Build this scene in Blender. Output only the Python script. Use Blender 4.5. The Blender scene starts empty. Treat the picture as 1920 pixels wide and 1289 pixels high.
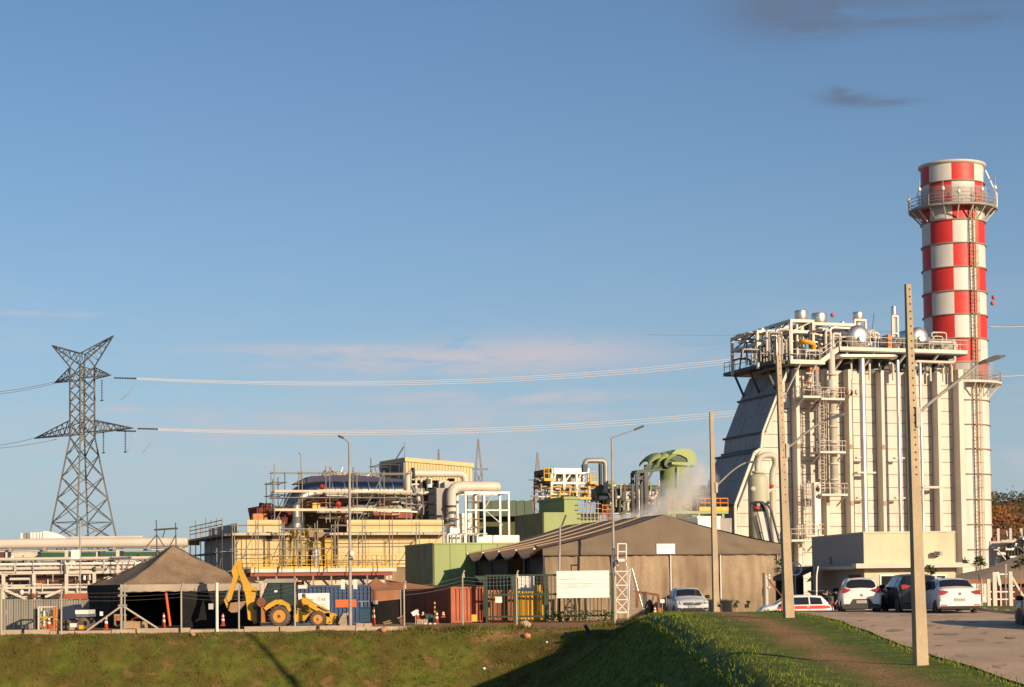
import bpy, math, random
from mathutils import Vector, Matrix, Quaternion, noise
random.seed(7)
S = bpy.context.scene
COL = S.collection
R = math.radians
# ------------------------------------------------------------------ camera
F = 3600.0; CX = 960.0; CY = 936.0; CAMZ = 2.4
PITCH = math.atan(164 / F); ROLL = 0.012
_f = Vector((0, math.cos(PITCH), math.sin(PITCH)))
_u0 = Vector((0, -math.sin(PITCH), math.cos(PITCH))); _r0 = Vector((1, 0, 0))
_r = _r0 * math.cos(ROLL) - _u0 * math.sin(ROLL)
_u = _u0 * math.cos(ROLL) + _r0 * math.sin(ROLL)
CAM = Vector((0, 0, CAMZ))
cd = bpy.data.cameras.new('camera'); co = bpy.data.objects.new('camera', cd); COL.objects.link(co)
cd.sensor_width = 36; cd.lens = 36 * F / 1920; cd.shift_y = (CY - 644.5) / 1920
cd.clip_start = 0.5; cd.clip_end = 12000
co.matrix_world = Matrix(((_r.x, _u.x, -_f.x, 0), (_r.y, _u.y, -_f.y, 0), (_r.z, _u.z, -_f.z, CAMZ), (0, 0, 0, 1)))
S.camera = co
# ------------------------------------------------------------------ light
SUN_EL, SUN_AZ = R(15.6), R(39)            # the sun stands behind the camera, to the right
sd = Vector((math.sin(SUN_AZ) * math.cos(SUN_EL), -math.cos(SUN_AZ) * math.cos(SUN_EL), math.sin(SUN_EL)))
sl = bpy.data.lights.new('sun', 'SUN'); sl.energy = 5.0; sl.angle = R(0.55); sl.color = (1.0, 0.765, 0.505)
so = bpy.data.objects.new('sun', sl); COL.objects.link(so)
so.rotation_euler = sd.to_track_quat('Z', 'Y').to_euler()
S.view_settings.view_transform = 'Standard'; S.view_settings.look = 'None'
S.cycles.volume_bounces = 3
S.view_settings.gamma = 1; S.view_settings.exposure = 0.32
try: S.view_settings.use_curve_mapping = False
except Exception: pass
W = bpy.data.worlds.new('World'); S.world = W; W.use_nodes = True
nt = W.node_tree; nt.nodes.clear()
def N(t, **k):
    n = nt.nodes.new(t)
    for a, b in k.items(): setattr(n, a, b)
    return n
def L(a, b): nt.links.new(a, b)
def M_(op, a, b=None, c=None, clamp=False):
    n = N('ShaderNodeMath', operation=op, use_clamp=clamp)
    for i, v in enumerate((a, b, c)):
        if v is None: continue
        if isinstance(v, (int, float)): n.inputs[i].default_value = v
        else: L(v, n.inputs[i])
    return n.outputs[0]
sky = N('ShaderNodeTexSky', sky_type='NISHITA', sun_disc=False)
sky.sun_elevation = SUN_EL; sky.sun_rotation = R(180) - SUN_AZ
sky.altitude = 200; sky.air_density = 1.0; sky.dust_density = 0.6; sky.ozone_density = 2.0
tc = N('ShaderNodeTexCoord'); sx = N('ShaderNodeSeparateXYZ'); L(tc.outputs['Generated'], sx.inputs[0])
az = M_('ARCTAN2', sx.outputs[0], sx.outputs[1]); el = M_('ARCSINE', sx.outputs[2])
cmb = N('ShaderNodeCombineXYZ'); L(M_('MULTIPLY', az, 1.0), cmb.inputs[0]); L(M_('MULTIPLY', el, 4.0), cmb.inputs[1])
def sky_noise(scale, det, off):
    n = N('ShaderNodeTexNoise'); n.inputs['Scale'].default_value = scale; n.inputs['Detail'].default_value = det
    n.inputs['Roughness'].default_value = 0.55; n.inputs['Distortion'].default_value = 0.5
    mp = N('ShaderNodeMapping'); mp.inputs['Location'].default_value = (off, off * 1.7, 0); L(cmb.outputs[0], mp.inputs[0]); L(mp.outputs[0], n.inputs['Vector'])
    return n.outputs[0]
n1 = sky_noise(9, 7, 3.1); n2 = sky_noise(28, 6, 8.2); n3 = sky_noise(3.2, 6, 1.2)
def blob(px, py, rx, ry, k=1.2, nn=None, tilt=0.0, lo=.30):
    a0 = (px - 960) / F; e0 = (1098 - py) / F
    da = M_('SUBTRACT', az, a0)
    qa = M_('MULTIPLY', da, F / rx)
    qe = M_('MULTIPLY', M_('ADD', M_('SUBTRACT', el, e0), M_('MULTIPLY', da, tilt)), F / ry)
    rr = M_('ADD', M_('MULTIPLY', qa, qa), M_('MULTIPLY', qe, qe))
    g = M_('EXPONENT', M_('MULTIPLY', rr, -1.0))
    return M_('MULTIPLY', g, M_('MULTIPLY', M_('SUBTRACT', nn or n2, lo), k * 6.5, clamp=True), clamp=True)
def mx(a, b): return M_('MAXIMUM', a, b)
# thin warm streaks low over the horizon, all the way round
low = M_('MULTIPLY', M_('SUBTRACT', n1, 0.50), 3.2, clamp=True)
lowg = M_('EXPONENT', M_('MULTIPLY', M_('POWER', M_('MULTIPLY', M_('SUBTRACT', el, 0.085), 19), 2.0), -1.0))
streak = M_('MULTIPLY', M_('MULTIPLY', low, lowg), 0.6)
for a in ((1010, 664, 220, 32, 1.3), (880, 670, 380, 26, .75), (930, 745, 260, 14, .6), (640, 655, 260, 12, .55), (860, 690, 330, 14, .4), (960, 742, 200, 13, .5), (850, 780, 420, 26, .35), (240, 765, 40, 7, .5),
          (90, 592, 90, 5, .4), (700, 860, 900, 70, .22), (560, 800, 700, 46, .30), (1250, 850, 260, 40, .3), (1900, 880, 80, 26, .4)):
    streak = mx(streak, blob(*a))
dark = None
for a in ((1480, 50, 115, 50, .9), (1530, 82, 130, 24, .6), (1640, 25, 230, 40, .9), (1840, 14, 230, 50, .9), (1560, 50, 60, 40, .7), (1700, 84, 240, 17, .42, None, 0.03), (1600, 217, 60, 13, .6, None, .1), (1583, 203, 24, 10, .45), (1655, 226, 60, 7, .45), (1450, 20, 60, 20, .4)):
    b = blob(*(a + (None, 0.0)[len(a) - 5:]), lo=.22); dark = b if dark is None else mx(dark, b)
# higher patches beyond the frame in the same style as those in view
hi = M_('MULTIPLY', M_('MULTIPLY', M_('SUBTRACT', n3, 0.60), 5, clamp=True), M_('GREATER_THAN', el, 0.36))
dark = mx(dark, M_('MULTIPLY', hi, 0.5))
def mixc(fac, c1, c2, blend='MIX'):
    m = N('ShaderNodeMix', data_type='RGBA', blend_type=blend)
    if isinstance(fac, (int, float)): m.inputs[0].default_value = fac
    else: L(fac, m.inputs[0])
    for i, c in ((6, c1), (7, c2)):
        if isinstance(c, tuple): m.inputs[i].default_value = c + (1,)
        else: L(c, m.inputs[i])
    return m.outputs[2]
SKS = 0.074
tint = mixc(1.0, sky.outputs[0], (0.79, 0.965, 1.15), 'MULTIPLY')
hazef = M_('MULTIPLY', M_('EXPONENT', M_('MULTIPLY', M_('MAXIMUM', el, 0.0), -9.5)), 0.88)
tint = mixc(hazef, tint, (.335 / SKS, .41 / SKS, .495 / SKS))
c = mixc(streak, tint, (.44 / SKS, .43 / SKS, .475 / SKS))
c = mixc(M_('MULTIPLY', dark, 0.82), c, (.11 / SKS, .145 / SKS, .215 / SKS))
bg = N('ShaderNodeBackground'); bg.inputs[1].default_value = SKS; L(c, bg.inputs[0])
wo = N('ShaderNodeOutputWorld'); L(bg.outputs[0], wo.inputs[0])

# ------------------------------------------------------------------ helpers
def P(px, py, Y):
    d = _f + _r * ((px - CX) / F) + _u * ((CY - py) / F)
    return CAM + d * (Y / d.y)
def ray(px, py): return _f + _r * ((px - CX) / F) + _u * ((CY - py) / F)
def hz(px): return 1100 - ROLL * (px - 960)

MATS = {}
def mat(name, col, rough=.7, metal=0., var=.18, scale=.6, streak=0., dirt=(.13, .10, .07), bump=0., fine=0., spec=.4):
    if name in MATS: return MATS[name]
    m = bpy.data.materials.new(name); m.use_nodes = True; t = m.node_tree; ns = t.nodes; b = ns['Principled BSDF']
    b.inputs['Roughness'].default_value = rough; b.inputs['Metallic'].default_value = metal
    b.inputs['Specular IOR Level'].default_value = spec
    g = ns.new('ShaderNodeNewGeometry')
    def nz(sc, det, vec=(1, 1, 1)):
        mp = ns.new('ShaderNodeMapping'); mp.inputs['Scale'].default_value = vec
        n = ns.new('ShaderNodeTexNoise'); n.inputs['Scale'].default_value = sc; n.inputs['Detail'].default_value = det
        t.links.new(g.outputs['Position'], mp.inputs[0]); t.links.new(mp.outputs[0], n.inputs['Vector']); return n.outputs[0]
    def ramp(src, a, bb, va, vb):
        r = ns.new('ShaderNodeMapRange'); r.inputs[1].default_value = a; r.inputs[2].default_value = bb; r.inputs[3].default_value = va; r.inputs[4].default_value = vb
        t.links.new(src, r.inputs[0]); return r.outputs[0]
    def mix(f, c1, c2, blend='MIX'):
        x = ns.new('ShaderNodeMix'); x.data_type = 'RGBA'; x.blend_type = blend
        if isinstance(f, float): x.inputs[0].default_value = f
        else: t.links.new(f, x.inputs[0])
        for i, c in ((6, c1), (7, c2)):
            if isinstance(c, tuple): x.inputs[i].default_value = c + (1,)
            else: t.links.new(c, x.inputs[i])
        return x.outputs[2]
    c = mix(ramp(nz(scale, 6), .3, .7, 0, 1), tuple(v * (1 - var) for v in col), tuple(min(1, v * (1 + var * .7)) for v in col))
    if fine: c = mix(ramp(nz(scale * 14, 4), .35, .65, 0, fine), c, tuple(v * .45 for v in col))
    if streak: c = mix(ramp(nz(2.2 if streak < .6 else .7, 5, (1, 1, .12)), .48 if streak < .6 else .42, .8, 0, streak), c, dirt)
    t.links.new(c, b.inputs['Base Color'])
    if bump:
        bp = ns.new('ShaderNodeBump'); bp.inputs['Strength'].default_value = bump; bp.inputs['Distance'].default_value = .05
        t.links.new(nz(scale * 8, 5), bp.inputs['Height']); t.links.new(bp.outputs[0], b.inputs['Normal'])
    MATS[name] = m
    return m

class MB:
    """collects shapes; build() links them as ONE mesh object"""
    def __init__(s): s.v = []; s.f = []; s.m = []; s.s = []
    def face(s, idx, m=0, sm=False): s.f.append(idx); s.m.append(m); s.s.append(sm)
    def add(s, vs, fs, m=0, sm=False):
        o = len(s.v); s.v += [tuple(x) for x in vs]
        for f in fs: s.face([i + o for i in f], m, sm)
    def box(s, x0, x1, y0, y1, z0, z1, m=0):
        if x0 > x1: x0, x1 = x1, x0
        if y0 > y1: y0, y1 = y1, y0
        if z0 > z1: z0, z1 = z1, z0
        s.add([(x0, y0, z0), (x1, y0, z0), (x1, y1, z0), (x0, y1, z0), (x0, y0, z1), (x1, y0, z1), (x1, y1, z1), (x0, y1, z1)],
              [(0, 3, 2, 1), (4, 5, 6, 7), (0, 1, 5, 4), (1, 2, 6, 5), (2, 3, 7, 6), (3, 0, 4, 7)], m); return s
    def poly(s, vs, m=0): s.add(vs, [tuple(range(len(vs)))], m); return s
    def prism(s, pts, d, m=0, axis=1):
        """pts: (u,z) outline; d=(v0,v1) depth range"""
        n = len(pts); A = [(p[0], d[0], p[1]) for p in pts]; B = [(p[0], d[1], p[1]) for p in pts]
        ar = sum(pts[i][0] * pts[(i + 1) % n][1] - pts[(i + 1) % n][0] * pts[i][1] for i in range(n))
        fs = [tuple(range(n)), tuple(range(2 * n - 1, n - 1, -1))] + [(i, i + n, (i + 1) % n + n, (i + 1) % n) for i in range(n)]
        if ar < 0: fs = [tuple(reversed(f)) for f in fs]
        vs = A + B
        if axis == 0: vs = [(y, x, z) for x, y, z in vs]; fs = [tuple(reversed(f)) for f in fs]
        s.add(vs, fs, m); return s
    def beam(s, p, q, w, h=None, m=0):
        h = h or w; p = Vector(p); q = Vector(q); d = (q - p).normalized()
        up = Vector((0, 0, 1)) if abs(d.z) < .95 else Vector((0, 1, 0))
        a = d.cross(up).normalized() * w / 2; b = a.cross(d).normalized() * h / 2
        vs = [p - a - b, p + a - b, p + a + b, p - a + b, q - a - b, q + a - b, q + a + b, q - a + b]
        s.add(vs, [(0, 1, 2, 3), (7, 6, 5, 4), (0, 4, 5, 1), (1, 5, 6, 2), (2, 6, 7, 3), (3, 7, 4, 0)], m); return s
    def tube(s, pts, r, n=12, m=0, cap=True):
        pts = [Vector(p) for p in pts]; k = len(pts)
        rs = r if isinstance(r, (list, tuple)) else [r] * k
        t0 = (pts[1] - pts[0]).normalized(); a = t0.orthogonal().normalized(); rings = []
        for i in range(k):
            t = ((pts[min(i + 1, k - 1)] - pts[i]).normalized() + (pts[i] - pts[max(i - 1, 0)]).normalized()).normalized() if 0 < i < k - 1 else ((pts[1] - pts[0]) if i == 0 else (pts[-1] - pts[-2])).normalized()
            a = (a - t * a.dot(t)).normalized(); b = t.cross(a)
            rings.append([pts[i] + (a * math.cos(2 * math.pi * j / n) + b * math.sin(2 * math.pi * j / n)) * rs[i] for j in range(n)])
        o = len(s.v)
        for g in rings: s.v += [tuple(x) for x in g]
        for i in range(k - 1):
            for j in range(n):
                s.face([o + i * n + j, o + i * n + (j + 1) % n, o + (i + 1) * n + (j + 1) % n, o + (i + 1) * n + j], m, True)
        if cap:
            s.add(rings[0], [tuple(reversed(range(n)))], m); s.add(rings[-1], [tuple(range(n))], m)
        return s
    def lathe(s, prof, c=(0, 0, 0), n=24, axis='z', m=0, sm=True, cap=True):
        """prof: (r, h) from bottom to top"""
        o = len(s.v); c = Vector(c)
        for r, h in prof:
            for j in range(n):
                t = 2 * math.pi * j / n; x, y = r * math.cos(t), r * math.sin(t)
                p = {'z': (x, y, h), 'y': (x, h, -y), 'x': (h, x, y)}[axis]
                s.v.append(tuple(c + Vector(p)))
        for i in range(len(prof) - 1):
            for j in range(n):
                s.face([o + i * n + j, o + i * n + (j + 1) % n, o + (i + 1) * n + (j + 1) % n, o + (i + 1) * n + j], m, sm)
        if cap and prof[0][0] > 1e-6: s.face([o + j for j in reversed(range(n))], m, False)
        if cap and prof[-1][0] > 1e-6: s.face([o + (len(prof) - 1) * n + j for j in range(n)], m, False)
        return s
    def grid(s, pts, m=0, sm=True):
        """pts[i][j] rows of points"""
        o = len(s.v); nj = len(pts[0])
        for row in pts: s.v += [tuple(p) for p in row]
        for i in range(len(pts) - 1):
            for j in range(nj - 1): s.face([o + i * nj + j, o + i * nj + j + 1, o + (i + 1) * nj + j + 1, o + (i + 1) * nj + j], m, sm)
        return s
    def mesh(s, name, mats):
        me = bpy.data.meshes.new(name); me.from_pydata(s.v, [], s.f)
        for mm in (mats if isinstance(mats, (list, tuple)) else [mats]): me.materials.append(mm)
        me.polygons.foreach_set('material_index', s.m); me.polygons.foreach_set('use_smooth', s.s); me.update()
        return me
    def build(s, name, mats, parent=None, label=None):
        o = bpy.data.objects.new(name, s.mesh(name, mats)); COL.objects.link(o)
        if parent is not None: o.parent = parent
        if label: o['label'] = label
        return o
def tag(o, label=None, cat=None, group=None, kind=None):
    for k, v in (('label', label), ('category', cat), ('group', group), ('kind', kind)):
        if v: o[k] = v
    return o
def arc(p0, pc, p1, k=5):
    p0, pc, p1 = Vector(p0), Vector(pc), Vector(p1)
    return [p0 * (1 - t) ** 2 + pc * 2 * t * (1 - t) + p1 * t * t for t in [i / k for i in range(k + 1)]]
def rounded(pts, r, k=5):
    """polyline with its corners rounded (pipe elbows)"""
    pts = [Vector(p) for p in pts]; out = [pts[0]]
    for i in range(1, len(pts) - 1):
        a = pts[i] + (pts[i - 1] - pts[i]).normalized() * min(r, (pts[i - 1] - pts[i]).length * .48)
        b = pts[i] + (pts[i + 1] - pts[i]).normalized() * min(r, (pts[i + 1] - pts[i]).length * .48)
        out += arc(a, pts[i], b, k)
    out.append(pts[-1]); return out
UNIT = {}
def unit(kind, m):
    k = (kind, m.name)
    if k not in UNIT:
        b = MB()
        if kind == 'rod': b.tube([(0, 0, 0), (0, 0, 1)], 1, 8)
        else: b.box(-.5, .5, -.5, .5, 0, 1)
        UNIT[k] = b.mesh(kind, m)
    return UNIT[k]

class T:
    """one thing: an Empty at its base; px columns and depth Y give where it stands"""
    def __init__(s, name, label, cat, px=None, Y=None, th=0., zb=0., group=None, loc=None):
        s.e = bpy.data.objects.new(name, None); COL.objects.link(s.e); s.e.empty_display_size = .3
        if loc is None:
            p = P(px, 1100, Y)
            for _ in range(3): p = P(px, 1100 - 0 + (p.z - zb) * 0 + ((2.4 - zb) * F / Y) - ROLL * (px - 960), Y)
            loc = (p.x, Y, zb)
        s.o = Vector(loc); s.th = R(th)
        s.e1 = Vector((math.cos(s.th), math.sin(s.th), 0)); s.e2 = Vector((-math.sin(s.th), math.cos(s.th), 0))
        s.e.location = s.o; s.e.rotation_euler = (0, 0, s.th); tag(s.e, label, cat, group); s.e['dims'] = 0
        del s.e['dims']
    def loc(s, w): d = Vector(w) - s.o; return Vector((d.dot(s.e1), d.dot(s.e2), d.z))
    def w(s, l): return s.o + s.e1 * l[0] + s.e2 * l[1] + Vector((0, 0, l[2]))
    def f(s, px, py, v=0.):
        d = ray(px, py); k = ((s.o - CAM).dot(s.e2) + v) / d.dot(s.e2); return s.loc(CAM + d * k)
    def s_(s, px, py, u):
        d = ray(px, py); k = ((s.o - CAM).dot(s.e1) + u) / d.dot(s.e1); return s.loc(CAM + d * k)
    def rect(s, x0, y0, x1, y1, v=0.):
        a = s.f(x0, y1, v); b = s.f(x1, y0, v); return a.x, b.x, a.z, b.z
    def box(s, name, m, x0, y0, x1, y1, v0=0., v1=1., parent=None, label=None):
        a, b, c, d = s.rect(x0, y0, x1, y1, v0); return MB().box(a, b, v0, v1, c, d).build(name, m, parent or s.e, label)
    def add(s, name, mb, m, parent=None, label=None): return mb.build(name, m, parent or s.e, label)
    def rod(s, name, m, p, q, r, parent=None, kind='rod', w2=None):
        p, q = Vector(p), Vector(q); d = q - p; ln = d.length
        if ln < 1e-5: return
        o = bpy.data.objects.new(name, unit(kind, m)); COL.objects.link(o); o.parent = parent or s.e
        z = d / ln
        x = (Vector((0, 0, 1)).cross(z) if abs(z.z) < .99 else Vector((1, 0, 0))); x = (x - z * x.dot(z)).normalized(); y = z.cross(x)
        r2 = w2 or r
        o.matrix_local = Matrix(((x.x * r, y.x * r2, d.x, p.x), (x.y * r, y.y * r2, d.y, p.y), (x.z * r, y.z * r2, d.z, p.z), (0, 0, 0, 1)))
        return o
    def bar(s, name, m, p, q, w, h=None, parent=None): return s.rod(name, m, p, q, w, parent, 'bar', h or w)
    def pipe(s, name, m, pts, r, bend=None, parent=None, n=12):
        return s.add(name, MB().tube(rounded(pts, bend) if bend else pts, r, n), m, parent)

def text(name, body, size, m, parent, loc, rot=(math.pi / 2, 0, 0), sx_=1.0):
    c = bpy.data.curves.new(name, 'FONT'); c.body = body; c.size = size; c.extrude = .004
    o = bpy.data.objects.new(name + '_src', c); COL.objects.link(o)
    dg = bpy.context.evaluated_depsgraph_get(); me = bpy.data.meshes.new_from_object(o.evaluated_get(dg))
    bpy.data.objects.remove(o); me.name = name; me.materials.clear(); me.materials.append(m)
    n = bpy.data.objects.new(name, me); COL.objects.link(n); n.parent = parent; n.location = loc; n.rotation_euler = rot; n.scale = (sx_, 1, 1)
    return n

# ------------------------------------------------------------------ materials
cream = mat('cream_panel', (.58, .53, .465), .55, var=.10, scale=.3, streak=.42, dirt=(.36, .29, .22), spec=.3)
creamcol = mat('cream_steel', (.58, .525, .45), .5, var=.08, scale=.5, streak=.2, dirt=(.34, .28, .2))
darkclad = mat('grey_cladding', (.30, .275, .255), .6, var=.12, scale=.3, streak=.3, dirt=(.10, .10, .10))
white = mat('white_paint', (.74, .72, .68), .5, var=.06, scale=.8, streak=.12, dirt=(.4, .35, .28))
whitep = mat('clean_white', (.80, .79, .76), .45, var=.03)
red = mat('red_paint', (.60, .035, .028), .5, var=.14, scale=.5, streak=.1, dirt=(.36, .06, .045))
steel = mat('galvanised_steel', (.33, .31, .28), .55, .1, var=.2, scale=1.2)
alu = mat('bright_cladding', (.66, .635, .60), .42, .9, var=.1, scale=.9)
alu2 = mat('polished_duct', (.38, .355, .325), .24, 1., var=.06, scale=.5)
dsteel = mat('dark_steel', (.075, .075, .08), .6, .2, var=.25)
lattice = mat('weathered_lattice', (.15, .145, .13), .7, .1, var=.25, scale=.3)
yellowb = mat('yellow_cream_wall', (.62, .455, .225), .6, var=.10, scale=.25, streak=.3, dirt=(.36, .27, .15))
yel = mat('safety_yellow', (.62, .38, .03), .5, var=.12)
orange = mat('orange_paint', (.48, .145, .025), .55, var=.15)
green = mat('green_wall', (.27, .335, .125), .6, var=.10, scale=.2, streak=.25, dirt=(.18, .19, .09))
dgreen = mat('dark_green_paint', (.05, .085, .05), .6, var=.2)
rgreen = mat('green_roof_sheet', (.035, .10, .05), .5, var=.15)
tentm = mat('brown_tarpaulin', (.29, .205, .13), .85, var=.4, scale=.7, fine=.5, streak=.5, dirt=(.26, .19, .125), bump=.35, spec=.15)
tentg = mat('grey_brown_canvas', (.17, .13, .093), .8, var=.12, scale=.35, streak=.28, dirt=(.13, .09, .06), bump=.25)
tentw = mat('stained_canvas_wall', (.335, .25, .165), .8, var=.28, scale=.35, streak=1.0, fine=.25, dirt=(.15, .10, .06), bump=.3)
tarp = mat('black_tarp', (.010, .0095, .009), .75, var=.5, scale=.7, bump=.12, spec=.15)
brown = mat('rust_canvas', (.33, .145, .075), .8, var=.15, bump=.25, streak=.2)
rustc = mat('rust_red_container', (.36, .095, .045), .65, var=.2, scale=.8, streak=.35, dirt=(.2, .06, .03))
bluec = mat('blue_container', (.045, .085, .17), .6, var=.25, scale=.8, streak=.3, dirt=(.08, .09, .11))
oranges = mat('orange_stripe', (.75, .14, .035), .6, var=.12)
conc = mat('pole_concrete', (.43, .34, .225), .85, var=.14, scale=1.3, streak=.2, dirt=(.25, .19, .13), fine=.25, bump=.2)
concg = mat('kerb_concrete', (.48, .37, .27), .85, var=.2, scale=1.0, fine=.3, bump=.3)
jcb = mat('digger_yellow', (.62, .34, .035), .45, var=.14, scale=1.1, streak=.3, dirt=(.35, .2, .06))
rubber = mat('dusty_rubber', (.11, .085, .065), .85, var=.4, scale=2.0, bump=.3)
glass = mat('dark_glass', (.018, .022, .026), .06, 0, var=.1, spec=.8)
glassg = mat('green_tinted_glass', (.03, .05, .045), .08, 0, var=.3, spec=.8)
black = mat('black_plastic', (.018, .018, .018), .5, var=.2)
carw = mat('white_car_paint', (.78, .775, .76), .22, var=.03, spec=.6)
cars = mat('silver_car_paint', (.60, .60, .60), .28, .12, var=.05)
card = mat('dark_car_paint', (.03, .032, .038), .2, var=.1, spec=.7)
lampred = mat('red_lamp', (.34, .008, .008), .3, var=.1, spec=.7)
chrome = mat('chrome', (.75, .75, .75), .12, 1., var=.03)
plate = mat('plate_grey', (.45, .45, .44), .4, var=.05)
ink = mat('print_grey', (.36, .34, .32), .7, var=.1)
inkr = mat('print_red', (.62, .05, .03), .7, var=.1)
inkk = mat('print_black', (.05, .05, .05), .7, var=.1)
rust = mat('rusty_steel', (.20, .075, .04), .75, var=.35, scale=2)
wood = mat('planks', (.33, .22, .12), .8, var=.25, scale=2)
skin = mat('skin', (.36, .20, .13), .6, var=.06)
leafm = mat('dark_leaves', (.045, .06, .018), .7, var=.4, scale=3)
sandst = mat('earth_stone', (.50, .22, .11), .9, var=.25, scale=3, bump=.5)
# ------------------------------------------------------------------ ground
ZM = [(-60, .7), (0, .6), (30, -.25), (46, -.18), (53, .1), (77, 1.02), (85, 1.1), (93, 1.04), (98, .80), (104, .42), (112, .25), (126, .12), (150, .05), (200, 0)]
def lerp_tab(t, y):
    if y <= t[0][0]: return t[0][1]
    for (a, b), (c_, d) in zip(t, t[1:]):
        if y <= c_:
            k = (y - a) / (c_ - a); k = k * k * (3 - 2 * k) * .5 + k * .5; return b + (d - b) * k
    return t[-1][1]
XT = 6.2
def zf(y):
    if y >= 109.2: return 0.
    if y >= 108.4: return -.15 * (109.2 - y) / .8
    return max(-5.2, -.15 - (108.4 - y) * .80)
def zt(x, y):
    m = lerp_tab(ZM, y); d = XT + .8 - x
    if d > 0:
        if d < 1.2: m -= .85 * d * d / 2.4
        else: m -= .51 + (d - 1.2) * .85
    base = zf(y) * (1 - .85 * min(1, max(0, (x + 1.5) / 6)))
    if y > 109: base = 0.
    z = max(m, base) if y < 109 or x < XT + .8 else m
    if y < 60 and x < 2: z = max(z, .6 - .03 * 0 - max(0, y - 8) * .22) if y < 40 else z
    return z
def ztn(x, y):
    z = zt(x, y)
    if x < 12.0 and y < 112:
        a = (1.0 if y < 108.5 else .3) * (1. if x < -1 or y > 104 else .45)
        z += a * (.17 * noise.noise((x * .5, y * .35, 1.7)) + .05 * noise.noise((x * 1.7, y * 1.2, 4.2)))
    return z
def spread_(a, b, st, far, k=1.5):
    out = [a + (b - a) * i / round((b - a) / st) for i in range(round((b - a) / st) + 1)]; d = st * k; x = b
    hi_ = []
    while x < far: x += d; d *= k; hi_.append(x)
    return out, hi_
xs, xh = spread_(-42, 26, .45, 5000); xl = [-42 - (q - 26) for q in xh]; xs = list(reversed(xl)) + xs + xh
ys, yh = spread_(40, 132, .45, 7000); yl = []
y_ = 40
while y_ > -60: y_ -= 4; yl.append(y_)
ys = list(reversed(yl)) + ys + yh
g = MB(); g.grid([[(x, y, ztn(x, y)) for x in xs] for y in ys])
gm = bpy.data.materials.new('grass_and_earth'); gm.use_nodes = True
def ground_nodes(m, blade=False):
    kb = 1.45 if blade else 1.15
    t = m.node_tree; ns = t.nodes; b = ns['Principled BSDF']; b.inputs['Roughness'].default_value = .9; b.inputs['Specular IOR Level'].default_value = .15
    geo = ns.new('ShaderNodeNewGeometry'); sep = ns.new('ShaderNodeSeparateXYZ'); t.links.new(geo.outputs['Position'], sep.inputs[0])
    def nz(sc, det=5, ds=0.):
        n = ns.new('ShaderNodeTexNoise'); n.inputs['Scale'].default_value = sc; n.inputs['Detail'].default_value = det; n.inputs['Distortion'].default_value = ds
        t.links.new(geo.outputs['Position'], n.inputs['Vector']); return n.outputs[0]
    def mr(src, a, bb, c_=0, d=1):
        r = ns.new('ShaderNodeMapRange'); r.interpolation_type = 'SMOOTHSTEP'
        for i, v in ((1, a), (2, bb), (3, c_), (4, d)): r.inputs[i].default_value = v
        t.links.new(src, r.inputs[0]); return r.outputs[0]
    def ma(op, a, bb, cl=False):
        n = ns.new('ShaderNodeMath'); n.operation = op; n.use_clamp = cl
        for i, v in enumerate((a, bb)):
            if isinstance(v, (int, float)): n.inputs[i].default_value = v
            else: t.links.new(v, n.inputs[i])
        return n.outputs[0]
    def mix(f, c1, c2):
        x = ns.new('ShaderNodeMix'); x.data_type = 'RGBA'
        if isinstance(f, float): x.inputs[0].default_value = f
        else: t.links.new(f, x.inputs[0])
        for i, cc in ((6, c1), (7, c2)):
            if isinstance(cc, tuple): x.inputs[i].default_value = cc + (1,)
            else: t.links.new(cc, x.inputs[i])
        return x.outputs[2]
    X, Y = sep.outputs[0], sep.outputs[1]
    nA, nB, nC = nz(.45, 6, .3), nz(1.6, 6), nz(7, 5)
    gr = mix(mr(nB, .38, .62), (.068 * kb, .105 * kb, .014 * kb), (.135 * kb, .148 * kb, .022 * kb))
    gr = mix(mr(nC, .55, .75, 0, .55), gr, (.17, .14, .04))
    # the far bank is drier, with bare red earth showing through
    far = mr(Y, 93, 97)
    gr = mix(ma('MULTIPLY', far, mr(nA, .36, .62, .3, .85)), gr, (.105, .076, .020))
    earth = mix(mr(nC, .3, .7), (.24, .125, .055), (.42, .24, .11))
    pf = ma('MULTIPLY', far, mr(nz(.9, 7, .6), .55, .70, 0, .38))
    # worn strip along the middle of the verge
    dx = ma('ABSOLUTE', ma('SUBTRACT', X, 9.6), 0)
    wob = ma('ADD', ma('MULTIPLY', nA, 2.2), ma('MULTIPLY', nB, 1.4))
    path = ma('MULTIPLY', mr(ma('ADD', dx, wob), 1.7, 3.3, 1, 0), mr(Y, 93, 98, .9, 0))
    yard = mr(ma('ADD', Y, ma('MULTIPLY', nB, 1.2)), 108.9, 110.4)
    c_ = mix(ma('MAXIMUM', pf, path), gr, earth)
    if not blade:
        c_ = mix(yard, c_, mix(mr(nB, .3, .7), (.25, .165, .10), (.36, .25, .16)))
        # a bare earth bench under the fence panels
        e2 = ma('MULTIPLY', mr(X, -3, -1), ma('MULTIPLY', mr(X, 4.5, 7, 1, 0), mr(Y, 107.3, 108.6)))
        c_ = mix(e2, c_, earth)
        bp = ns.new('ShaderNodeBump'); bp.inputs['Strength'].default_value = .22; bp.inputs['Distance'].default_value = .12
        t.links.new(nC, bp.inputs['Height']); t.links.new(bp.outputs[0], b.inputs['Normal'])
    t.links.new(c_, b.inputs['Base Color'])
ground_nodes(gm)
go = g.build('ground', gm); go['kind'] = 'structure'
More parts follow.
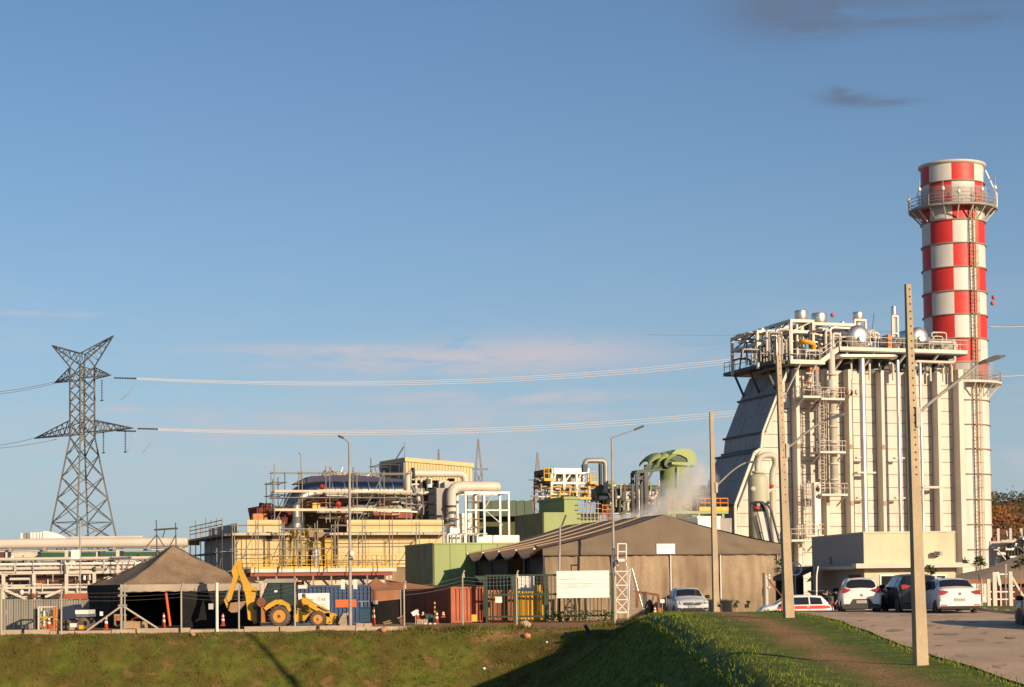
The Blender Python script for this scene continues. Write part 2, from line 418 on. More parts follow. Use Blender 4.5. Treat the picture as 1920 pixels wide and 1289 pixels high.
# grass blades: nobody could count them
gbm = bpy.data.materials.new('grass_blades'); gbm.use_nodes = True; ground_nodes(gbm, True)
b = MB(); rg = random.Random(3)
def blade(x, y, h, w):
    z = ztn(x, y) - .02; a = rg.uniform(0, 6.28); lx, ly = rg.gauss(0, .4) * h, rg.gauss(0, .4) * h
    ca, sa = math.cos(a) * w, math.sin(a) * w; o = len(b.v)
    b.v += [(x - ca, y - sa, z), (x + ca, y + sa, z), (x + lx, y + ly, z + h)]; b.face([o, o + 1, o + 2])
for i in range(17000):
    y = 45 + 55 * rg.random() ** 1.3; x = rg.uniform(6.6, 12.3)
    if abs(x - 9.6) < 1.0 and rg.random() < .6: continue
    e = 1.7 if abs(x - XT - .6) < 1.3 else 1.0
    dense = noise.noise((x * .8, y * .5, 0)) > -.15
    h = rg.uniform(.018, .048) * e * (1.25 if dense else .7)
    blade(x, y, h, rg.uniform(.008, .017))
for i in range(34000):                                   # longer rank grass on the ditch slope
    y = 46 + 60 * rg.random() ** 1.2; x = rg.uniform(-.5, 6.0); blade(x, y, rg.uniform(.06, .17), rg.uniform(.012, .028))
for i in range(3500):                                    # ragged tufts along the crest and the road edge
    y = 45 + 60 * rg.random(); x = rg.choice((XT + rg.gauss(.6, .7), 12.2 + rg.gauss(0, .18))); blade(x, y, rg.uniform(.05, .20), rg.uniform(.01, .02))
for i in range(52000):
    y = rg.uniform(103.6, 109.3); x = rg.uniform(-32, 6)
    if noise.noise((x * .6, y * .9, 7)) < -.25 and rg.random() < .8: continue
    blade(x, y, rg.uniform(.03, .10) * (1.5 if rg.random() < .06 else 1), rg.uniform(.012, .03))
for i in range(1100):                                     # darker weed clumps on the far bank
    cx_, cy_ = rg.uniform(-32, 4), rg.uniform(103.8, 109); n_ = rg.randint(5, 16); s_ = rg.uniform(.06, .22)
    for k in range(n_): blade(cx_ + rg.gauss(0, s_), cy_ + rg.gauss(0, s_ * .6), rg.uniform(.06, .2), rg.uniform(.012, .03))
for i in range(2500):
    cx_ = rg.choice((-5.2, -3.4, -2.2, .2, 5.5, 7.0)); x = cx_ + rg.gauss(0, .5); y = 109.2 + rg.gauss(0, .3); blade(x, y, rg.uniform(.1, .45), rg.uniform(.015, .03))
go = b.build('grass', gbm); go['kind'] = 'stuff'
# road
rm = mat('worn_road', (.60, .42, .27), .9, var=.2, scale=.35, fine=.28, bump=.08)
_nt = rm.node_tree
g = MB(); rows = []
yy = 20.
while yy < 128:
    row = []
    for i in range(21):
        x = 12.35 + (20.2 - 12.35) * i / 20
        if i == 0: x += .16 * noise.noise((0, yy * .35, 3)) + .06 * noise.noise((2, yy * 1.3, 3))
        row.append((x, yy, lerp_tab(ZM, yy) + .035))
    rows.append(row); yy += .9
g.grid(rows); go = g.build('road', rm); go['kind'] = 'structure'
# joints between worn slabs and cracks in the road surface
g = MB(); rg2 = random.Random(9)
def patch(x, y, w, l, dz=.043):
    pts = []
    for k in range(9):
        t = 2 * math.pi * k / 9; rr = rg2.uniform(.25, 1.2); px_, py_ = x + math.cos(t) * w * rr + .3 * math.sin(t) * l, y + math.sin(t) * l * rr
        pts.append((px_, py_, lerp_tab(ZM, py_) + dz))
    g.poly(pts)
for i in range(70): patch(rg2.uniform(13, 19.6), rg2.uniform(48, 95), rg2.uniform(.1, .5), rg2.uniform(.15, .9), .040 + i * .0002)
go = g.build('road_stain', mat('road_stain', (.46, .32, .205), .95, var=.3, scale=2, fine=.4), bpy.data.objects['road']); go['kind'] = 'stuff'
# kerb on the far side of the road, with its strip of grass
kp = bpy.data.objects.new('road_kerb', None); COL.objects.link(kp); kp['kind'] = 'structure'
for i in range(26):
    y0 = 58 + i * 1.9
    MB().box(20.2, 20.36, y0, y0 + 1.88, lerp_tab(ZM, y0 + .9) - .1, lerp_tab(ZM, y0 + .9) + .15).build('kerb_stone', concg, kp)
g = MB(); g.grid([[(x, y, lerp_tab(ZM, y) + .13 + .05 * noise.noise((x, y, 0))) for x in (20.37, 21, 22, 23.5, 26)] for y in [58 + .8 * i for i in range(62)]])
go = g.build('verge', gbm); go['kind'] = 'structure'
# yard kerb: loose concrete beams along the edge of the yard
kp = bpy.data.objects.new('yard_kerb', None); COL.objects.link(kp); kp['kind'] = 'structure'
rk = random.Random(5); x = -30.5
while x < -7.2:
    w = rk.choice((1.4, 2.0, 2.4, 3.0)); dy = rk.uniform(-.12, .12); hh = rk.uniform(.16, .30)
    MB().box(x, x + w, 109.45 + dy, 109.8 + dy, -.05, hh).build('kerb_stone', concg, kp); x += w + rk.choice((.05, .08, .25))
# hill with autumn scrub at the right
hm = mat('scrub_hill', (.23, .10, .028), .95, var=.45, scale=.05, fine=.6, bump=.6)
g = MB(); rows = []
for i in range(22):
    Y = 420 + i * 18; row = []
    for j in range(60):
        X = 60 + j * 9; t = max(0, min(1, i / 16)); t = t * t * (3 - 2 * t)
        row.append((X, Y, t * 31 * min(1, max(0, (X - 60) / 70)) + 1.6 * noise.noise((X * .06, Y * .05, 2)) * t))
    rows.append(row)
g.grid(rows); go = g.build('hill', hm); go['kind'] = 'structure'
def hill_z(X, Y):
    t = max(0, min(1, (Y - 420) / 18 / 16)); t = t * t * (3 - 2 * t); return t * 31 * min(1, max(0, (X - 60) / 70))
# scrub cover on the hill, one mass
rs = random.Random(4); b = MB()
def clump(b, x, y, z, r, n=14, leaf=.5, m=0):
    for k in range(n):
        d = Vector((rs.gauss(0, 1), rs.gauss(0, 1), rs.gauss(0, .8))).normalized() * r * rs.uniform(.5, 1.05)
        c_ = Vector((x, y, z)) + d; a = Vector((rs.gauss(0, 1), rs.gauss(0, 1), rs.gauss(0, 1))).normalized() * leaf; e = a.orthogonal().normalized() * leaf * rs.uniform(.4, .9)
        o = len(b.v); b.v += [tuple(c_ - a), tuple(c_ + e), tuple(c_ + a), tuple(c_ - e)]; b.face([o, o + 1, o + 2, o + 3], m)
for i in range(2300):
    X = rs.uniform(130, 300); Y = rs.uniform(430, 700); z = hill_z(X, Y)
    top = z > 26
    clump(b, X, Y, z + (1.8 if top else .5), rs.uniform(1.2, 2.6) * (1.5 if top else .8), 12, .6, 1 if top and rs.random() < .85 or rs.random() < .12 else 0)
go = b.build('scrub', [mat('rust_scrub', (.21, .085, .022), .9, var=.5, scale=.12), mat('green_scrub', (.05, .06, .016), .9, var=.5, scale=.12)]); go['kind'] = 'stuff'
# far flat scrub line on the horizon, mostly hidden
g = MB()
for i in range(400):
    X = rs.uniform(-420, 420); clump(g, X, 900 + rs.uniform(0, 60), 1.5, rs.uniform(2, 4), 8, 1.4)
go = g.build('scrub', mat('green_scrub', (.05, .06, .016))); go['kind'] = 'stuff'
# ------------------------------------------------------------------ transmission tower
def lattice_tower():
    t = T('transmission_tower', 'tall grey lattice power tower with pointed horns at the left of the plant', 'pylon', 155, 400, -42, 0)
    A = lambda px, py, v=0.: t.f(px, py, v)
    TB = 1.8
    def zz(py): return t.f(155, py, 0).z
    zs = [0, zz(1060), zz(1015), zz(980), zz(935), zz(895), zz(855), zz(820)]
    hw = lambda z: 6.9 + (TB - 6.9) * z / zs[-1] if z < zs[-1] else TB
    Cn = ((-1, -1), (1, -1), (1, 1), (-1, 1))
    c = lambda k, z: (Cn[k % 4][0] * hw(z), Cn[k % 4][1] * hw(z), z)
    zt_ = zz(688); up = [zs[-1] + (zt_ - zs[-1]) * i / 6 for i in range(7)]
    for k in range(4):
        t.bar('leg', lattice, c(k, 0), c(k, zs[-1]), .30); t.bar('leg', lattice, c(k, zs[-1]), c(k, zt_), .28)
        for a, b in zip(zs, zs[1:]):
            t.bar('brace', lattice, c(k, a), c(k + 1, b), .17); t.bar('brace', lattice, c(k + 1, a), c(k, b), .17)
        for z in (zs[2], zs[3]): t.bar('brace', lattice, c(k, z), c(k + 1, z), .16)
        for a, b in zip(up, up[1:]):
            t.bar('brace', lattice, c(k, a), c(k + 1, b), .13); t.bar('brace', lattice, c(k + 1, a), c(k, b), .13)
    def arm(sign, z0, z1, ln, nseg):
        tip = (sign * ln, 0, z0); e = sign * TB
        for y in (-TB, TB):
            t.bar('arm_chord', lattice, (e, y, z0), tip, .2); t.bar('arm_chord', lattice, (e, y, z1), tip, .18)
            for i in range(nseg):
                a = i / nseg; b = (i + 1) / nseg
                f0 = lambda s_, zb_: (e + (tip[0] - e) * s_, y * (1 - s_), zb_ + (z0 - zb_) * s_)
                t.bar('arm_brace', lattice, f0(a, z0), f0((a + b) / 2, z1), .11); t.bar('arm_brace', lattice, f0((a + b) / 2, z1), f0(b, z0), .11)
        for i in range(nseg + 1):
            a = i / (nseg + .01); x_ = e + (tip[0] - e) * a; w = TB * (1 - a)
            t.bar('arm_brace', lattice, (x_, -w, z0), (e + (tip[0] - e) * min(1, a + 1 / nseg), w * .8, z0), .11)
    zl, zl1 = zz(813), zz(788); zu, zu1 = zz(711), zz(689)
    arm(-1, zl, zl1, 17.3, 7); arm(1, zl, zl1, 17.3, 7); arm(-1, zu, zu1, 9.8, 5); arm(1, zu, zu1, 9.8, 5)
    for sgn in (-1, 1):                                  # pointed earth-wire horns
        tip = (sgn * 10.8, 0, zz(639))
        for y in (-TB, TB):
            t.bar('horn_chord', lattice, (sgn * TB, y, zt_), tip, .2); t.bar('horn_chord', lattice, (0, y * .4, zz(664)), tip, .17)
            t.bar('horn_chord', lattice, (-sgn * TB, y, zt_), (0, y * .4, zz(664)), .17)
            for i in range(5):
                a, b = i / 5, (i + .5) / 5
                p = lambda s_: Vector((sgn * TB, y, zt_)).lerp(Vector(tip), s_); q = lambda s_: Vector((0, y * .4, zz(664))).lerp(Vector(tip), s_)
                t.bar('horn_brace', lattice, p(a), q(b), .1); t.bar('horn_brace', lattice, q(b), p((i + 1) / 5), .1)
    ins = mat('insulator', (.07, .06, .055), .4)
    def disc_string(p, q, n=9):
        p, q = Vector(p), Vector(q); b = MB(); b.tube([p, q], .07, 6)
        for i in range(n): b.tube([p.lerp(q, (i + .3) / n), p.lerp(q, (i + .7) / n)], .17, 8)
        t.add('insulator', b, ins)
    for px, py in ((191, 712), (194, 810), (235, 808)):
        a = A(px, py); disc_string(a, a - Vector((0, 0, zz(712) - zz(752))))
        t.rod('clamp', ins, a - Vector((.5, 0, zz(712) - zz(751))), a - Vector((-.5, 0, zz(712) - zz(751))), .1)
    disc_string(A(214, 709), A(256, 710)); disc_string(A(258, 804), A(296, 805)); disc_string(A(218, 808), A(255, 809))
    return t
tw = lattice_tower()
wirem = mat('conductor', (.66, .58, .52), .8, 0., var=.03)
def wire(px0, py0, Y0, px1, py1, Y1, sag, label, group=None, r=.045, cat='power line', m=None):
    a = P(px0, py0, Y0) if not isinstance(Y0, T) else Y0.w(Y0.f(px0, py0)); b = P(px1, py1, Y1) if not isinstance(Y1, T) else Y1.w(Y1.f(px1, py1))
    pts = [a.lerp(b, i / 24) - Vector((0, 0, sag * 4 * (i / 24) * (1 - i / 24))) for i in range(25)]
    o = MB().tube(pts, r, 6).build('power_line', m or wirem); tag(o, label, cat, group); return o
for k, dz in enumerate((0, 2.5, 5.5)):
    wire(256, 709 + dz * .5, tw, 1440, 665 + dz * 1.5, 430, 2.9 + .1 * k, ('upper', 'middle', 'lower')[k] + ' wire of the high bundle from the tower to the boiler roof', 'high wires to the boiler', .04)
for k, dz in enumerate((0, 2.5, 5.5)):
    wire(296, 804 + dz * .6, tw, 1500, 757 + dz * 1.6, 430, 2.6 + .1 * k, ('upper', 'middle', 'lower')[k] + ' wire of the low bundle from the tower to the boiler wall', 'low wires to the boiler', .04)
dwire = mat('dark_conductor', (.16, .15, .15), .5, .4)
for k, (y0, y1) in enumerate(((732, 716), (737, 719))): wire(-40, y0 + 6, 395, 103, y1, tw, .4, ('upper' , 'lower')[k] + ' dark wire leaving the high arm of the tower to the left', 'wires left of the tower', .05, m=dwire)
for k, (y0, y1) in enumerate(((834, 821), (839, 824))): wire(-40, y0 + 4, 395, 66 + 40 * k, y1, tw, .4, ('upper' , 'lower')[k] + ' dark wire leaving the low arm of the tower to the left', 'wires left of the tower', .05, m=dwire)
for a in ((258, 712, 227, 750), (297, 806, 268, 848), (256, 810, 238, 846)):
    wire(a[0], a[1], tw, a[2], a[3], tw, .5, 'slack pale jumper wire hanging under the ' + {258: 'high arm', 297: 'low arm tip', 256: 'low arm near the tower leg'}[a[0]], 'jumper wires on the tower', .06)
wire(1856, 613, 300, 1990, 604, 330, .3, 'faint wire right of the chimney at the upper banding'); wire(1866, 706, 300, 1990, 694, 330, .3, 'faint wire right of the chimney at its lower platform')
wire(1215, 628, 420, 1990, 606, 330, .8, 'faint far wire passing behind the chimney', r=.03)
redball = mat('marker_ball', (.55, .10, .06), .6)
for px, py, lb in ((1561, 591, 'red aviation ball in the sky above the boiler drums'), (1863, 558, 'upper red aviation ball right of the chimney'), (1861, 569, 'lower red aviation ball right of the chimney')):
    p = P(px, py, 300); b = MB(); b.lathe([(.001, -.36), (.25, -.26), (.36, 0), (.25, .26), (.001, .36)], p, 12); o = b.build('marker_ball', redball); tag(o, lb, 'marker ball', 'aviation marker balls')
# far pylons
def far_pylon(px, Y, top, wide, label, arms=3):
    t = T('transmission_tower', label, 'pylon', px, Y, 10, 0, 'pylons far behind the plant'); H = t.f(px, top).z; w = wide * Y / F
    faro = mat('far_lattice', (.20, .20, .22), .7, .1); s = Y / 470
    for sx_ in (-1, 1): t.bar('leg', faro, (sx_ * w * 1.0, 0, 0), (sx_ * w * .32, 0, H * .78), .45 * s); t.bar('leg', faro, (sx_ * w * .32, 0, H * .78), (0, 0, H), .35 * s)
    for i in range(9):
        a, b = i / 9, (i + 1) / 9; wa, wb = w * (1 - .68 * a), w * (1 - .68 * b); z0, z1 = H * .78 * a, H * .78 * b
        t.bar('brace', faro, (-wa, 0, z0), (wb, 0, z1), .25 * s); t.bar('brace', faro, (wa, 0, z0), (-wb, 0, z1), .25 * s)
    for i in range(arms):
        z = H * (.80 - .095 * i); t.bar('cross_arm', faro, (-w * 1.0, 0, z), (w * 1.0, 0, z), .4 * s)
far_pylon(900, 1000, 823, 18, 'far lattice pylon with three arms behind the cream shed')
far_pylon(1011, 1200, 849, 17, 'far pointed pylon behind the white fan cooler', 1)
far_pylon(825, 1400, 843, 9, 'smallest far pylon rising just above the cream shed roof', 1)

# ------------------------------------------------------------------ chimney
meshm = bpy.data.materials.new('wire_mesh'); meshm.use_nodes = True
_t = meshm.node_tree; _b = _t.nodes['Principled BSDF']; _b.inputs['Base Color'].default_value = (.33, .32, .30, 1); _b.inputs['Alpha'].default_value = .38; _b.inputs['Roughness'].default_value = .7
def chimney():
    t = T('chimney', 'tall round chimney with red and white checks and a railed gallery', 'chimney', 1803, 218, 0, 0)
    z = lambda py: t.f(1795, py, -3.4).z
    Rr = 3.52; n = 64
    rows = [z(p) for p in (300, 338, 379, 411, 455, 500, 545, 589, 634, 679, 718)]
    b = MB(); lev = [0] + list(reversed(rows)); o = len(b.v)
    for zz in lev:
        for j in range(n):
            a = R(-90 - 14 + 360 * j / n); b.v.append((Rr * math.cos(a), Rr * math.sin(a), zz))
    for i in range(len(lev) - 1):
        for j in range(n):
            col = j // 8
            m = 0 if i == 0 else (col + i + 1) % 2
            b.face([o + i * n + j, o + i * n + (j + 1) % n, o + (i + 1) * n + (j + 1) % n, o + (i + 1) * n + j], m, True)
    t.add('shaft', b, [mat('chimney_white', (.64, .60, .54), .5, var=.06, scale=.3, streak=.36, dirt=(.4, .34, .27)), red])
    t.add('inner_liner', MB().lathe([(Rr - .2, rows[0] - 3), (Rr - .2, rows[0] + .05), (Rr - .02, rows[0] + .05)], n=48), dsteel)
    fl = [(zz, 1) for zz in rows[1:-1]] + [(z(q), 0) for q in (750, 796, 842, 889, 937, 984, 1031)]
    fm = mat('flange_steel', (.30, .24, .20), .6)
    for zz, k in fl:
        t.add('flange', MB().lathe([(Rr, zz - .07), (Rr + .17, zz - .06), (Rr + .17, zz + .06), (Rr, zz + .07)], n=48), fm)
    t.add('rim', MB().lathe([(Rr, rows[0] - .35), (Rr + .28, rows[0] - .18), (Rr + .28, rows[0]), (Rr - .05, rows[0] + .1)], n=48), creamcol)
    # gallery
    zd = z(384); Ro = 4.95
    t.add('gallery_deck', MB().lathe([(Rr, zd - .1), (Ro, zd - .22), (Ro, zd + .05), (Rr, zd + .05)], n=48), steel)
    for j in range(18):
        a = R(j * 20 + 5); c_, s_ = math.cos(a), math.sin(a)
        t.bar('bracket', creamcol, (Ro * .97 * c_, Ro * .97 * s_, zd - .2), ((Rr + .05) * c_, (Rr + .05) * s_, zd - 1.55), .13)
        t.rod('rail_post', steel, (Ro * c_, Ro * s_, zd), (Ro * c_, Ro * s_, zd + 1.15), .04)
    for hgt in (.4, .78, 1.15):
        b = MB(); b.tube([(Ro * math.cos(R(k * 7.5)), Ro * math.sin(R(k * 7.5)), zd + hgt) for k in range(49)], .04, 6); t.add('guard_rail', b, steel)
    t.add('mesh_screen', MB().lathe([(Rr + .5, zd + .1), (Rr + .5, zd + 2.2)], n=48, cap=False), meshm)
    for a, h in ((-150, 3.2), (-115, 2.6), (-95, 1.8), (-30, 3.4), (-62, 2.4), (178, 1.9)):
        c_, s_ = math.cos(R(a)), math.sin(R(a)); t.rod('mast', steel, (Ro * c_, Ro * s_, zd), (Ro * c_, Ro * s_, zd + h), .05)
        t.add('obstruction_light', MB().lathe([(.16, 0), (.2, .2), (.12, .42), (.001, .5)], (Ro * c_, Ro * s_, zd + h * .55), 10), white)
    c_, s_ = math.cos(R(-22)), math.sin(R(-22)); t.bar('davit_arm', white, (Ro * c_, Ro * s_, zd + 1.4), (Ro * c_ - 1.2, Ro * s_, zd + 4.2), .13); t.rod('mast', white, (Ro * c_, Ro * s_, zd), (Ro * c_, Ro * s_, zd + 1.6), .09)
    # lower half gallery on the right
    zl = z(716); b = MB(); n2 = 15
    for k in range(n2 + 1):
        a = R(-95 + 125 * k / n2); 
        for rr, dz in ((Rr, -.12), (5.0, -.2), (5.0, .06), (Rr, .06)): b.v.append((rr * math.cos(a), rr * math.sin(a), zl + dz))
    for k in range(n2):
        for q in range(4): b.face([k * 4 + q, (k + 1) * 4 + q, (k + 1) * 4 + (q + 1) % 4, k * 4 + (q + 1) % 4])
    b.face([3, 2, 1, 0]); b.face([n2 * 4 + q for q in range(4)]); t.add('lower_gallery_deck', b, creamcol)
    for k in range(9):
        a = R(-93 + 121 * k / 8); c_, s_ = math.cos(a), math.sin(a)
        t.bar('bracket', creamcol, (4.9 * c_, 4.9 * s_, zl - .15), ((Rr + .05) * c_, (Rr + .05) * s_, zl - 1.6), .12)
        t.rod('rail_post', steel, (4.95 * c_, 4.95 * s_, zl), (4.95 * c_, 4.95 * s_, zl + 1.15), .04)
    for hgt in (.4, .78, 1.15):
        t.add('guard_rail', MB().tube([(4.95 * math.cos(R(-95 + 125 * k / 20)), 4.95 * math.sin(R(-95 + 125 * k / 20)), zl + hgt) for k in range(21)], .04, 6), steel)
    t.add('mesh_screen', MB().grid([[((Rr + .6) * math.cos(R(-140 + 8 * k)), (Rr + .6) * math.sin(R(-140 + 8 * k)), zl + hh) for k in range(17)] for hh in (.05, 2.3)]), meshm)
    # caged ladder
    a0 = R(-90 + 22); er = Vector((math.cos(a0), math.sin(a0), 0)); et = Vector((-math.sin(a0), math.cos(a0), 0))
    lb = MB(); top = rows[2] + .2
    zz = 1.0
    while zz < top:
        c_ = er * (Rr + .35); lb.beam(c_ - et * .25 + Vector((0, 0, zz)), c_ + et * .25 + Vector((0, 0, zz)), .05, .05); zz += .42
    lm = mat('ladder_steel', (.36, .27, .18), .6, .2)
    for sgn in (-1, 1): t.bar('ladder_rail', lm, er * (Rr + .35) + et * .27 * sgn + Vector((0, 0, .6)), er * (Rr + .35) + et * .27 * sgn + Vector((0, 0, top)), .09)
    o = t.add('rung', lb, lm); o['kind'] = 'stuff'
    hb = MB(); zz = 3.
    while zz < top:
        hb.tube([er * (Rr + .35 + .6 * math.sin(math.pi * k / 8)) + et * .4 * math.cos(math.pi * k / 8) + Vector((0, 0, zz)) for k in range(9)], .03, 5); zz += 1.4
    o = t.add('cage_hoop', hb, lm); o['kind'] = 'stuff'
    for k in (2, 4, 6):
        c_ = er * (Rr + .35 + .6 * math.sin(math.pi * k / 8)) + et * .4 * math.cos(math.pi * k / 8); t.bar('cage_bar', lm, c_ + Vector((0, 0, 3)), c_ + Vector((0, 0, top)), .05)
    # small lifting lugs on the left of the white part
    a1 = R(-90 - 36)
    for i in range(12):
        zz = z(745 + 30 * i); c_ = Vector((math.cos(a1), math.sin(a1), 0)); t.bar('lug', dsteel, c_ * Rr + Vector((0, 0, zz)), c_ * (Rr + .3) + Vector((0, 0, zz)), .10)
    return t
ch = chimney()

# ------------------------------------------------------------------ boiler house (heat recovery boiler)
def boiler():
    t = T('boiler_house', 'huge cream panelled boiler building with dark sloping left side and roof pipework', 'boiler', 1484, 205, 18, 0)
    fx = lambda px, py, v=0.: t.f(px, py, v)
    D = 9.6
    prof = [(1478, 693), (1458, 739), (1430, 812), (1427, 842), (1414, 850), (1378, 948), (1376, 1085)]
    lp = [fx(*p) for p in prof]; zt0 = fx(1640, 697).z; ur = fx(1797, 880).x; z0 = 0.
    lp[0].z = zt0; u0 = lp[0].x
    pts = [(ur, z0), (ur, zt0)] + [(p.x, p.z) for p in lp[:-1]] + [(lp[-2].x, z0)]
    # core walls (front and back set back behind the panels), then the dark sloping cladding of the left side
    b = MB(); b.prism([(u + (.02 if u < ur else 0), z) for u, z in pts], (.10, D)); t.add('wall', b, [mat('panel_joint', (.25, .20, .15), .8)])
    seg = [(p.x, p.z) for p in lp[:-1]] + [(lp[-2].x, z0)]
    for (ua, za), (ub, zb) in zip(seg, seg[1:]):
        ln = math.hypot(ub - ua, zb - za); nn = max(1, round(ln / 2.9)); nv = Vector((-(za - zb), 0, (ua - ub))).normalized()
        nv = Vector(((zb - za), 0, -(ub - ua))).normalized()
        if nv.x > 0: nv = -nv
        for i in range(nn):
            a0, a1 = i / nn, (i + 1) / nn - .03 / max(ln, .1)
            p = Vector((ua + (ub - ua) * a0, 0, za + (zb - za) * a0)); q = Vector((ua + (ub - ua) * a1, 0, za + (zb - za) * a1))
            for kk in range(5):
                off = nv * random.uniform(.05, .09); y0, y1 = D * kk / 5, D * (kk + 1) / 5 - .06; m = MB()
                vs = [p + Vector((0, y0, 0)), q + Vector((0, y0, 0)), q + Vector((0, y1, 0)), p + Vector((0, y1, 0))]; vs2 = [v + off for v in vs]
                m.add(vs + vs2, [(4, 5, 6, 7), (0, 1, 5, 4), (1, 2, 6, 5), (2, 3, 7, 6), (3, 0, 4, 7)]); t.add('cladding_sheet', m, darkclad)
        m = MB(); m.beam(Vector((ua, -.12, za)) + nv * .05, Vector((ub, -.12, zb)) + nv * .05, .30, .30); t.add('edge_trim', m, creamcol)
        q = Vector((ub, 0, zb)); t.bar('stiffener', dsteel, q + nv * .12, q + nv * .12 + Vector((0, D + .3, 0)), .22)
    # inner trim tubes along the sloping edge
    t.pipe('edge_tube', creamcol, [fx(1466, 735, -.35), fx(1437, 810, -.35)], .16); t.pipe('edge_tube', creamcol, [fx(1423, 852, -.35), fx(1386, 950, -.35)], .16)
    # columns
    colpx = [1488, 1541, 1586, 1647, 1703, 1752]
    cu = [fx(p, 880).x for p in colpx]
    ends = [lp[0].x] + cu + [ur]
    for u in cu: t.add('column', MB().box(u - .18, u + .18, -1.3, .1, z0, zt0), creamcol)
    t.add('column', MB().box(ur - .55, ur + .05, -1.35, .1, z0, zt0 + .3), creamcol)
    # wall panels between columns
    H = zt0; nrow = 18; ph = H / nrow
    def edge_u(zv):
        for (ua, za), (ub, zb) in zip(seg, seg[1:]):
            if zb <= zv <= za: return ua + (ub - ua) * ((za - zv) / (za - zb + 1e-6))
        return u0
    for i in range(nrow):
        za, zb = i * ph + .035, (i + 1) * ph - .035
        for k, (ua, ub) in enumerate(zip(ends, ends[1:])):
            if k == 0:
                la, lb_ = edge_u(za) + .25, edge_u(zb) + .25
                if ub - .24 - max(la, lb_) < .05: continue
                t.add('panel', MB().prism([(la, za), (ub - .24, za), (ub - .24, zb), (lb_, zb)], (-.0, .10)), cream)
            else:
                y = random.uniform(-.008, .008)
                t.add('panel', MB().box(ua + .24, ub - .24 if k < len(ends) - 2 else ub - .57, y, .10, za, zb), cream)
    for k, u in enumerate(cu[:-1]):                       # darker splice plates on columns
        for zz in (.42, .66): t.add('splice_plate', MB().box(u - .2, u + .2, -1.33, -1.2, H * zz, H * zz + .5), mat('tan_plate', (.36, .27, .17), .7))
    # silver downcomers
    for px, r, ytop in ((1620, .34, 672), (1687, .22, 676), (1729, .18, 680)):
        p = fx(px, 880, -1.7); q = fx(px, ytop, -1.7)
        t.add('downcomer', MB().tube([(p.x, -1.7, 0.3), (p.x, -1.7, q.z)], r, 16), alu)
        for zz in (H * .28, H * .45, H * .62): t.add('pipe_guide', MB().box(p.x - r * 2.4, p.x + r * 2.8, -1.75, -1.2, zz, zz + .14), creamcol)
    # decks
    def deck(xa, xb, py, v0, v1, th=.45, nm='deck'):
        a, b_ = fx(xa, py, v0), fx(xb, py, v0); t.add(nm, MB().box(a.x, b_.x, v0, v1, a.z - th, a.z), creamcol); return a.x, b_.x, a.z
    ua, ub, zl = deck(1482, 1547, 674, -2.2, D + 1.8); ul0 = ua
    deck_l = MB().box(ua - 1.6, ua, -1.5, D + 1.9, zl - .4, zl - .02); t.add('deck', deck_l, dsteel)
    uc, ud, zh = deck(1575, 1814, 650, -2.4, D + 1.6, .4)
    grate = MB().box(uc, ud, -2.4, D + 1.5, zh - .55, zh - .42); t.add('deck_underside', grate, dsteel)
    def railing(pts, n, h=1.1, mm=creamcol):
        for a, b_ in zip(pts, pts[1:]):
            a, b_ = Vector(a), Vector(b_); k = max(1, round((b_ - a).length / n))
            for i in range(k + 1): p = a.lerp(b_, i / k); t.rod('rail_post', mm, p, p + Vector((0, 0, h)), .035)
            for hh in (h, h * .55): t.rod('guard_rail', mm, a + Vector((0, 0, hh)), b_ + Vector((0, 0, hh)), .035)
    railing([(uc, -2.3, zh), (ud, -2.3, zh), (ud, D + 1, zh)], 1.5); railing([(ua - 1.5, D + 1.8, zl), (ua - 1.5, -1.4, zl)], 1.5, mm=dsteel); railing([(ua, -2.1, zl), (ub - .6, -2.1, zl)], 1.2)
    a, b_ = Vector((ub - .5, -2.2, zl)), Vector((uc, -2.2, zh))
    t.bar('stair_string', creamcol, a + Vector((0, .05, -.2)), b_ + Vector((0, .05, -.2)), .12, .5); t.bar('stair_string', creamcol, a + Vector((0, .9, -.2)), b_ + Vector((0, .9, -.2)), .12, .5)
    for i in range(7): p = a.lerp(b_, (i + .5) / 7); t.add('stair_tread', MB().box(p.x - .2, p.x + .2, -2.1, -1.35, p.z - .05, p.z), steel)
    railing([a, b_], 1.0)
    # brackets carrying the upper deck
    for px in (1590, 1640, 1700, 1760):
        p = fx(px, 652, -2.2); t.bar('deck_brace', creamcol, (p.x, -2.2, zh - .4), (p.x - .8, -.2, zh - 2.4), .22)
    for px in (1500, 1530): p = fx(px, 676, -2.); t.bar('deck_brace', creamcol, (p.x, -2., zl - .4), (p.x - .7, -.1, zl - 3.2), .18)
    # header pipes under the deck
    p, q = fx(1570, 668, -1.9), fx(1682, 668, -1.9); t.pipe('header_pipe', alu, [(p.x, 1.2, p.z), (p.x, -1.9, p.z), (q.x, -1.9, q.z), (q.x, 1.2, q.z)], .30, .6)
    p, q = fx(1716, 678, -1.9), fx(1790, 676, -1.9); t.pipe('header_pipe', creamcol, [(p.x, .6, p.z - .8), (p.x, -1.9, p.z), (q.x, -1.9, p.z), (q.x, -1.9, zh + .9), (q.x - 3.2, -1.9, zh + .9), (q.x - 3.2, 1, zh + .9)], .16, .4)
    for px in (1598, 1632, 1676, 1712, 1746, 1770, 1786):
        p = fx(px, 690, -.9); t.pipe('riser', creamcol, [(p.x, -.7, H - 1.), (p.x, -.7, H + .9), (p.x, 1.5, H + .9)], .13, .4)
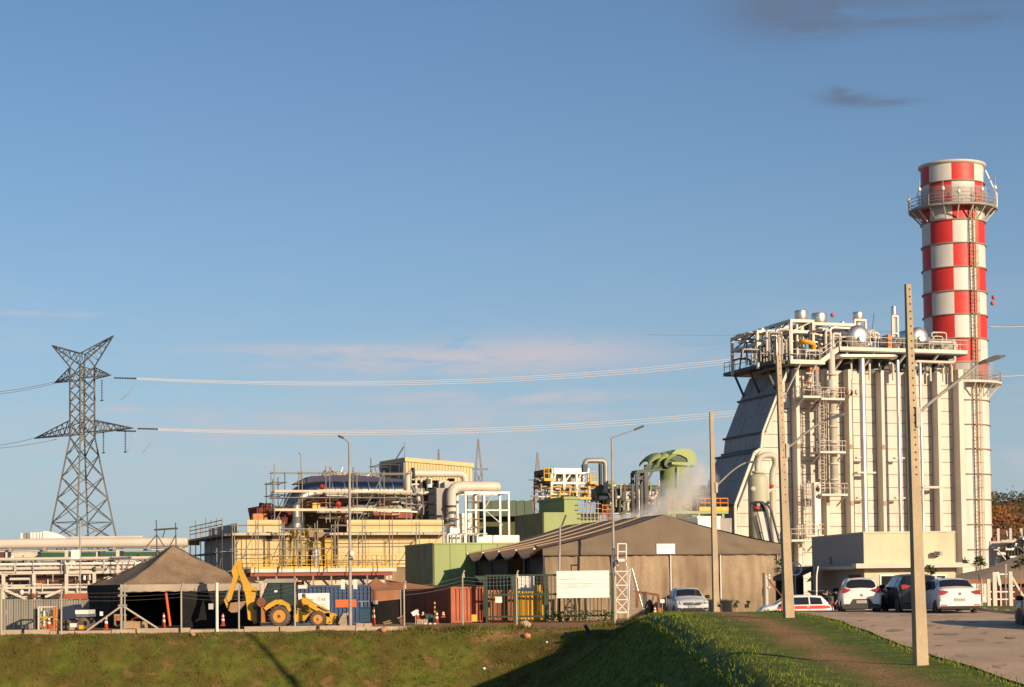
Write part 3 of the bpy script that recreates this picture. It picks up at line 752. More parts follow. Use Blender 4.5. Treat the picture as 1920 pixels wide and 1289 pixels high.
    for i in range(26):                                   # small valves and stubs under the deck
        u = random.uniform(uc, ud - .5); v = random.uniform(-1.3, 1.5); zz = random.uniform(H + .05, zh - .9)
        t.add('valve', MB().lathe([(.1, -.3), (.22, -.1), (.22, .15), (.08, .35)], (u, v, zz), 8), random.choice((creamcol, steel, dsteel, creamcol)))
        if i % 3 == 0: t.pipe('small_pipe', random.choice((creamcol, steel)), [(u, v, H - .2), (u, v, zz), (u + random.uniform(-1.5, 1.5), v, zz)], .07, .2, n=8)
    t.add('penthouse_wall', MB().box(uc + .3, ur - .4, .9, D - .3, H - .05, zh - .56), dsteel)
    # steam drums, axis running away from the camera
    for px, py, r in ((1611, 632, 1.32), (1724, 632, 1.10)):
        c_ = fx(px, py, -1.2); b = MB(); dish = [(r * math.cos(R(a_)), -.55 * r * math.sin(R(a_))) for a_ in (88, 75, 60, 45, 30, 15)]
        b.lathe([(x_, y_) for x_, y_ in dish] + [(r, 0), (r, D * .8)], (c_.x, -1.0, c_.z), 32, 'y'); d = t.add('steam_drum', b, alu)
        t.add('manway', MB().lathe([(.30, -.3), (.42, -.3), (.42, .3)], (c_.x, -1.0 - .5 * r, c_.z - .25), 18, 'y').lathe([(.001, -.22), (.3, -.22)], (c_.x, -1.0 - .5 * r, c_.z - .25), 18, 'y'), alu, d)
        t.add('drum_saddle', MB().box(c_.x - .9, c_.x + .9, .4, 1.2, zh, c_.z - r * .7), creamcol, d)
    c_ = fx(1684, 641, -2.0); b = MB(); b.lathe([(.001, -.5), (.35, -.42), (.6, -.15), (.62, 0), (.62, 2.5)], (c_.x, -1.6, c_.z), 20, 'y'); t.add('small_drum', b, alu)
    b = MB(); b.lathe([(.18, -.12), (.24, -.12), (.24, .1)], (c_.x, -2.1, c_.z), 14, 'y'); t.add('manway', b, dsteel)
    t.add('drum_flange', MB().box(c_.x - 1.05, c_.x - .6, -1.7, -1.2, c_.z - .7, c_.z + .8), orange)
    # silencer drums and their frames
    def silencer(px, y0, y1, wpx, v, legs=None, m=alu):
        a = fx(px, y1, v); b_ = fx(px, y0, v); r = wpx / 2 * 205 / F
        d = t.add('silencer', MB().lathe([(r * .93, a.z), (r, a.z + .06), (r, b_.z - .06), (r * .95, b_.z), (r * .8, b_.z - .05)], (a.x, v, 0), 24), m)
        return a.x, a.z, r
    for a in ((1502, 583, 601, 24, .5), (1536, 588, 609, 29, 2.2), (1609, 586, 600, 20, 1.0), (1676, 575, 592, 10, .6), (1428, 617, 628, 15, 3.5), (1440, 613, 625, 14, 5.), (1461, 612, 623, 16, 2.), (1580, 603, 612, 8, 2.)):
        u, zz, r = silencer(*a); base = zl if a[0] < 1560 else zh
        t.add('silencer_pipe', MB().tube([(u, a[4], base), (u, a[4], zz)], r * .45, 12), creamcol)
        if a[0] > 1500:
            for sx_ in (-1, 1): t.bar('frame_post', creamcol, (u + sx_ * r * 1.15, a[4] - r * .8, base), (u + sx_ * r * 1.15, a[4] - r * .8, zz - .1), .2)
            t.bar('frame_beam', creamcol, (u - r * 1.3, a[4] - r * .8, zz - .1), (u + r * 1.3, a[4] - r * .8, zz - .1), .22); t.bar('frame_beam', creamcol, (u - r * 1.3, a[4] - r * .8, (zz + base) / 2), (u + r * 1.3, a[4] - r * .8, (zz + base) / 2), .18)
    def frame(xa, xb, ya, yb, ym, v0, v1, w=.26):
        A_, B_ = fx(xa, yb, v0), fx(xb, ya, v0); zm = fx(xa, ym, v0).z
        for u in (A_.x, B_.x):
            for v in (v0, v1): t.bar('frame_post', creamcol, (u, v, A_.z), (u, v, B_.z), w)
        for zz in (B_.z, zm):
            for v in (v0, v1): t.bar('frame_beam', creamcol, (A_.x - .1, v, zz), (B_.x + .1, v, zz), w * 1.2)
            for u in (A_.x, B_.x): t.bar('frame_beam', creamcol, (u, v0, zz), (u, v1, zz), w * 1.2)
        for u in (A_.x, B_.x): t.bar('frame_brace', dsteel, (u, v0, zm), (u, v1, B_.z), .12); t.bar('frame_brace', dsteel, (u, v1, zm), (u, v0, B_.z), .12)
        t.bar('frame_brace', creamcol, (A_.x, v0, zm), (B_.x, v0, B_.z), .10)
        return A_, B_
    frame(1421, 1474, 624, 692, 645, 1.0, 7.5)
    A_, B_ = frame(1484, 1524, 603, 676, 622, -.5, 4.5); frame(1524, 1600, 610, 672, 628, .3, 4.5)
    mm = (creamcol, steel, creamcol, alu, dsteel)
    for i in range(125):                                   # dense small pipework on the roof
        if i % 2: u0_ = fx(random.uniform(1425, 1560), 660).x; base = zl; hmax = 3.6
        else: u0_ = fx(random.uniform(1560, 1770), 640).x; base = zh; hmax = 2.2
        v = random.uniform(-1.6, 5); h = random.uniform(.5, hmax); w = random.choice((-1, 1)) * random.uniform(.5, 2.2); r = random.choice((.06, .08, .11, .15))
        t.pipe('roof_pipe', random.choice(mm), [(u0_, v, base), (u0_, v, base + h), (u0_ + w, v, base + h)] + ([(u0_ + w, v, base + h * .3)] if i % 3 else [(u0_ + w, v + 1.5, base + h)]), r, .3, n=8)
        if i % 2 == 0: t.add('valve', MB().lathe([(.1, -.25), (.24, -.1), (.24, .12), (.09, .3)], (u0_, v, base + h * .6), 8), random.choice(mm))
    p = fx(1506, 640, -1.2); q = fx(1527, 645, -1.2); t.pipe('orange_duct', mat('orange_hose', (.72, .30, .01), .5), [(p.x, -.6, p.z), (p.x, -1.2, p.z + .05), (q.x, -1.2, q.z), (q.x, -.9, q.z - .6)], .26, .5)
    p = fx(1525, 690, -1.4); t.add('orange_cap', MB().box(p.x - .5, p.x + .6, -1.6, -.9, p.z - .25, p.z), orange)
    p, q = fx(1556, 630, -.6), fx(1598, 616, -.6); t.pipe('looped_pipe', alu, [(p.x, -.6, zh - .5), (p.x, -.6, q.z), (q.x, -.6, q.z), (q.x, -.6, q.z - .9)], .2, .5)
    p = fx(1357, 690, 8.); t.bar('davit_arm', dsteel, (ul0 - 1.2, 8., zl), (ul0 - .9, 8., zl + 2.), .12); t.bar('davit_arm', dsteel, (ul0 - .9, 8., zl + 2.), (ul0 - .2, 8., zl + 3.6), .12)
    for k in range(3): t.bar('deck_brace', dsteel, (ul0 - 1.4, 1 + 4 * k, zl - .4), (ul0 - .2, 1 + 4 * k, zl - 3.0), .2)
    t.bar('aerial', dsteel, (fx(1648, 610).x, 2, zh + 1), (fx(1656, 590).x, 2, fx(1656, 583).z), .06)
    # central valve stack with its ladders and small platforms
    p = fx(1563, 700, -2.4); ux = p.x; zb_, ztop = fx(1563, 965, -2.4).z, fx(1563, 655, -2.4).z
    t.add('riser_duct', MB().lathe([(.42, zb_ + 2), (.42, fx(1563, 738, -2.4).z), (.62, fx(1563, 735, -2.4).z), (.62, fx(1563, 715, -2.4).z), (.36, fx(1563, 710, -2.4).z), (.36, ztop)], (ux, -2.0, 0), 18), creamcol)
    for py in (702, 730, 752, 775, 800, 830, 870, 900): zz = fx(1563, py, -2.4).z; t.add('flange', MB().lathe([(.4, zz - .08), (.60, zz - .08), (.60, zz + .08), (.4, zz + .08)], (ux, -2.0, 0), 18), creamcol)
    def plat(xa, xb, py, v0=-3.4, v1=-1.1):
        a, b_ = fx(xa, py, v0), fx(xb, py, v0); t.add('platform', MB().box(a.x, b_.x, v0, v1, a.z - .22, a.z), creamcol)
        t.bar('platform_brace', creamcol, (b_.x - .15, v0 + .2, a.z - .2), (b_.x - .15, v1, a.z - 1.2), .13); t.bar('platform_brace', creamcol, (a.x + .15, v0 + .2, a.z - .2), (a.x + .15, v1, a.z - 1.2), .13)
        railing([(a.x, v1, a.z), (a.x, v0, a.z), (b_.x, v0, a.z), (b_.x, v1, a.z)], .9)
    for a in ((1506, 1538, 742), (1540, 1584, 746), (1538, 1586, 846), (1541, 1590, 926), (1484, 1535, 1012), (1512, 1545, 1003)): plat(*a)
    def cage(px, y0, y1, v=-2.7, w=.35):
        a, b_ = fx(px, y1, v), fx(px, y0, v)
        for sgn in (-1, 1): t.bar('ladder_rail', creamcol, (a.x + sgn * .24, v + .3, a.z), (a.x + sgn * .24, v + .3, b_.z + .9), .07)
        rb = MB(); hb = MB(); zz = a.z
        while zz < b_.z + .8: rb.beam((a.x - .24, v + .3, zz), (a.x + .24, v + .3, zz), .045); zz += .33
        zz = a.z + 1.2
        while zz < b_.z + .9: hb.tube([(a.x + w * math.cos(math.pi * (1 + k / 8)), v + .3 + .75 * math.sin(math.pi * (1 + k / 8)), zz) for k in range(9)], .03, 5); zz += .8
        o = t.add('rung', rb, creamcol); o['kind'] = 'stuff'; o = t.add('cage_hoop', hb, creamcol); o['kind'] = 'stuff'
        for k in (1, 3, 5, 7): c2 = (a.x + w * math.cos(math.pi * (1 + k / 8)), v + .3 + .75 * math.sin(math.pi * (1 + k / 8))); t.rod('cage_bar', creamcol, c2 + (a.z + 1.2,), c2 + (b_.z + .9,), .03)
    for a in ((1545, 832, 922), (1517, 918, 1000), (1504, 1000, 1062), (1545, 748, 842)): cage(*a)
    p = fx(1532, 905, -2.5); q = fx(1532, 1005, -2.5); t.add('pipe_casing', MB().box(p.x - .35, p.x + .35, -2.6, -1.9, q.z, p.z), white)
    for i in range(14):
        u = fx(random.uniform(1505, 1590), 730).x; zz = fx(1550, random.choice((735, 838, 918, 720)), -2.4).z; t.add('valve', MB().lathe([(.1, -.3), (.24, -.1), (.24, .15), (.08, .35)], (u, random.uniform(-2.8, -1.6), zz), 8), random.choice((creamcol, steel, rust)))
    for i in range(10):
        p = fx(random.uniform(1508, 1530), random.uniform(700, 735), -1.5); t.pipe('small_pipe', random.choice((creamcol, rust, steel)), [(p.x, -1.4, p.z), (p.x + .8, -1.4, p.z), (p.x + .8, -1.4, p.z - 1.2)], .09, .2, n=8)
    p = fx(1532, 700, -1.5); t.add('riser_duct', MB().tube([(p.x, -1.3, fx(1532, 900).z), (p.x, -1.3, zl)], .28, 14), darkclad)
    # wall pipe racks between columns on the right
    for px, py in ((1612, 888), (1735, 916), (1740, 915)):
        p = fx(px, py, -1.9); t.add('pipe_guide', MB().box(p.x - .3, p.x + 1.9, -2.0, -1.2, p.z, p.z + .18), creamcol)
    return t
bo = boiler()
# handrail pipe climbing the dark slope
# ------------------------------------------------------------------ process blocks
corr_y = yellowb
def scaffold(label, px0, px1, ybot, ytop, Y, th, v0, v1, du, dz, group, decks=(), braces=True, m=None):
    m = m or mat('scaffold_tube', (.26, .24, .20), .6, .1)
    t = T('scaffold', label, 'scaffolding', px0, Y, th, 0, group)
    a, b = t.f(px0, ybot, v0), t.f(px1, ytop, v0); nu = max(1, round((b.x - a.x) / du)); nz_ = max(1, round((b.z - a.z) / dz)); rr = .042
    for i in range(nu + 1):
        u = a.x + (b.x - a.x) * i / nu
        for v in (v0, v1): t.rod('pole', m, (u, v, a.z), (u, v, b.z + random.uniform(0, .9)), rr)
    for k in range(1, nz_ + 1):
        zz = a.z + (b.z - a.z) * k / nz_
        for v in (v0, v1): t.rod('ledger', m, (a.x - .2, v, zz), (b.x + .2, v, zz), rr * .9)
        for i in range(0, nu + 1): u = a.x + (b.x - a.x) * i / nu; t.rod('transom', m, (u, v0 - .1, zz), (u, v1 + .1, zz), rr * .8)
    if braces:
        for i in range(0, nu, 3): t.rod('brace', m, (a.x + (b.x - a.x) * i / nu, v0, a.z), (a.x + (b.x - a.x) * min(nu, i + 1) / nu, v0, a.z + (b.z - a.z) * min(1, 2 / nz_)), rr * .8)
    for py in decks:
        zz = t.f(px0, py, v0).z
        n = 3
        for j in range(n): t.add('deck_board', MB().box(a.x, b.x, v0 + (v1 - v0) * (j + .04) / n, v0 + (v1 - v0) * (j + .96) / n, zz - .06, zz), mat('scaffold_board', (.46, .36, .22), .8))
        t.add('toe_board', MB().box(a.x, b.x, v0 - .06, v0 - .02, zz - .12, zz + .10), mat('pale_board', (.58, .50, .38), .8))
    return t
def turbine_hall():
    t = T('turbine_hall', 'long yellow cream building wrapped in scaffolding behind the backhoe', 'building', 444, 165, 18, 0)
    D = 17.; fx = t.f
    L0 = fx(444, 1100).x; zdeck = fx(480, 1000).z; zt1 = fx(480, 976).z; zf_ = fx(560, 1066).z
    u1, u2, u3 = fx(528, 1000).x, fx(632, 1000).x, fx(833, 1000).x
    t.add('wall', MB().box(L0, u1, 0, D, zf_, zdeck), yellowb); t.add('wall', MB().box(u2, u3, 0, D, zf_, zdeck), yellowb)
    # left end wall and parapet in darker sheets, shade put into their colour
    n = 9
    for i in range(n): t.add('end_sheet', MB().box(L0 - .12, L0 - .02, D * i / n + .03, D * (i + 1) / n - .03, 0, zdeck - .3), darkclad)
    # dark recess between the two blocks
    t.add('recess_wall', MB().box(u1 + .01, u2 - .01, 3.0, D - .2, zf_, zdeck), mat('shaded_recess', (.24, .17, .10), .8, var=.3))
    # parapet upstand sheets on the roof
    for a, b in ((444, 528), (632, 833)):
        ua, ub = fx(a, 990, .9).x + .9, fx(b, 990, .9).x; k = max(1, round((ub - ua) / 3.2))
        for r_ in range(3):
            za = zdeck + .1 + (zt1 - zdeck) * r_ / 3
            for i in range(k): t.add('parapet_sheet', MB().box(ua + (ub - ua) * i / k, ua + (ub - ua) * (i + 1) / k - .03, .9 + .02 * r_, 1.1, za, za + (zt1 - zdeck) / 3 - .03), yellowb)
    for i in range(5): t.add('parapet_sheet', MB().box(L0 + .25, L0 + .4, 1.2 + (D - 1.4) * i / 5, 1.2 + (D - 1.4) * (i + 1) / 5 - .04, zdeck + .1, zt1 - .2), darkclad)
    # wall sheets on the front in wide bays
    for a, b, k in ((444, 528, 3), (632, 833, 7)):
        ua, ub = fx(a, 1030).x, fx(b, 1030).x
        for i in range(k):
            for j in range(2): zA = zf_ + (zdeck - .4 - zf_) * j / 2; t.add('wall_sheet', MB().box(ua + (ub - ua) * i / k + .015, ua + (ub - ua) * (i + 1) / k - .015, -.06, -.005, zA + .02, zA + (zdeck - .4 - zf_) / 2 - .02), yellowb)
    # eaves walkways
    wk = mat('walkway_plank', (.50, .42, .30), .8)
    for a, b in ((436, 548), (618, 838)): A, B = fx(a, 1000, -1.2), fx(b, 1000, -1.2); t.add('eaves_walkway', MB().box(A.x, B.x, -1.2, .9, zdeck - .22, zdeck - .02), wk)
    t.add('eaves_walkway', MB().box(L0 - 1.4, L0 + .2, -.9, D + .8, zdeck - .26, zdeck - .06), dsteel)
    for v in (-.8, 3, 6.5, 10, 13.6, 17.6):
        t.rod('rail_post', steel, (L0 - 1.35, v, zdeck), (L0 - 1.35, v, zdeck + 1.1), .04)
    for hh in (.4, .75, 1.1): t.rod('guard_rail', steel, (L0 - 1.35, -.9, zdeck + hh), (L0 - 1.35, D + .8, zdeck + hh), .04)
    A = fx(501, 1004, -.07); t.add('wall_opening', MB().box(A.x - .1, A.x + .45, -.09, -.02, A.z - .5, A.z + .3), dsteel)
    # stained lagging on the recess equipment
    lag = mat('yellow_lagging', (.50, .385, .17), .75, var=.35, scale=1.4, fine=.5, bump=.8)
    rl = random.Random(12); rows = []
    for i in range(27):
        k = i / 26; row = []
        for j in range(34):
            q = fx(531 + 74 * j / 33, 1066 - (74 + 8 * noise.noise((j * .25, 3, 1))) * k, .7)
            row.append((q.x, .75 + .75 * noise.noise((j * .42, i * .10, 5)) + .35 * noise.noise((j * 1.1, i * .45, 9)) - .5 * math.sin(k * 3.1), q.z))
        rows.append(row)
    t.add('lagging_blanket', MB().grid(rows, sm=False), lag)
    for i in range(16):
        px, py = rl.uniform(532, 606), rl.uniform(1000, 1062); p = fx(px, py, 1.)
        w, h = rl.uniform(.12, .35), rl.uniform(.2, .7); b = MB(); b.box(p.x - w, p.x + w, rl.uniform(-.1, .3), 1.4, p.z - h, p.z + h); t.add('lagging_block', b, (lag, lag, rust, MATS['shaded_recess'])[i % 4])
    for i in range(10):
        px = rl.uniform(532, 606); p = fx(px, 1000, .1); t.pipe('lagged_pipe', lag, [(p.x, .1, zf_ + .3), (p.x + rl.uniform(-.2, .2), .1, zf_ + rl.uniform(2, 3.2))], rl.uniform(.1, .25), n=8)
    A = fx(592, 1063, -.6); t.add('white_vessel', MB().lathe([(.2, 0), (.32, .15), (.32, 1.3), (.2, 1.5)], (A.x, -.6, zf_ + .1), 14), white)
    A = fx(612, 1045, -.3); t.add('orange_riser', MB().box(A.x - .12, fx(624, 1045, -.3).x, -.3, .2, zf_, fx(612, 1008).z), mat('ochre_paint', (.55, .32, .06), .6))
    # slab edge with red beam, yellow railing
    A, B = fx(470, 1067, -2.), fx(743, 1073, -2.)
    zs = fx(600, 1066, -2.).z; zs2 = fx(600, 1073, -2.).z
    t.add('slab_edge', MB().box(A.x, B.x, -2.1, 0, zs2, zs), creamcol); t.add('red_beam', MB().box(A.x, B.x - .3, -1.9, -1.6, zs2 - .32, zs2 - .003), mat('dark_red_steel', (.25, .05, .03), .6))
    for i in range(30): u = A.x + (B.x - A.x) * i / 29; t.rod('rail_post', yel, (u, -2.05, zs), (u, -2.05, zs + 1.1), .032)
    for hh in (.35, .72, 1.1): t.rod('guard_rail', yel, (A.x, -2.05, zs + hh), (B.x, -2.05, zs + hh), .032)
    t.add('toe_plate', MB().box(A.x, B.x, -2.12, -2.10, zs + .005, zs + .18), yel)
    # ground floor wall below
    for i in range(9):
        ua = A.x + (B.x - A.x) * i / 9; t.add('lower_wall_sheet', MB().box(ua + .02, ua + (B.x - A.x) / 9 - .02, -.6, -.3, 0, zs2 - .35), mat('pale_pink_wall', (.56, .46, .35), .7, streak=.3))
    for i in range(8): ua = A.x + (B.x - A.x) * (i + .4) / 8; t.bar('knee_brace', creamcol, (ua, -1.8, zs2 - .3), (ua + .35, -.65, zs2 - 1.5), .13)
    t.add('wall_louvre', MB().box(fx(668, 1090, -.7).x, fx(688, 1090, -.7).x, -.75, -.61, fx(670, 1095, -.7).z, fx(670, 1080, -.7).z), steel)
    # base storey, its shade put into the colour; scaffold poles under the left walkway
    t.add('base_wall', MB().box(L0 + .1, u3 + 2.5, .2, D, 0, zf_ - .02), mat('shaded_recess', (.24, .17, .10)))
    stm_ = mat('scaffold_tube', (.26, .24, .20), .6, .1)
    for v in (-.8, 2.2, 5.2, 8.2, 11.2, 14.2, 17.6):
        t.rod('pole', stm_, (L0 - 1.35, v, 0), (L0 - 1.35, v, zdeck + random.uniform(1.1, 1.7)), .045); t.rod('transom', stm_, (L0 - 1.5, v, zdeck * .55), (L0, v, zdeck * .55), .04); t.rod('transom', stm_, (L0 - 1.5, v, zdeck * .78), (L0, v, zdeck * .78), .04)
    for hh in (.3, .55, .78): t.rod('ledger', stm_, (L0 - 1.35, -1, zdeck * hh), (L0 - 1.35, D + 1, zdeck * hh), .04)
    t.rod('brace', stm_, (L0 - 1.4, 5.2, zdeck * .3), (L0 - 1.4, 8.2, zdeck * .78), .04); t.rod('brace', stm_, (L0 - 1.4, 2.2, zdeck * .3), (L0 - 1.4, -.8, zdeck * .78), .04)
    t.add('yellow_trough', MB().box(L0 - 3.4, L0 - .4, D + .9, D + 1.6, zdeck - .6, zdeck - .1), yel)
    return t
th = turbine_hall()
scaffold('scaffold on the short left block of the yellow building', 440, 528, 1075, 985, 163.2, 18, -.9, .2, 2.0, 2.0, 'scaffolds around the turbine hall', ())
scaffold('scaffold on the long right block of the yellow building', 634, 836, 1066, 985, 163.2, 18, -.4, .6, 2.3, 2.0, 'scaffolds around the turbine hall', ())
scaffold('scaffold standing before the stained recess between the yellow blocks', 533, 626, 1066, 992, 163.4, 18, -.3, .7, 1.5, 1.6, 'scaffolds around the turbine hall', ())
scaffold('two deck scaffold around the polished silver duct', 515, 770, 980, 888, 172, 18, 0, 1.6, 2.6, 2.0, 'scaffolds around the turbine hall', (921, 956))
scaffold('scaffold left of the polished duct elbow, over the rusty scrap', 512, 534, 975, 905, 173, 18, 0, 3.2, 1.2, 1.0, 'scaffolds around the turbine hall', (), m=dsteel)
scaffold('dark scaffold tower rising at the left end of the cream roof shed', 712, 748, 930, 872, 181, 18, 0, 3.4, 1.6, 1.1, 'scaffolds around the turbine hall', (903,), m=dsteel)
def duct():
    t = T('exhaust_duct', 'polished silver duct with a big elbow above the yellow building', 'duct', 552, 176, 18, 0)
    r = 1.12; zc = t.f(600, 925, 1).z; zb = t.f(552, 990, 1).z; u1 = t.f(752, 925, 1).x; c_ = t.f(552, 940, 1)
    pts = rounded([(c_.x, 1, zb), (c_.x, 1, zc), (u1, 1, zc)], 2.9, 10)
    t.add('duct', MB().tube(pts, r, 28), alu2)
    for i in range(6): u = c_.x + 3.4 + i * 1.15; t.add('duct_band', MB().lathe([(r, -.04), (r + .05, -.04), (r + .05, .04), (r, .04)], (u, 1, zc), 28, 'x'), alu)
    A = t.f(585, 918, 0); 
    t.add('dark_casing', MB().prism([(A.x - 1.2, zc + .9), (u1 + .2, zc + .7), (u1 + .2, zc + 1.35), (A.x + 4, zc + 1.75), (A.x + .2, zc + 1.6)], (1.2, 4.0)), mat('blue_grey_casing', (.05, .05, .085), .85, 0.))
    # rubble of pipework below the duct
    rl = random.Random(31)
    for i in range(85):
        p = t.f(rl.uniform(570, 760), rl.uniform(922, 972), -.3); ln = rl.uniform(.6, 3.2); rr = rl.choice((.06, .09, .13, .2))
        t.pipe('small_pipe', rl.choice((creamcol, steel, dsteel, alu, steel, rust)), [(p.x, rl.uniform(-.9, .8), p.z), (p.x + ln, rl.uniform(-.9, .8), p.z + rl.uniform(-.1, .1)), (p.x + ln, .5, p.z + rl.choice((-.9, .7)))], rr, .25, n=8)
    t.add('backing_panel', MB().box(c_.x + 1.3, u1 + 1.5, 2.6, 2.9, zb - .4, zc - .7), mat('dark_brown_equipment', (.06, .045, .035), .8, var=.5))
    t.add('red_pipe_tray', MB().box(t.f(700, 965, -.2).x, t.f(772, 965, -.2).x, -.5, .4, t.f(700, 972, -.2).z, t.f(700, 962, -.2).z), mat('dull_red_paint', (.34, .07, .05), .7, var=.4, fine=.4))
    for px, py, rr in ((604, 913, .27), (603, 934, .3), (634, 946, .3), (638, 954, .24), (643, 969, .22)):
        p = t.f(px, py, -1.2); t.add('red_valve', MB().lathe([(.001, -rr), (rr * .8, -rr * .6), (rr, 0), (rr * .8, rr * .6), (.001, rr)], (p.x, -1.2, p.z), 12, 'y'), mat('bright_red', (.42, .045, .03), .6))
    p = t.f(592, 952, -1.2); t.add('yellow_valve', MB().box(p.x - .35, p.x + .35, -1.5, -.9, p.z - .3, p.z + .4), yel)
    zr = zc + 1.75
    # roof cluster of three silencers
    for px in (634, 646, 658): p = t.f(px, 890, 2); t.add('silencer', MB().tube([(p.x, 2, zr), (p.x, 2, t.f(px, 886, 2).z)], .24, 12), white)
    A, B = t.f(612, 899, 2), t.f(688, 896, 2); t.add('cluster_frame', MB().box(A.x + 1, B.x, 1.8, 2.2, B.z - .2, B.z), white)
    t.bar('frame_post', white, (B.x - .1, 2, zr - .5), (B.x - .1, 2, B.z), .25); t.bar('frame_post', steel, (A.x - .4, 2, zr), (A.x - .4, 2, t.f(606, 884, 2).z), .1); t.bar('jib', rust, (A.x - .4, 2, t.f(606, 886, 2).z), (t.f(650, 886, 2).x, 2, t.f(606, 886, 2).z), .14)
    for i in range(14): u = A.x - .6 + i * .42; t.bar('small_pipe', rl.choice((dsteel, steel, rust, white)), (u, 1.6, zr - .3), (u + rl.uniform(-.3, .8), 1.8, zr + rl.uniform(.2, .8)), .12)
    return t
duct()
def scrap():
    t = T('scrap_heap', 'heap of dark red rusted sheets on the roof left of the silver duct', 'scrap metal', 486, 174, 18, 0); rl = random.Random(2)
    zb = t.f(486, 976).z
    for i in range(12):
        px = rl.uniform(462, 530); p = t.f(px, rl.uniform(952, 972), rl.uniform(0, 2)); o = MB(); w, d, h = rl.uniform(.5, 1.1), rl.uniform(.4, 1), rl.uniform(.2, .7)
        o.add([(-w, -d, -h), (w, -d * .8, -h), (w * 1.1, d, -h), (-w, d, -h), (-w * .8, -d, h), (w, -d, h * .7), (w * .8, d, h * 1.2), (-w * 1.1, d, h)], [(0, 3, 2, 1), (4, 5, 6, 7), (0, 1, 5, 4), (1, 2, 6, 5), (2, 3, 7, 6), (3, 0, 4, 7)])
        q = t.add('rusted_sheet', o, mat('dark_rust', (.13, .035, .022), .8, var=.4, scale=1.5)); q.location = p; q.rotation_euler = (0, rl.uniform(-.4, .4), rl.uniform(-.3, .3))
    p = t.f(486, 972, -.4); t.add('orange_bin', MB().box(p.x - .6, p.x + .7, -.7, .1, p.z - .5, p.z + .4), orange)
scrap()
def roof_shed():
    t = T('roof_shed', 'cream corrugated shed high above the plant with a louvred left end', 'shed', 763, 190, 26, 0); fx = t.f
    z0, z1, z2 = fx(763, 925).z, fx(763, 860).z, fx(886, 871).z; u1 = fx(886, 880).x
    t.add('wall', MB().prism([(0, z0), (u1, z0), (u1, z2), (0, z1)], (.12, 6.5)), yellowb)
    k = 22
    for i in range(k):
        ua, ub = u1 * i / k, u1 * (i + 1) / k - .05; t.add('wall_sheet', MB().prism([(ua, z0), (ub, z0), (ub, z1 + (z2 - z1) * (i + 1) / k - .35), (ua, z1 + (z2 - z1) * i / k - .35)], (0, .12)), yellowb)
    t.add('roof_trim', MB().prism([(-.1, z1 - .3), (u1 + .1, z2 - .3), (u1 + .1, z2 + .1), (-.1, z1 + .1)], (-.12, 6.6)), yellowb)
    t.add('end_wall', MB().box(-.14, -.02, .15, 6.4, z0, z1 - .3), darkclad)
    for i in range(7): zz = z0 + (z1 - z0) * (.42 + .07 * i); t.add('louvre', MB().box(-.24, -.15, 1.0, 5.6, zz, zz + .12), dsteel)
    return t
roof_shed()
def bigpipe():
    t = T('steam_pipe', 'thick beige elbow pipe running right above the white frame', 'pipe', 847, 180, 18, 0); fx = t.f
    c_ = fx(847, 940); zc = fx(870, 913).z; u1 = fx(930, 913).x; r = .52
    t.pipe('pipe', creamcol, [(c_.x, 0, fx(847, 1018).z), (c_.x, 0, zc), (u1, 0, zc)], r, .9, n=22)
    t.add('end_cap', MB().lathe([(r, 0), (r * .9, .2), (r * .6, .38), (.001, .45)], (u1, 0, zc), 22, 'x'), creamcol)
    for py in (950, 985): zz = fx(847, py).z; t.add('pipe_band', MB().lathe([(r, -.09), (r + .07, -.09), (r + .07, .09), (r, .09)], (c_.x, 0, zz), 22), dsteel)
    t.add('duct_box', MB().box(c_.x - 1.3, c_.x - .1, .6, 3.4, fx(840, 985).z, zc - .1), darkclad)
    for i in range(4): zz = fx(840, 985).z + i * 1.0; t.add('box_rib', MB().box(c_.x - 1.4, c_.x - 1.31, .6, 3.4, zz, zz + .1), dsteel)
    t.add('white_cabinet', MB().box(fx(860, 990).x, fx(886, 990).x, .1, 1.2, fx(860, 1004).z, fx(860, 963).z), white)
    return t
bigpipe()
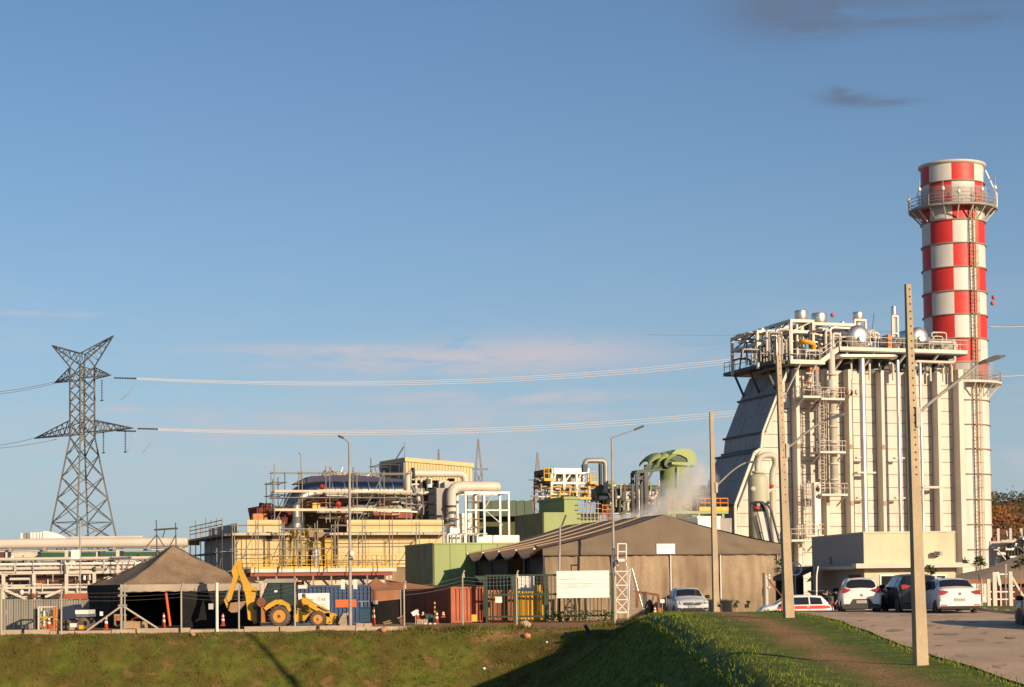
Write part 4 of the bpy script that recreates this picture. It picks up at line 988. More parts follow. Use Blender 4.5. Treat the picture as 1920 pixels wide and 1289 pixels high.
def looppipe():
    t = T('loop_pipe', 'beige pipe bridge standing in front of the cream roof shed', 'pipe', 765, 186, 18, 0); fx = t.f
    a, b = fx(765, 940), fx(872, 888); zc = fx(800, 888).z
    t.pipe('pipe', creamcol, [(a.x, 0, a.z - 3), (a.x, 0, zc), (b.x, 0, zc), (b.x, 0, fx(872, 912).z)], .36, .7, n=18)
    t.add('flange', MB().lathe([(.36, -.1), (.55, -.1), (.55, .1), (.36, .1)], (fx(774, 888).x, 0, zc), 18, 'x'), dsteel)
    for px, py in ((780, 900), (790, 905)): p = fx(px, py, .3); t.rod('support', creamcol, (p.x, .3, p.z - 3.5), (p.x, .3, zc - .3), .13)
    rl = random.Random(8)
    for i in range(40):
        px = rl.uniform(770, 842); p = fx(px, rl.uniform(900, 962), rl.uniform(-1, 2)); w, h = rl.uniform(.15, .5), rl.uniform(.15, .6)
        if i % 3: t.pipe('small_pipe', rl.choice((dsteel, steel, creamcol, rust, dsteel)), [(p.x, p.y, p.z - h * 2), (p.x, p.y, p.z), (p.x + w * 3, p.y, p.z)], rl.choice((.07, .1, .16)), .2, n=8)
        else: t.add('valve_box', MB().box(p.x - w, p.x + w, p.y - .3, p.y + .3, p.z - h, p.z + h), rl.choice((dsteel, steel, creamcol, dgreen)))
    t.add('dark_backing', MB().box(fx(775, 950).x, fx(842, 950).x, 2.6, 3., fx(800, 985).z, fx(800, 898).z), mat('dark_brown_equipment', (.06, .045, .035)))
    p = fx(805, 905, .4); t.add('white_drum', MB().tube([(p.x, .4, p.z - .5), (p.x, .4, p.z + .5)], .28, 14), white)
    A, B = fx(738, 945, -1), fx(770, 930, -1)
    for px in (740, 748, 757, 768): p = fx(px, 940, -1); t.rod('rail_post', yel, (p.x, -1, A.z), (p.x, -1, A.z + .95), .06)
    for hh in (.1, .5, .95): t.rod('guard_rail', yel, (A.x, -1, A.z + hh), (B.x, -1, A.z + hh), .06)
    return t
looppipe()
def white_frame():
    t = T('gantry', 'white open steel frame before the dark green end wall', 'frame', 872, 172, 18, 0); fx = t.f
    zt1, z0 = fx(872, 924).z, fx(872, 1030).z
    us = [fx(p, 970).x for p in (873, 908, 954)]
    for u in us: t.bar('frame_post', white, (u, 0, z0), (u, 0, zt1), .17)
    for v in (0, 2.6):
        t.bar('frame_beam', white, (us[0] - .1, v, zt1), (us[2] + .1, v, zt1), .2)
    t.bar('frame_beam', white, (us[0], 0, fx(872, 957).z), (us[2], 0, fx(872, 957).z), .12)
    t.bar('frame_brace', steel, (us[1], .0, fx(900, 955).z), (us[2] - .6, .0, fx(930, 985).z), .1); t.bar('frame_brace', steel, (us[1], 0, fx(900, 955).z), (us[1] + .9, 0, zt1), .1)
    for u in us: t.bar('frame_beam', white, (u, 0, zt1), (u, 2.6, zt1), .16); t.bar('frame_post', white, (u, 2.6, z0), (u, 2.6, zt1), .18)
    return t
white_frame()
scaffold('scaffold cage wrapped round the lower beige pipe', 840, 866, 1018, 972, 178.5, 18, -.9, .8, .6, .6, 'scaffolds around the turbine hall', (), False)
scaffold('scaffold stair tower behind the white open frame', 886, 906, 1005, 925, 180, 18, 0, 1.5, .55, .8, 'scaffolds around the turbine hall', (), True, mat('scaffold_ochre', (.34, .27, .12), .7))
# green low building
def gbox(label, pxL, pxR, ytop, Y, th_, D, m, cat='building', name='plant_building', ybase=None, base=0.):
    t = T(name, label, cat, pxL, Y, th_, 0); u1 = t.f(pxR, ytop + 20).x; z1 = t.f(pxL, ytop).z
    return t, u1, z1
t, u1, z1 = gbox('low green windowless block left of the big brown tent', 815, 962, 1018, 148, 18, 9, green)
t.add('wall', MB().box(.0, u1, .06, 8.5, 0, z1 - .12), green)
for i in range(5): t.add('wall_panel', MB().box(u1 * i / 5 + .02, u1 * (i + 1) / 5 - .02, 0, .06, 0, z1 - .14), green)
for i in range(4): t.add('end_panel', MB().box(-.07, -.01, .1 + 8.4 * i / 4, 8.4 * (i + 1) / 4 + .05, 0, z1 - .14), mat('shaded_green', (.20, .21, .10), .7, streak=.3))  # left end panels a darker green, with shade put into their colour
t.add('roof_edge', MB().box(-.1, u1 + .05, -.06, 8.6, z1 - .13, z1), green)
t.add('skid_unit', MB().box(t.f(906, 1010).x, t.f(934, 1010).x, 1.5, 3, z1, t.f(906, 1004, 1.5).z), white); t.add('skid_unit', MB().box(t.f(936, 1010).x, t.f(985, 1010).x, 1.5, 3, z1, t.f(936, 1004, 1.5).z), white)
for i in range(8): p = t.f(846 + i * 8, 1014); t.pipe('roof_pipe', random.choice((white, steel)), [(p.x, 1, z1), (p.x, 1, z1 + .7), (p.x + .8, 1, z1 + .7)], .07, .2, n=8)
t.add('white_cabinet', MB().box(t.f(830, 1000, 2).x + .6, t.f(862, 1000, 2).x, 2, 3, z1, t.f(840, 990, 2).z), white)
# dark green enclosure and green block in the middle
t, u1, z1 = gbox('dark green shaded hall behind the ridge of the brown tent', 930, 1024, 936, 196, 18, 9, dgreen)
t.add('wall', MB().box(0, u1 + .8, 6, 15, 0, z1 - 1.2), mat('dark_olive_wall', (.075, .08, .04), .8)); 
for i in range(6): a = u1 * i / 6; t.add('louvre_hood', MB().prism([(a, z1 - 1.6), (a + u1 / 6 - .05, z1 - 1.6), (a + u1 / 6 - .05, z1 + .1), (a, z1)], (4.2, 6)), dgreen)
t, u1, z1 = gbox('pale green block standing in the middle of the plant', 1031, 1092, 936, 187, 18, 9, green)
z2 = t.f(1020, 961).z; ul = t.f(1020, 970).x; ur = t.f(1123, 970).x; zb = t.f(1020, 1000).z
t.add('wall', MB().box(ul, ur, 0, 9, 0, z2), green); t.add('upper_wall', MB().box(t.f(1060, 950).x, t.f(1086, 950).x, .3, 8, z2, z1), green)
t.add('end_panel', MB().box(ul - .08, ul - .01, .1, 8.9, 0, z2 - .05), mat('shaded_green', (.20, .21, .10)))  # left end again in the darkened green, shade painted in
t.add('parapet', MB().box(t.f(1058, 950).x, t.f(1089, 950).x, .15, 8.2, z1, z1 + .25), green)
t.add('opening', MB().box(t.f(1090, 970).x, t.f(1122, 970).x, -.04, -.01, t.f(1090, 975).z, z2 - .08), black)
for i in range(5): u = t.f(1092 + 7 * i, 960).x; t.rod('bar', steel, (u, -.2, t.f(1090, 976).z), (u, -.2, t.f(1090, 940).z), .045)
for i in range(4): zz = t.f(1090, 945 + 9 * i).z; t.rod('bar', steel, (t.f(1083, 960).x, -.2, zz), (t.f(1125, 960).x, -.2, zz), .045)
for i in range(3): u = t.f(1128 + 8 * i, 960).x; t.rod('bar', orange, (u, -.3, t.f(1128, 976).z), (u, -.3, t.f(1128, 946).z), .06)
for i in range(4): zz = t.f(1128, 948 + 8 * i).z; t.rod('bar', orange, (t.f(1126, 960).x, -.3, zz), (t.f(1147, 960).x, -.3, zz), .06)
# fan cooler
def cooler():
    t = T('fan_cooler', 'white three bay air cooler on a steel frame with orange platforms', 'air cooler', 1038, 215, 18, 0); fx = t.f
    zc = lambda py: fx(1038, py).z
    u1 = fx(1105, 890).x
    t.add('casing', MB().box(0, u1, 0, 4.5, zc(889), zc(878)), whitep); t.add('end_box', MB().box(-.7, -.02, .4, 4.2, zc(892), zc(880)), rust)
    us = [u1 * i / 3 for i in range(4)]
    for u in us:
        for v in (.15, 4.3): t.bar('frame_post', white, (u, v, zc(930)), (u, v, zc(889)), .26)
    t.bar('frame_beam', white, (us[0], .15, zc(906)), (us[3], .15, zc(906)), .26)
    for i in range(3):
        t.add('fan_ring', MB().lathe([(.75, 0), (.95, -.25), (1.0, -.75), (.7, -1.0)], ((us[i] + us[i + 1]) / 2, 2.2, zc(889)), 18), white)
        t.bar('frame_brace', white, (us[i], .15, zc(906)), ((us[i] + us[i + 1]) / 2, .15, zc(890)) if i % 2 else (us[i] + .5, .15, zc(890)), .14)
        t.add('motor', MB().tube([((us[i] + us[i + 1]) / 2, 2.2, zc(905)), ((us[i] + us[i + 1]) / 2, 2.2, zc(897))], .3, 10), steel)
    for i, (a, b, py) in enumerate(((1020, 1038, 897), (1106, 1120, 903), (1032, 1122, 932))):
        A, B = fx(a, py, -.6), fx(b, py, -.6); t.add('platform', MB().box(A.x, B.x, -.7, .9, A.z - .3, A.z), yel)
        k = max(2, round((B.x - A.x) / 1.1))
        for j in range(k + 1): u = A.x + (B.x - A.x) * j / k; t.rod('rail_post', yel, (u, -.65, A.z), (u, -.65, A.z + 1.1), .06)
        for hh in (.55, 1.1): t.rod('guard_rail', yel, (A.x, -.65, A.z + hh), (B.x, -.65, A.z + hh), .05)
    rl = random.Random(17)
    for i in range(90):
        px, py = rl.uniform(1000, 1118), rl.uniform(908, 936)
        if px < 1035: py = rl.uniform(890, 938)
        p = fx(px, py, rl.uniform(-.3, 3)); ln = rl.uniform(.4, 1.8)
        t.pipe('small_pipe', rl.choice((creamcol, rust, steel, dsteel, white, yel)), [p, p + Vector((ln, 0, 0)), p + Vector((ln, 0, rl.choice((-1, 1)) * rl.uniform(.3, 1.2)))], rl.choice((.07, .1, .15)), .2, n=6)
    for px in (1002, 1012, 1022): p = fx(px, 930, 1); t.rod('frame_post', rust, (p.x, 1, 0), (p.x, 1, fx(px, 888 + (1022 - px)).z), .09)
    for i in range(6): zz = zc(938 - 8 * i); t.rod('ledger', steel, (fx(998 + 2 * i, 920).x, .9, zz), (fx(1030, 920).x, .9, zz), .07)
    return t
cooler()
def portal_pipe():
    t = T('portal_pipe', 'dark insulated pipe arch beside the fan cooler', 'pipe', 1095, 205, 12, 0); fx = t.f
    a, b = fx(1097, 880), fx(1135, 864)
    t.pipe('pipe', mat('grey_lagging', (.33, .31, .28), .5, .4), [(a.x, 0, a.z), (a.x, 0, b.z), (b.x, 0, b.z), (b.x, 0, fx(1136, 925).z)], .28, .5)
    t.add('trace_pipe', MB().tube([(b.x - .55, 0.1, b.z - .3), (b.x - .55, .1, fx(1130, 925).z)], .2, 10), dsteel)
    t.add('elbow_shoe', MB().box(a.x - .3, a.x + .2, -.4, .4, a.z - .3, a.z + .5), dsteel)
portal_pipe()
def piperack():
    t = T('pipe_rack', 'long steel pipe rack between the green block and the green intake', 'pipe rack', 1120, 208, 14, 0); fx = t.f; rl = random.Random(23)
    for i, px in enumerate((1121, 1142, 1170, 1198, 1230, 1290, 1318)): p = fx(px, 960); t.bar('rack_post', dsteel if i < 3 else creamcol, (p.x, 0, 0), (p.x, 0, fx(px, 916).z), .4 if i == 2 else .25)
    for py, m, r in ((916, dgreen, .35), (924, creamcol, .14), (930, rust, .12), (934, creamcol, .25), (939, steel, .15), (945, creamcol, .22), (952, rust, .2), (957, dsteel, .3), (963, creamcol, .16)):
        a, b = fx(1118, py, rl.uniform(0, 2)), fx(1330, py, .5); t.pipe('rack_pipe', m, [a, (b.x, a.y, a.z)], r, n=10)
    for i in range(60):
        p = fx(rl.uniform(1122, 1240), rl.uniform(918, 975), rl.uniform(-.6, .6)); h = rl.uniform(.3, 1.2)
        t.pipe('small_pipe', rl.choice((creamcol, rust, steel, dsteel, green)), [p, p + Vector((0, 0, h)), p + Vector((rl.uniform(-1, 1), 0, h))], rl.choice((.07, .1, .16)), .2, n=6)
    t.add('dark_tank', MB().box(fx(1121, 950).x, fx(1172, 950).x, .5, 2.5, fx(1130, 940).z, fx(1130, 916).z), dgreen)
    return t
piperack()
def intake():
    t = T('air_intake', 'green hooded air intake stack with three curved cowls', 'air intake', 1276, 196, 16, 0); fx = t.f
    zt1 = fx(1275, 873).z; r = 1.62; c0 = fx(1273, 873)
    t.add('stack', MB().lathe([(r, 0), (r, zt1)], (c0.x, 1, 0), 30), green)
    t.add('stack_flange', MB().lathe([(r, zt1 - .1), (r + .2, zt1 - .1), (r + .2, zt1 + .08), (r, zt1 + .08)], (c0.x, 1, 0), 30), green)
    # the main hood: a half drum bending over to the left, then three overlapping cowls
    def cowl(px0, py0, px1, py1, pxt, pyt, w, nm='cowl'):
        a, c_, b = fx(px0, py0), fx(pxt, pyt), fx(px1, py1); pts = arc(a, c_, b, 10); b_ = MB()
        rows = []
        for p in pts: rows.append([(p.x, 1 + w * math.sin(q), p.z - (1 - math.cos(q)) * .5) for q in [R(-90 + 15 * k) for k in range(13)]])
        b_.grid(rows); rows2 = [[(x, 1 + (y - 1) * .93, z - .14) for x, y, z in rw] for rw in rows]; b_.grid([list(reversed(rw)) for rw in rows2])
        o = t.add(nm, b_, green); return o
    hood = [fx(*q) for q in ((1302, 875), (1303, 862), (1299, 850), (1290, 843), (1276, 842), (1264, 844), (1255, 852), (1272, 854), (1284, 860), (1288, 873))]
    t.add('hood', MB().prism([(p.x, p.z) for p in hood], (-.6, 2.7)), green)
    t.add('hood_liner', MB().prism([(p.x, p.z) for p in [fx(*q) for q in ((1286, 873), (1284, 862), (1272, 856), (1258, 853), (1250, 860), (1268, 868), (1272, 873))]], (-.45, 2.55)), dgreen)
    for a in ((1266, 843, 1243, 863, 1252, 846), (1250, 847, 1228, 866, 1236, 848), (1236, 848, 1214, 862, 1224, 849)): cowl(*a, 1.6)
    t.add('cowl_base', MB().prism([(p.x, p.z) for p in [fx(*q) for q in ((1243, 866), (1262, 858), (1272, 871), (1262, 880), (1246, 876))]], (-.3, 2.4)), dgreen)
    # walkway to the left on trestles
    A, B = fx(1195, 884), fx(1262, 875); t.add('walkway', MB().prism([(A.x, A.z - .25), (B.x, B.z - .25), (B.x, B.z + .12), (A.x, A.z + .12)], (.2, 1.8)), dgreen)
    t.add('walkway_rail', MB().prism([(fx(1209, 881).x, fx(1209, 881).z), (B.x, B.z), (B.x, B.z + .5), (fx(1209, 881).x, fx(1209, 881).z + .5)], (.2, .28)), dgreen)
    for px in (1196, 1213): p = fx(px, 885); t.bar('trestle_post', dsteel, (p.x, .4, fx(px, 965).z), (p.x, .4, p.z), .3 if px < 1200 else .42); t.bar('trestle_post', dsteel, (p.x, 1.7, 0), (p.x, 1.7, p.z), .3)
    p, q = fx(1196, 905), fx(1213, 887); t.bar('trestle_brace', dsteel, (p.x, .4, p.z), (q.x, .4, q.z), .15); t.bar('trestle_brace', dsteel, (p.x, .4, q.z), (q.x, .4, p.z), .15)
    p, q = fx(1213, 908), fx(1226, 884); t.bar('trestle_brace', dsteel, (p.x, .4, p.z), (q.x, .4, q.z), .18)
    p, q = fx(1266, 900), fx(1285, 874)
    t.add('bracket_plate', MB().prism([(fx(1254, 872).x, fx(1254, 872).z), (fx(1288, 875).x, fx(1288, 875).z), (fx(1288, 875).x, fx(1288, 872).z + .2), (fx(1254, 872).x, fx(1254, 872).z + .25)], (-.9, -.3)), green)
    t.bar('bracket_leg', green, (fx(1266, 872).x, -.7, zt1 - .2), (fx(1266, 905).x, -.7, fx(1266, 915).z), .2); t.bar('bracket_leg', green, (fx(1286, 872).x, -.7, zt1 - .2), (fx(1268, 890).x, -.7, fx(1268, 890).z), .14)
    # orange-railed platform
    A, B = fx(1250, 955, -2.4), fx(1365, 959, -2.4); t.add('platform', MB().box(A.x, B.x, -2.5, 1.0, B.z - .25, B.z + .02), green); t.add('toe_plate', MB().box(fx(1310, 955, -2.4).x, B.x, -2.56, -2.52, B.z + .03, B.z + .45), yel)
    for i in range(9): u = A.x + (B.x - A.x) * i / 8; t.rod('rail_post', orange, (u, -2.4, B.z), (u, -2.4, B.z + 1.3), .06)
    for hh in (.85, 1.3): t.rod('guard_rail', orange, (fx(1312, 950, -2.4).x, -2.4, B.z + hh), (B.x, -2.4, B.z + hh), .08)
    for hh in (.6, 1.1): t.rod('guard_rail', orange, (A.x, -2.4, B.z + hh), (A.x + 2.4, -2.4, B.z + hh), .08)
    t.rod('ladder_rail', yel, (A.x + .2, -2.5, B.z - 2.5), (A.x + .2, -2.5, B.z + 1.7), .08); t.rod('ladder_rail', yel, (A.x + .8, -2.5, B.z - 2.5), (A.x + .8, -2.5, B.z + 1.7), .08)
    for px in (1262, 1310, 1355): p = fx(px, 960, -2.3); t.bar('platform_leg', green, (p.x, -2.3, 0), (p.x, -2.3, B.z - .25), .25)
    return t
intake()
t = T('cabin', 'bright white cabin seen just above the tent roof slope', 'cabin', 1308, 190, 14, 0)
t.box('wall', whitep, 1309, 971, 1350, 1010, 0, 3); t.box('roof', whitep, 1307, 968, 1352, 972, -.1, 3.1)
t.box('end_wall', darkclad, 1350.5, 972, 1372, 1010, .5, 3)
# steam
sm = bpy.data.materials.new('steam'); sm.use_nodes = True; _t = sm.node_tree; _t.nodes.clear()
_o = _t.nodes.new('ShaderNodeOutputMaterial'); _v = _t.nodes.new('ShaderNodeVolumePrincipled'); _t.links.new(_v.outputs[0], _o.inputs['Volume'])
_v.inputs['Color'].default_value = (1., .995, .99, 1); _v.inputs['Anisotropy'].default_value = .1
_g = _t.nodes.new('ShaderNodeTexCoord'); _n = _t.nodes.new('ShaderNodeTexNoise'); _n.inputs['Scale'].default_value = 1.5; _n.inputs['Detail'].default_value = 4; _t.links.new(_g.outputs['Object'], _n.inputs['Vector'])
_l = _t.nodes.new('ShaderNodeVectorMath'); _l.operation = 'LENGTH'; _t.links.new(_g.outputs['Object'], _l.inputs[0])
_mr = _t.nodes.new('ShaderNodeMapRange'); 
for i, v in ((1, .15), (2, 1.0), (3, .95), (4, 0)): _mr.inputs[i].default_value = v
_t.links.new(_l.outputs['Value'], _mr.inputs[0])
_mm = _t.nodes.new('ShaderNodeMath'); _mm.operation = 'ADD'; _t.links.new(_mr.outputs[0], _mm.inputs[0]); 
_ns = _t.nodes.new('ShaderNodeMapRange')
for i, v in ((1, .3), (2, .7), (3, -.75), (4, .25)): _ns.inputs[i].default_value = v
_t.links.new(_n.outputs[0], _ns.inputs[0]); _t.links.new(_ns.outputs[0], _mm.inputs[1])
_mx = _t.nodes.new('ShaderNodeMath'); _mx.operation = 'MULTIPLY'; _mx.use_clamp = False; _mx.inputs[1].default_value = .8
_m0 = _t.nodes.new('ShaderNodeMath'); _m0.operation = 'MAXIMUM'; _m0.inputs[1].default_value = 0; _t.links.new(_mm.outputs[0], _m0.inputs[0]); _t.links.new(_m0.outputs[0], _mx.inputs[0]); _t.links.new(_mx.outputs[0], _v.inputs['Density'])
def puff(px, py, Y, rx, rz, ry, tilt, label):
    b = MB(); b.lathe([(max(.001, math.cos(R(a))), math.sin(R(a))) for a in range(-90, 91, 15)], n=20)
    o = b.build('steam', sm); p = P(px, py, Y); o.location = p; o.scale = (rx * Y / F, ry, rz * Y / F); o.rotation_euler = (0, R(tilt), 0); o['kind'] = 'stuff'; return o
puff(1278, 930, 186, 66, 84, 2.8, 24, ''); puff(1222, 962, 184, 88, 34, 2.2, -30, ''); puff(1165, 976, 183, 66, 18, 1.8, -14, ''); puff(1300, 900, 187, 50, 60, 2.6, 10, '')
# ------------------------------------------------------------------ vessel, boom and left plant
def vessel():
    t = T('pressure_vessel', 'pale green upright vessel with a hooked pipe in front of the boiler', 'vessel', 1424, 196, 10, 0); fx = t.f
    r = 1.05; zt1 = fx(1424, 897).z; c_ = fx(1422, 940)
    t.add('shell', MB().lathe([(r, 0), (r, zt1 - .2), (r * .97, zt1 + .05), (r * .8, zt1 + .32), (r * .4, zt1 + .45), (.3, zt1 + .48)], (c_.x, 0, 0), 32), mat('sage_vessel', (.42, .42, .31), .55, var=.06, streak=.25))
    pm = mat('sage_pipe', (.47, .455, .355), .5, var=.06)
    a = fx(1422, 870); b = fx(1449, 852)
    t.pipe('hook_pipe', pm, [(c_.x, 0, zt1), (c_.x, 0, fx(1422, 856).z), (b.x + .15, 0, fx(1422, 852).z), (b.x + .35, 0, fx(1450, 872).z), (b.x - .1, 0, fx(1450, 885).z), (b.x - .05, 0, 0)], .34, .95, n=18)
    t.add('nozzle_flange', MB().lathe([(.36, -.1), (.6, -.1), (.6, .12), (.36, .12)], (c_.x, 0, zt1 + .6), 18), pm)
    p = fx(1412, 917, -r); t.add('manway', MB().lathe([(.001, -.10), (.26, -.10), (.26, .2)], (p.x, -r * .95, p.z), 18, 'y'), pm)
    p = fx(1446, 912, -.3); t.add('red_actuator', MB().lathe([(.06, -.22), (.17, -.16), (.17, .16), (.06, .22)], (p.x, -.5, p.z), 14, 'x'), red)
    t.bar('pipe_bracket', creamcol, (p.x - .8, -.3, p.z - .35), (p.x + .7, -.3, p.z - .35), .14); t.bar('pipe_bracket', creamcol, (p.x - .8, -.3, p.z - 1.1), (p.x, -.3, p.z - .4), .12)
    return t
vessel()
def boom():
    t = T('crane_boom', 'leaning white telescopic boom with dark hoses before the vessel', 'crane', 1432, 180, 0, 0); fx = t.f
    a, b = fx(1452, 1075), fx(1424, 948); wb = mat('boom_white', (.70, .68, .64), .5)
    t.bar('boom_section', wb, a, b, .75, .6); t.bar('boom_section', dsteel, a + Vector((-.6, .1, .3)), b + Vector((-.5, .1, -1)), .35); 
    for k in (.35, .6, .85): p = a.lerp(b, k); t.add('boom_plate', MB().box(p.x - .40, p.x + .40, -.34, .34, p.z - .06, p.z + .06), wood)
    h = mat('blue_black_hose', (.03, .03, .055), .4)
    for dx in (0, .22): t.pipe('hose', h, [fx(1450 + dx * 8, 1030, -.5), fx(1442 + dx * 8, 985, -.5), fx(1434 + dx * 8, 950, -.5), fx(1426, 942, -.5)], .11, .5, n=8)
    t.pipe('hose', h, [fx(1408, 950, -.5), fx(1408, 943, -.5), fx(1426, 941, -.5), fx(1444, 950, -.5), fx(1462, 1020, -.5)], .1, .5, n=8)
    t.add('boom_head', MB().box(b.x - .6, b.x + .45, -.4, .4, b.z - .6, b.z + .25), black); p = fx(1419, 953, -.5); t.add('red_winch', MB().lathe([(.15, -.25), (.15, .25)], (p.x, -.5, p.z), 12, 'x'), red)
    for i in range(5): p = fx(1416 + i * 6, 943 + (i % 2) * 4, -.45); t.add('sheave', MB().lathe([(.16, -.1), (.16, .1)], (p.x, -.45, p.z), 10, 'y'), steel if i % 2 else black)
    return t
boom()
def left_plant():
    t = T('pipe_bridge', 'thick white pipe on a rack crossing the left edge of the plant', 'pipe rack', 20, 158, 4, 0); fx = t.f; rl = random.Random(41)
    a = fx(-60, 1021); b = fx(352, 1020); r = 9.5 * 158 / F
    t.pipe('main_pipe', creamcol, [(a.x, 0, a.z), (b.x, 0, a.z)], r, n=24)
    for px in (20, 85, 150, 215, 280, 340): u = fx(px, 1030).x; t.add('pipe_saddle', MB().box(u - .12, u + .12, -.3, .3, a.z - r - .25, a.z - r + .04), steel)
    for px in (8, 65, 126, 178, 222, 290, 345): u = fx(px, 1100).x; t.bar('rack_post', creamcol, (u, -.3, 0), (u, -.3, fx(px, 1032 if px in (126, 222) else 1074).z), .26); t.bar('rack_post', creamcol, (u, 2.2, 0), (u, 2.2, a.z - r), .26)
    for py, h in ((1075, .26), (1103, .18), (1098, .10)): A = fx(0, py, -.3); t.bar('rack_beam', creamcol, (a.x, -.3, A.z), (b.x, -.3, A.z), .24, h)
    for py, r_, m, v in ((1034, .10, creamcol, .4), (1049, .13, creamcol, -.5), (1054, .07, steel, .8), (1059, .12, white, -.4), (1063, .1, creamcol, .9), (1067, .13, creamcol, -.2), (1070, .07, steel, .3), (1083, .09, rust, .8), (1087, .1, creamcol, 1.2), (1091, .08, rust, .5), (1108, .1, creamcol, .4), (1113, .13, creamcol, 0)):
        A = fx(0, py, v); t.pipe('rack_pipe', m, [(a.x, v, A.z), (b.x, v, A.z)], r_, n=10)
    for i in range(150):
        px, py = rl.uniform(0, 350), rl.uniform(1046, 1120); p = fx(px, py, rl.uniform(-.6, 2)); ln = rl.uniform(.3, 2.0)
        t.pipe('small_pipe', rl.choice((creamcol, white, steel, rust, creamcol, dsteel)), [p, p + Vector((ln, 0, 0)), p + Vector((ln, 0, rl.choice((-1, 1)) * rl.uniform(.3, .9)))], rl.choice((.05, .08, .12)), .15, n=6)
        if i % 3 == 0: t.add('valve', MB().lathe([(.08, -.2), (.18, -.08), (.18, .1), (.06, .24)], p, 8), rl.choice((white, creamcol, rust, dgreen)))
    for px0, px1, y0, y1 in ((10, 50, 1107, 1124), (118, 85, 1106, 1120)): p, q = fx(px0, y0, -.5), fx(px1, y1, -.5); t.bar('knee_brace', creamcol, p, q, .2)
    for px in (30, 62, 115, 230, 268, 300): u = fx(px, 1060, -.5).x; t.rod('rail_post', steel, (u, -.5, fx(px, 1075).z), (u, -.5, fx(px, 1049).z), .045)
    return t
left_plant()
t = T('plant_building', 'cream low building behind the left pipe rack', 'building', 10, 172, 4, 0); t.box('wall', mat('cream_plaster', (.62, .56, .42), .7, streak=.2), 10, 1034, 120, 1170, 0, 5); t.box('dark_door', dsteel, 26, 1079, 64, 1110, -.05, -.01); t.box('wall', mat('maroon_wall', (.12, .05, .04), .8), -60, 1032, 9, 1170, .2, 5)
t = T('green_roof_shed', 'long shed with a dark green hipped roof behind the left pipes', 'shed', 60, 168, 4, 0)
p = [t.f(*q) for q in ((60, 1048), (78, 1036), (312, 1035), (322, 1047))]; t.add('roof', MB().prism([(q.x, q.z) for q in p], (0, 5)), rgreen); t.box('eave', creamcol, 58, 1046.6, 324, 1049, -.15, -.02); t.box('wall', mat('dark_infill', (.05, .045, .04), .9, var=.5), 64, 1049, 318, 1170, .5, 5)
t = T('roof_vent', 'white half round ventilation hood behind the left pipe', 'vent', 38, 185, 4, 0)
p0, p1 = t.f(80, 1010), t.f(124, 1010); zt1 = t.f(90, 996).z
t.add('hood', MB().prism([(p0.x, p0.z - .6), (p1.x, p0.z - .6)] + [(p0.x + (p1.x - p0.x) * (1 - k / 8), p0.z + (zt1 - p0.z) * math.sin(math.pi / 2 * k / 8) ** .8) for k in range(9)], (0, 3)), whitep)
for i in range(7): a, b = t.f(38 + i * 6, 1012), t.f(38 + i * 6 + 5, 998); t.add('louvre', MB().box(a.x, b.x, .1, 3, a.z - .4, t.f(60, 998 + (6 - i) * .3).z), random.choice((darkclad, steel, white)))
t.box('rear_roof', creamcol, 132, 1005, 268, 1011, 6, 9)
t = T('light_pole', 'thin pole with a square white floodlight box over the left pipes', 'lamp post', 151, 140, 0, 0)
p = t.f(150, 975); t.rod('pole', steel, (p.x, 0, 0), p, .06); t.box('light_box', whitep, 133, 1031, 148.5, 1049, -.3, .1); q = t.f(155, 974); t.bar('lamp_head', dsteel, p, q, .25, .12); t.bar('bracket', steel, t.f(141, 1050), t.f(143, 1056), .1)
t = T('aerial_mast', 'dark trestle with a bar across its top above the left pipes', 'mast', 310, 152, 0, 0)
for px0, y0, px1, y1 in ((293, 975, 294, 1015), (329, 980, 330, 1015), (294, 1003, 275, 1025), (330, 1003, 318, 1025), (294, 1003, 308, 1025), (309, 995, 305, 1008)): t.rod('strut', dsteel, t.f(px0, y0), t.f(px1, y1), .04)
t.bar('crossbar', dsteel, t.f(289, 994), t.f(333, 991), .14)
for px in (294, 330): t.rod('strut', dsteel, (t.f(px, 1025).x, 0, 0), t.f(px, 1012), .05)
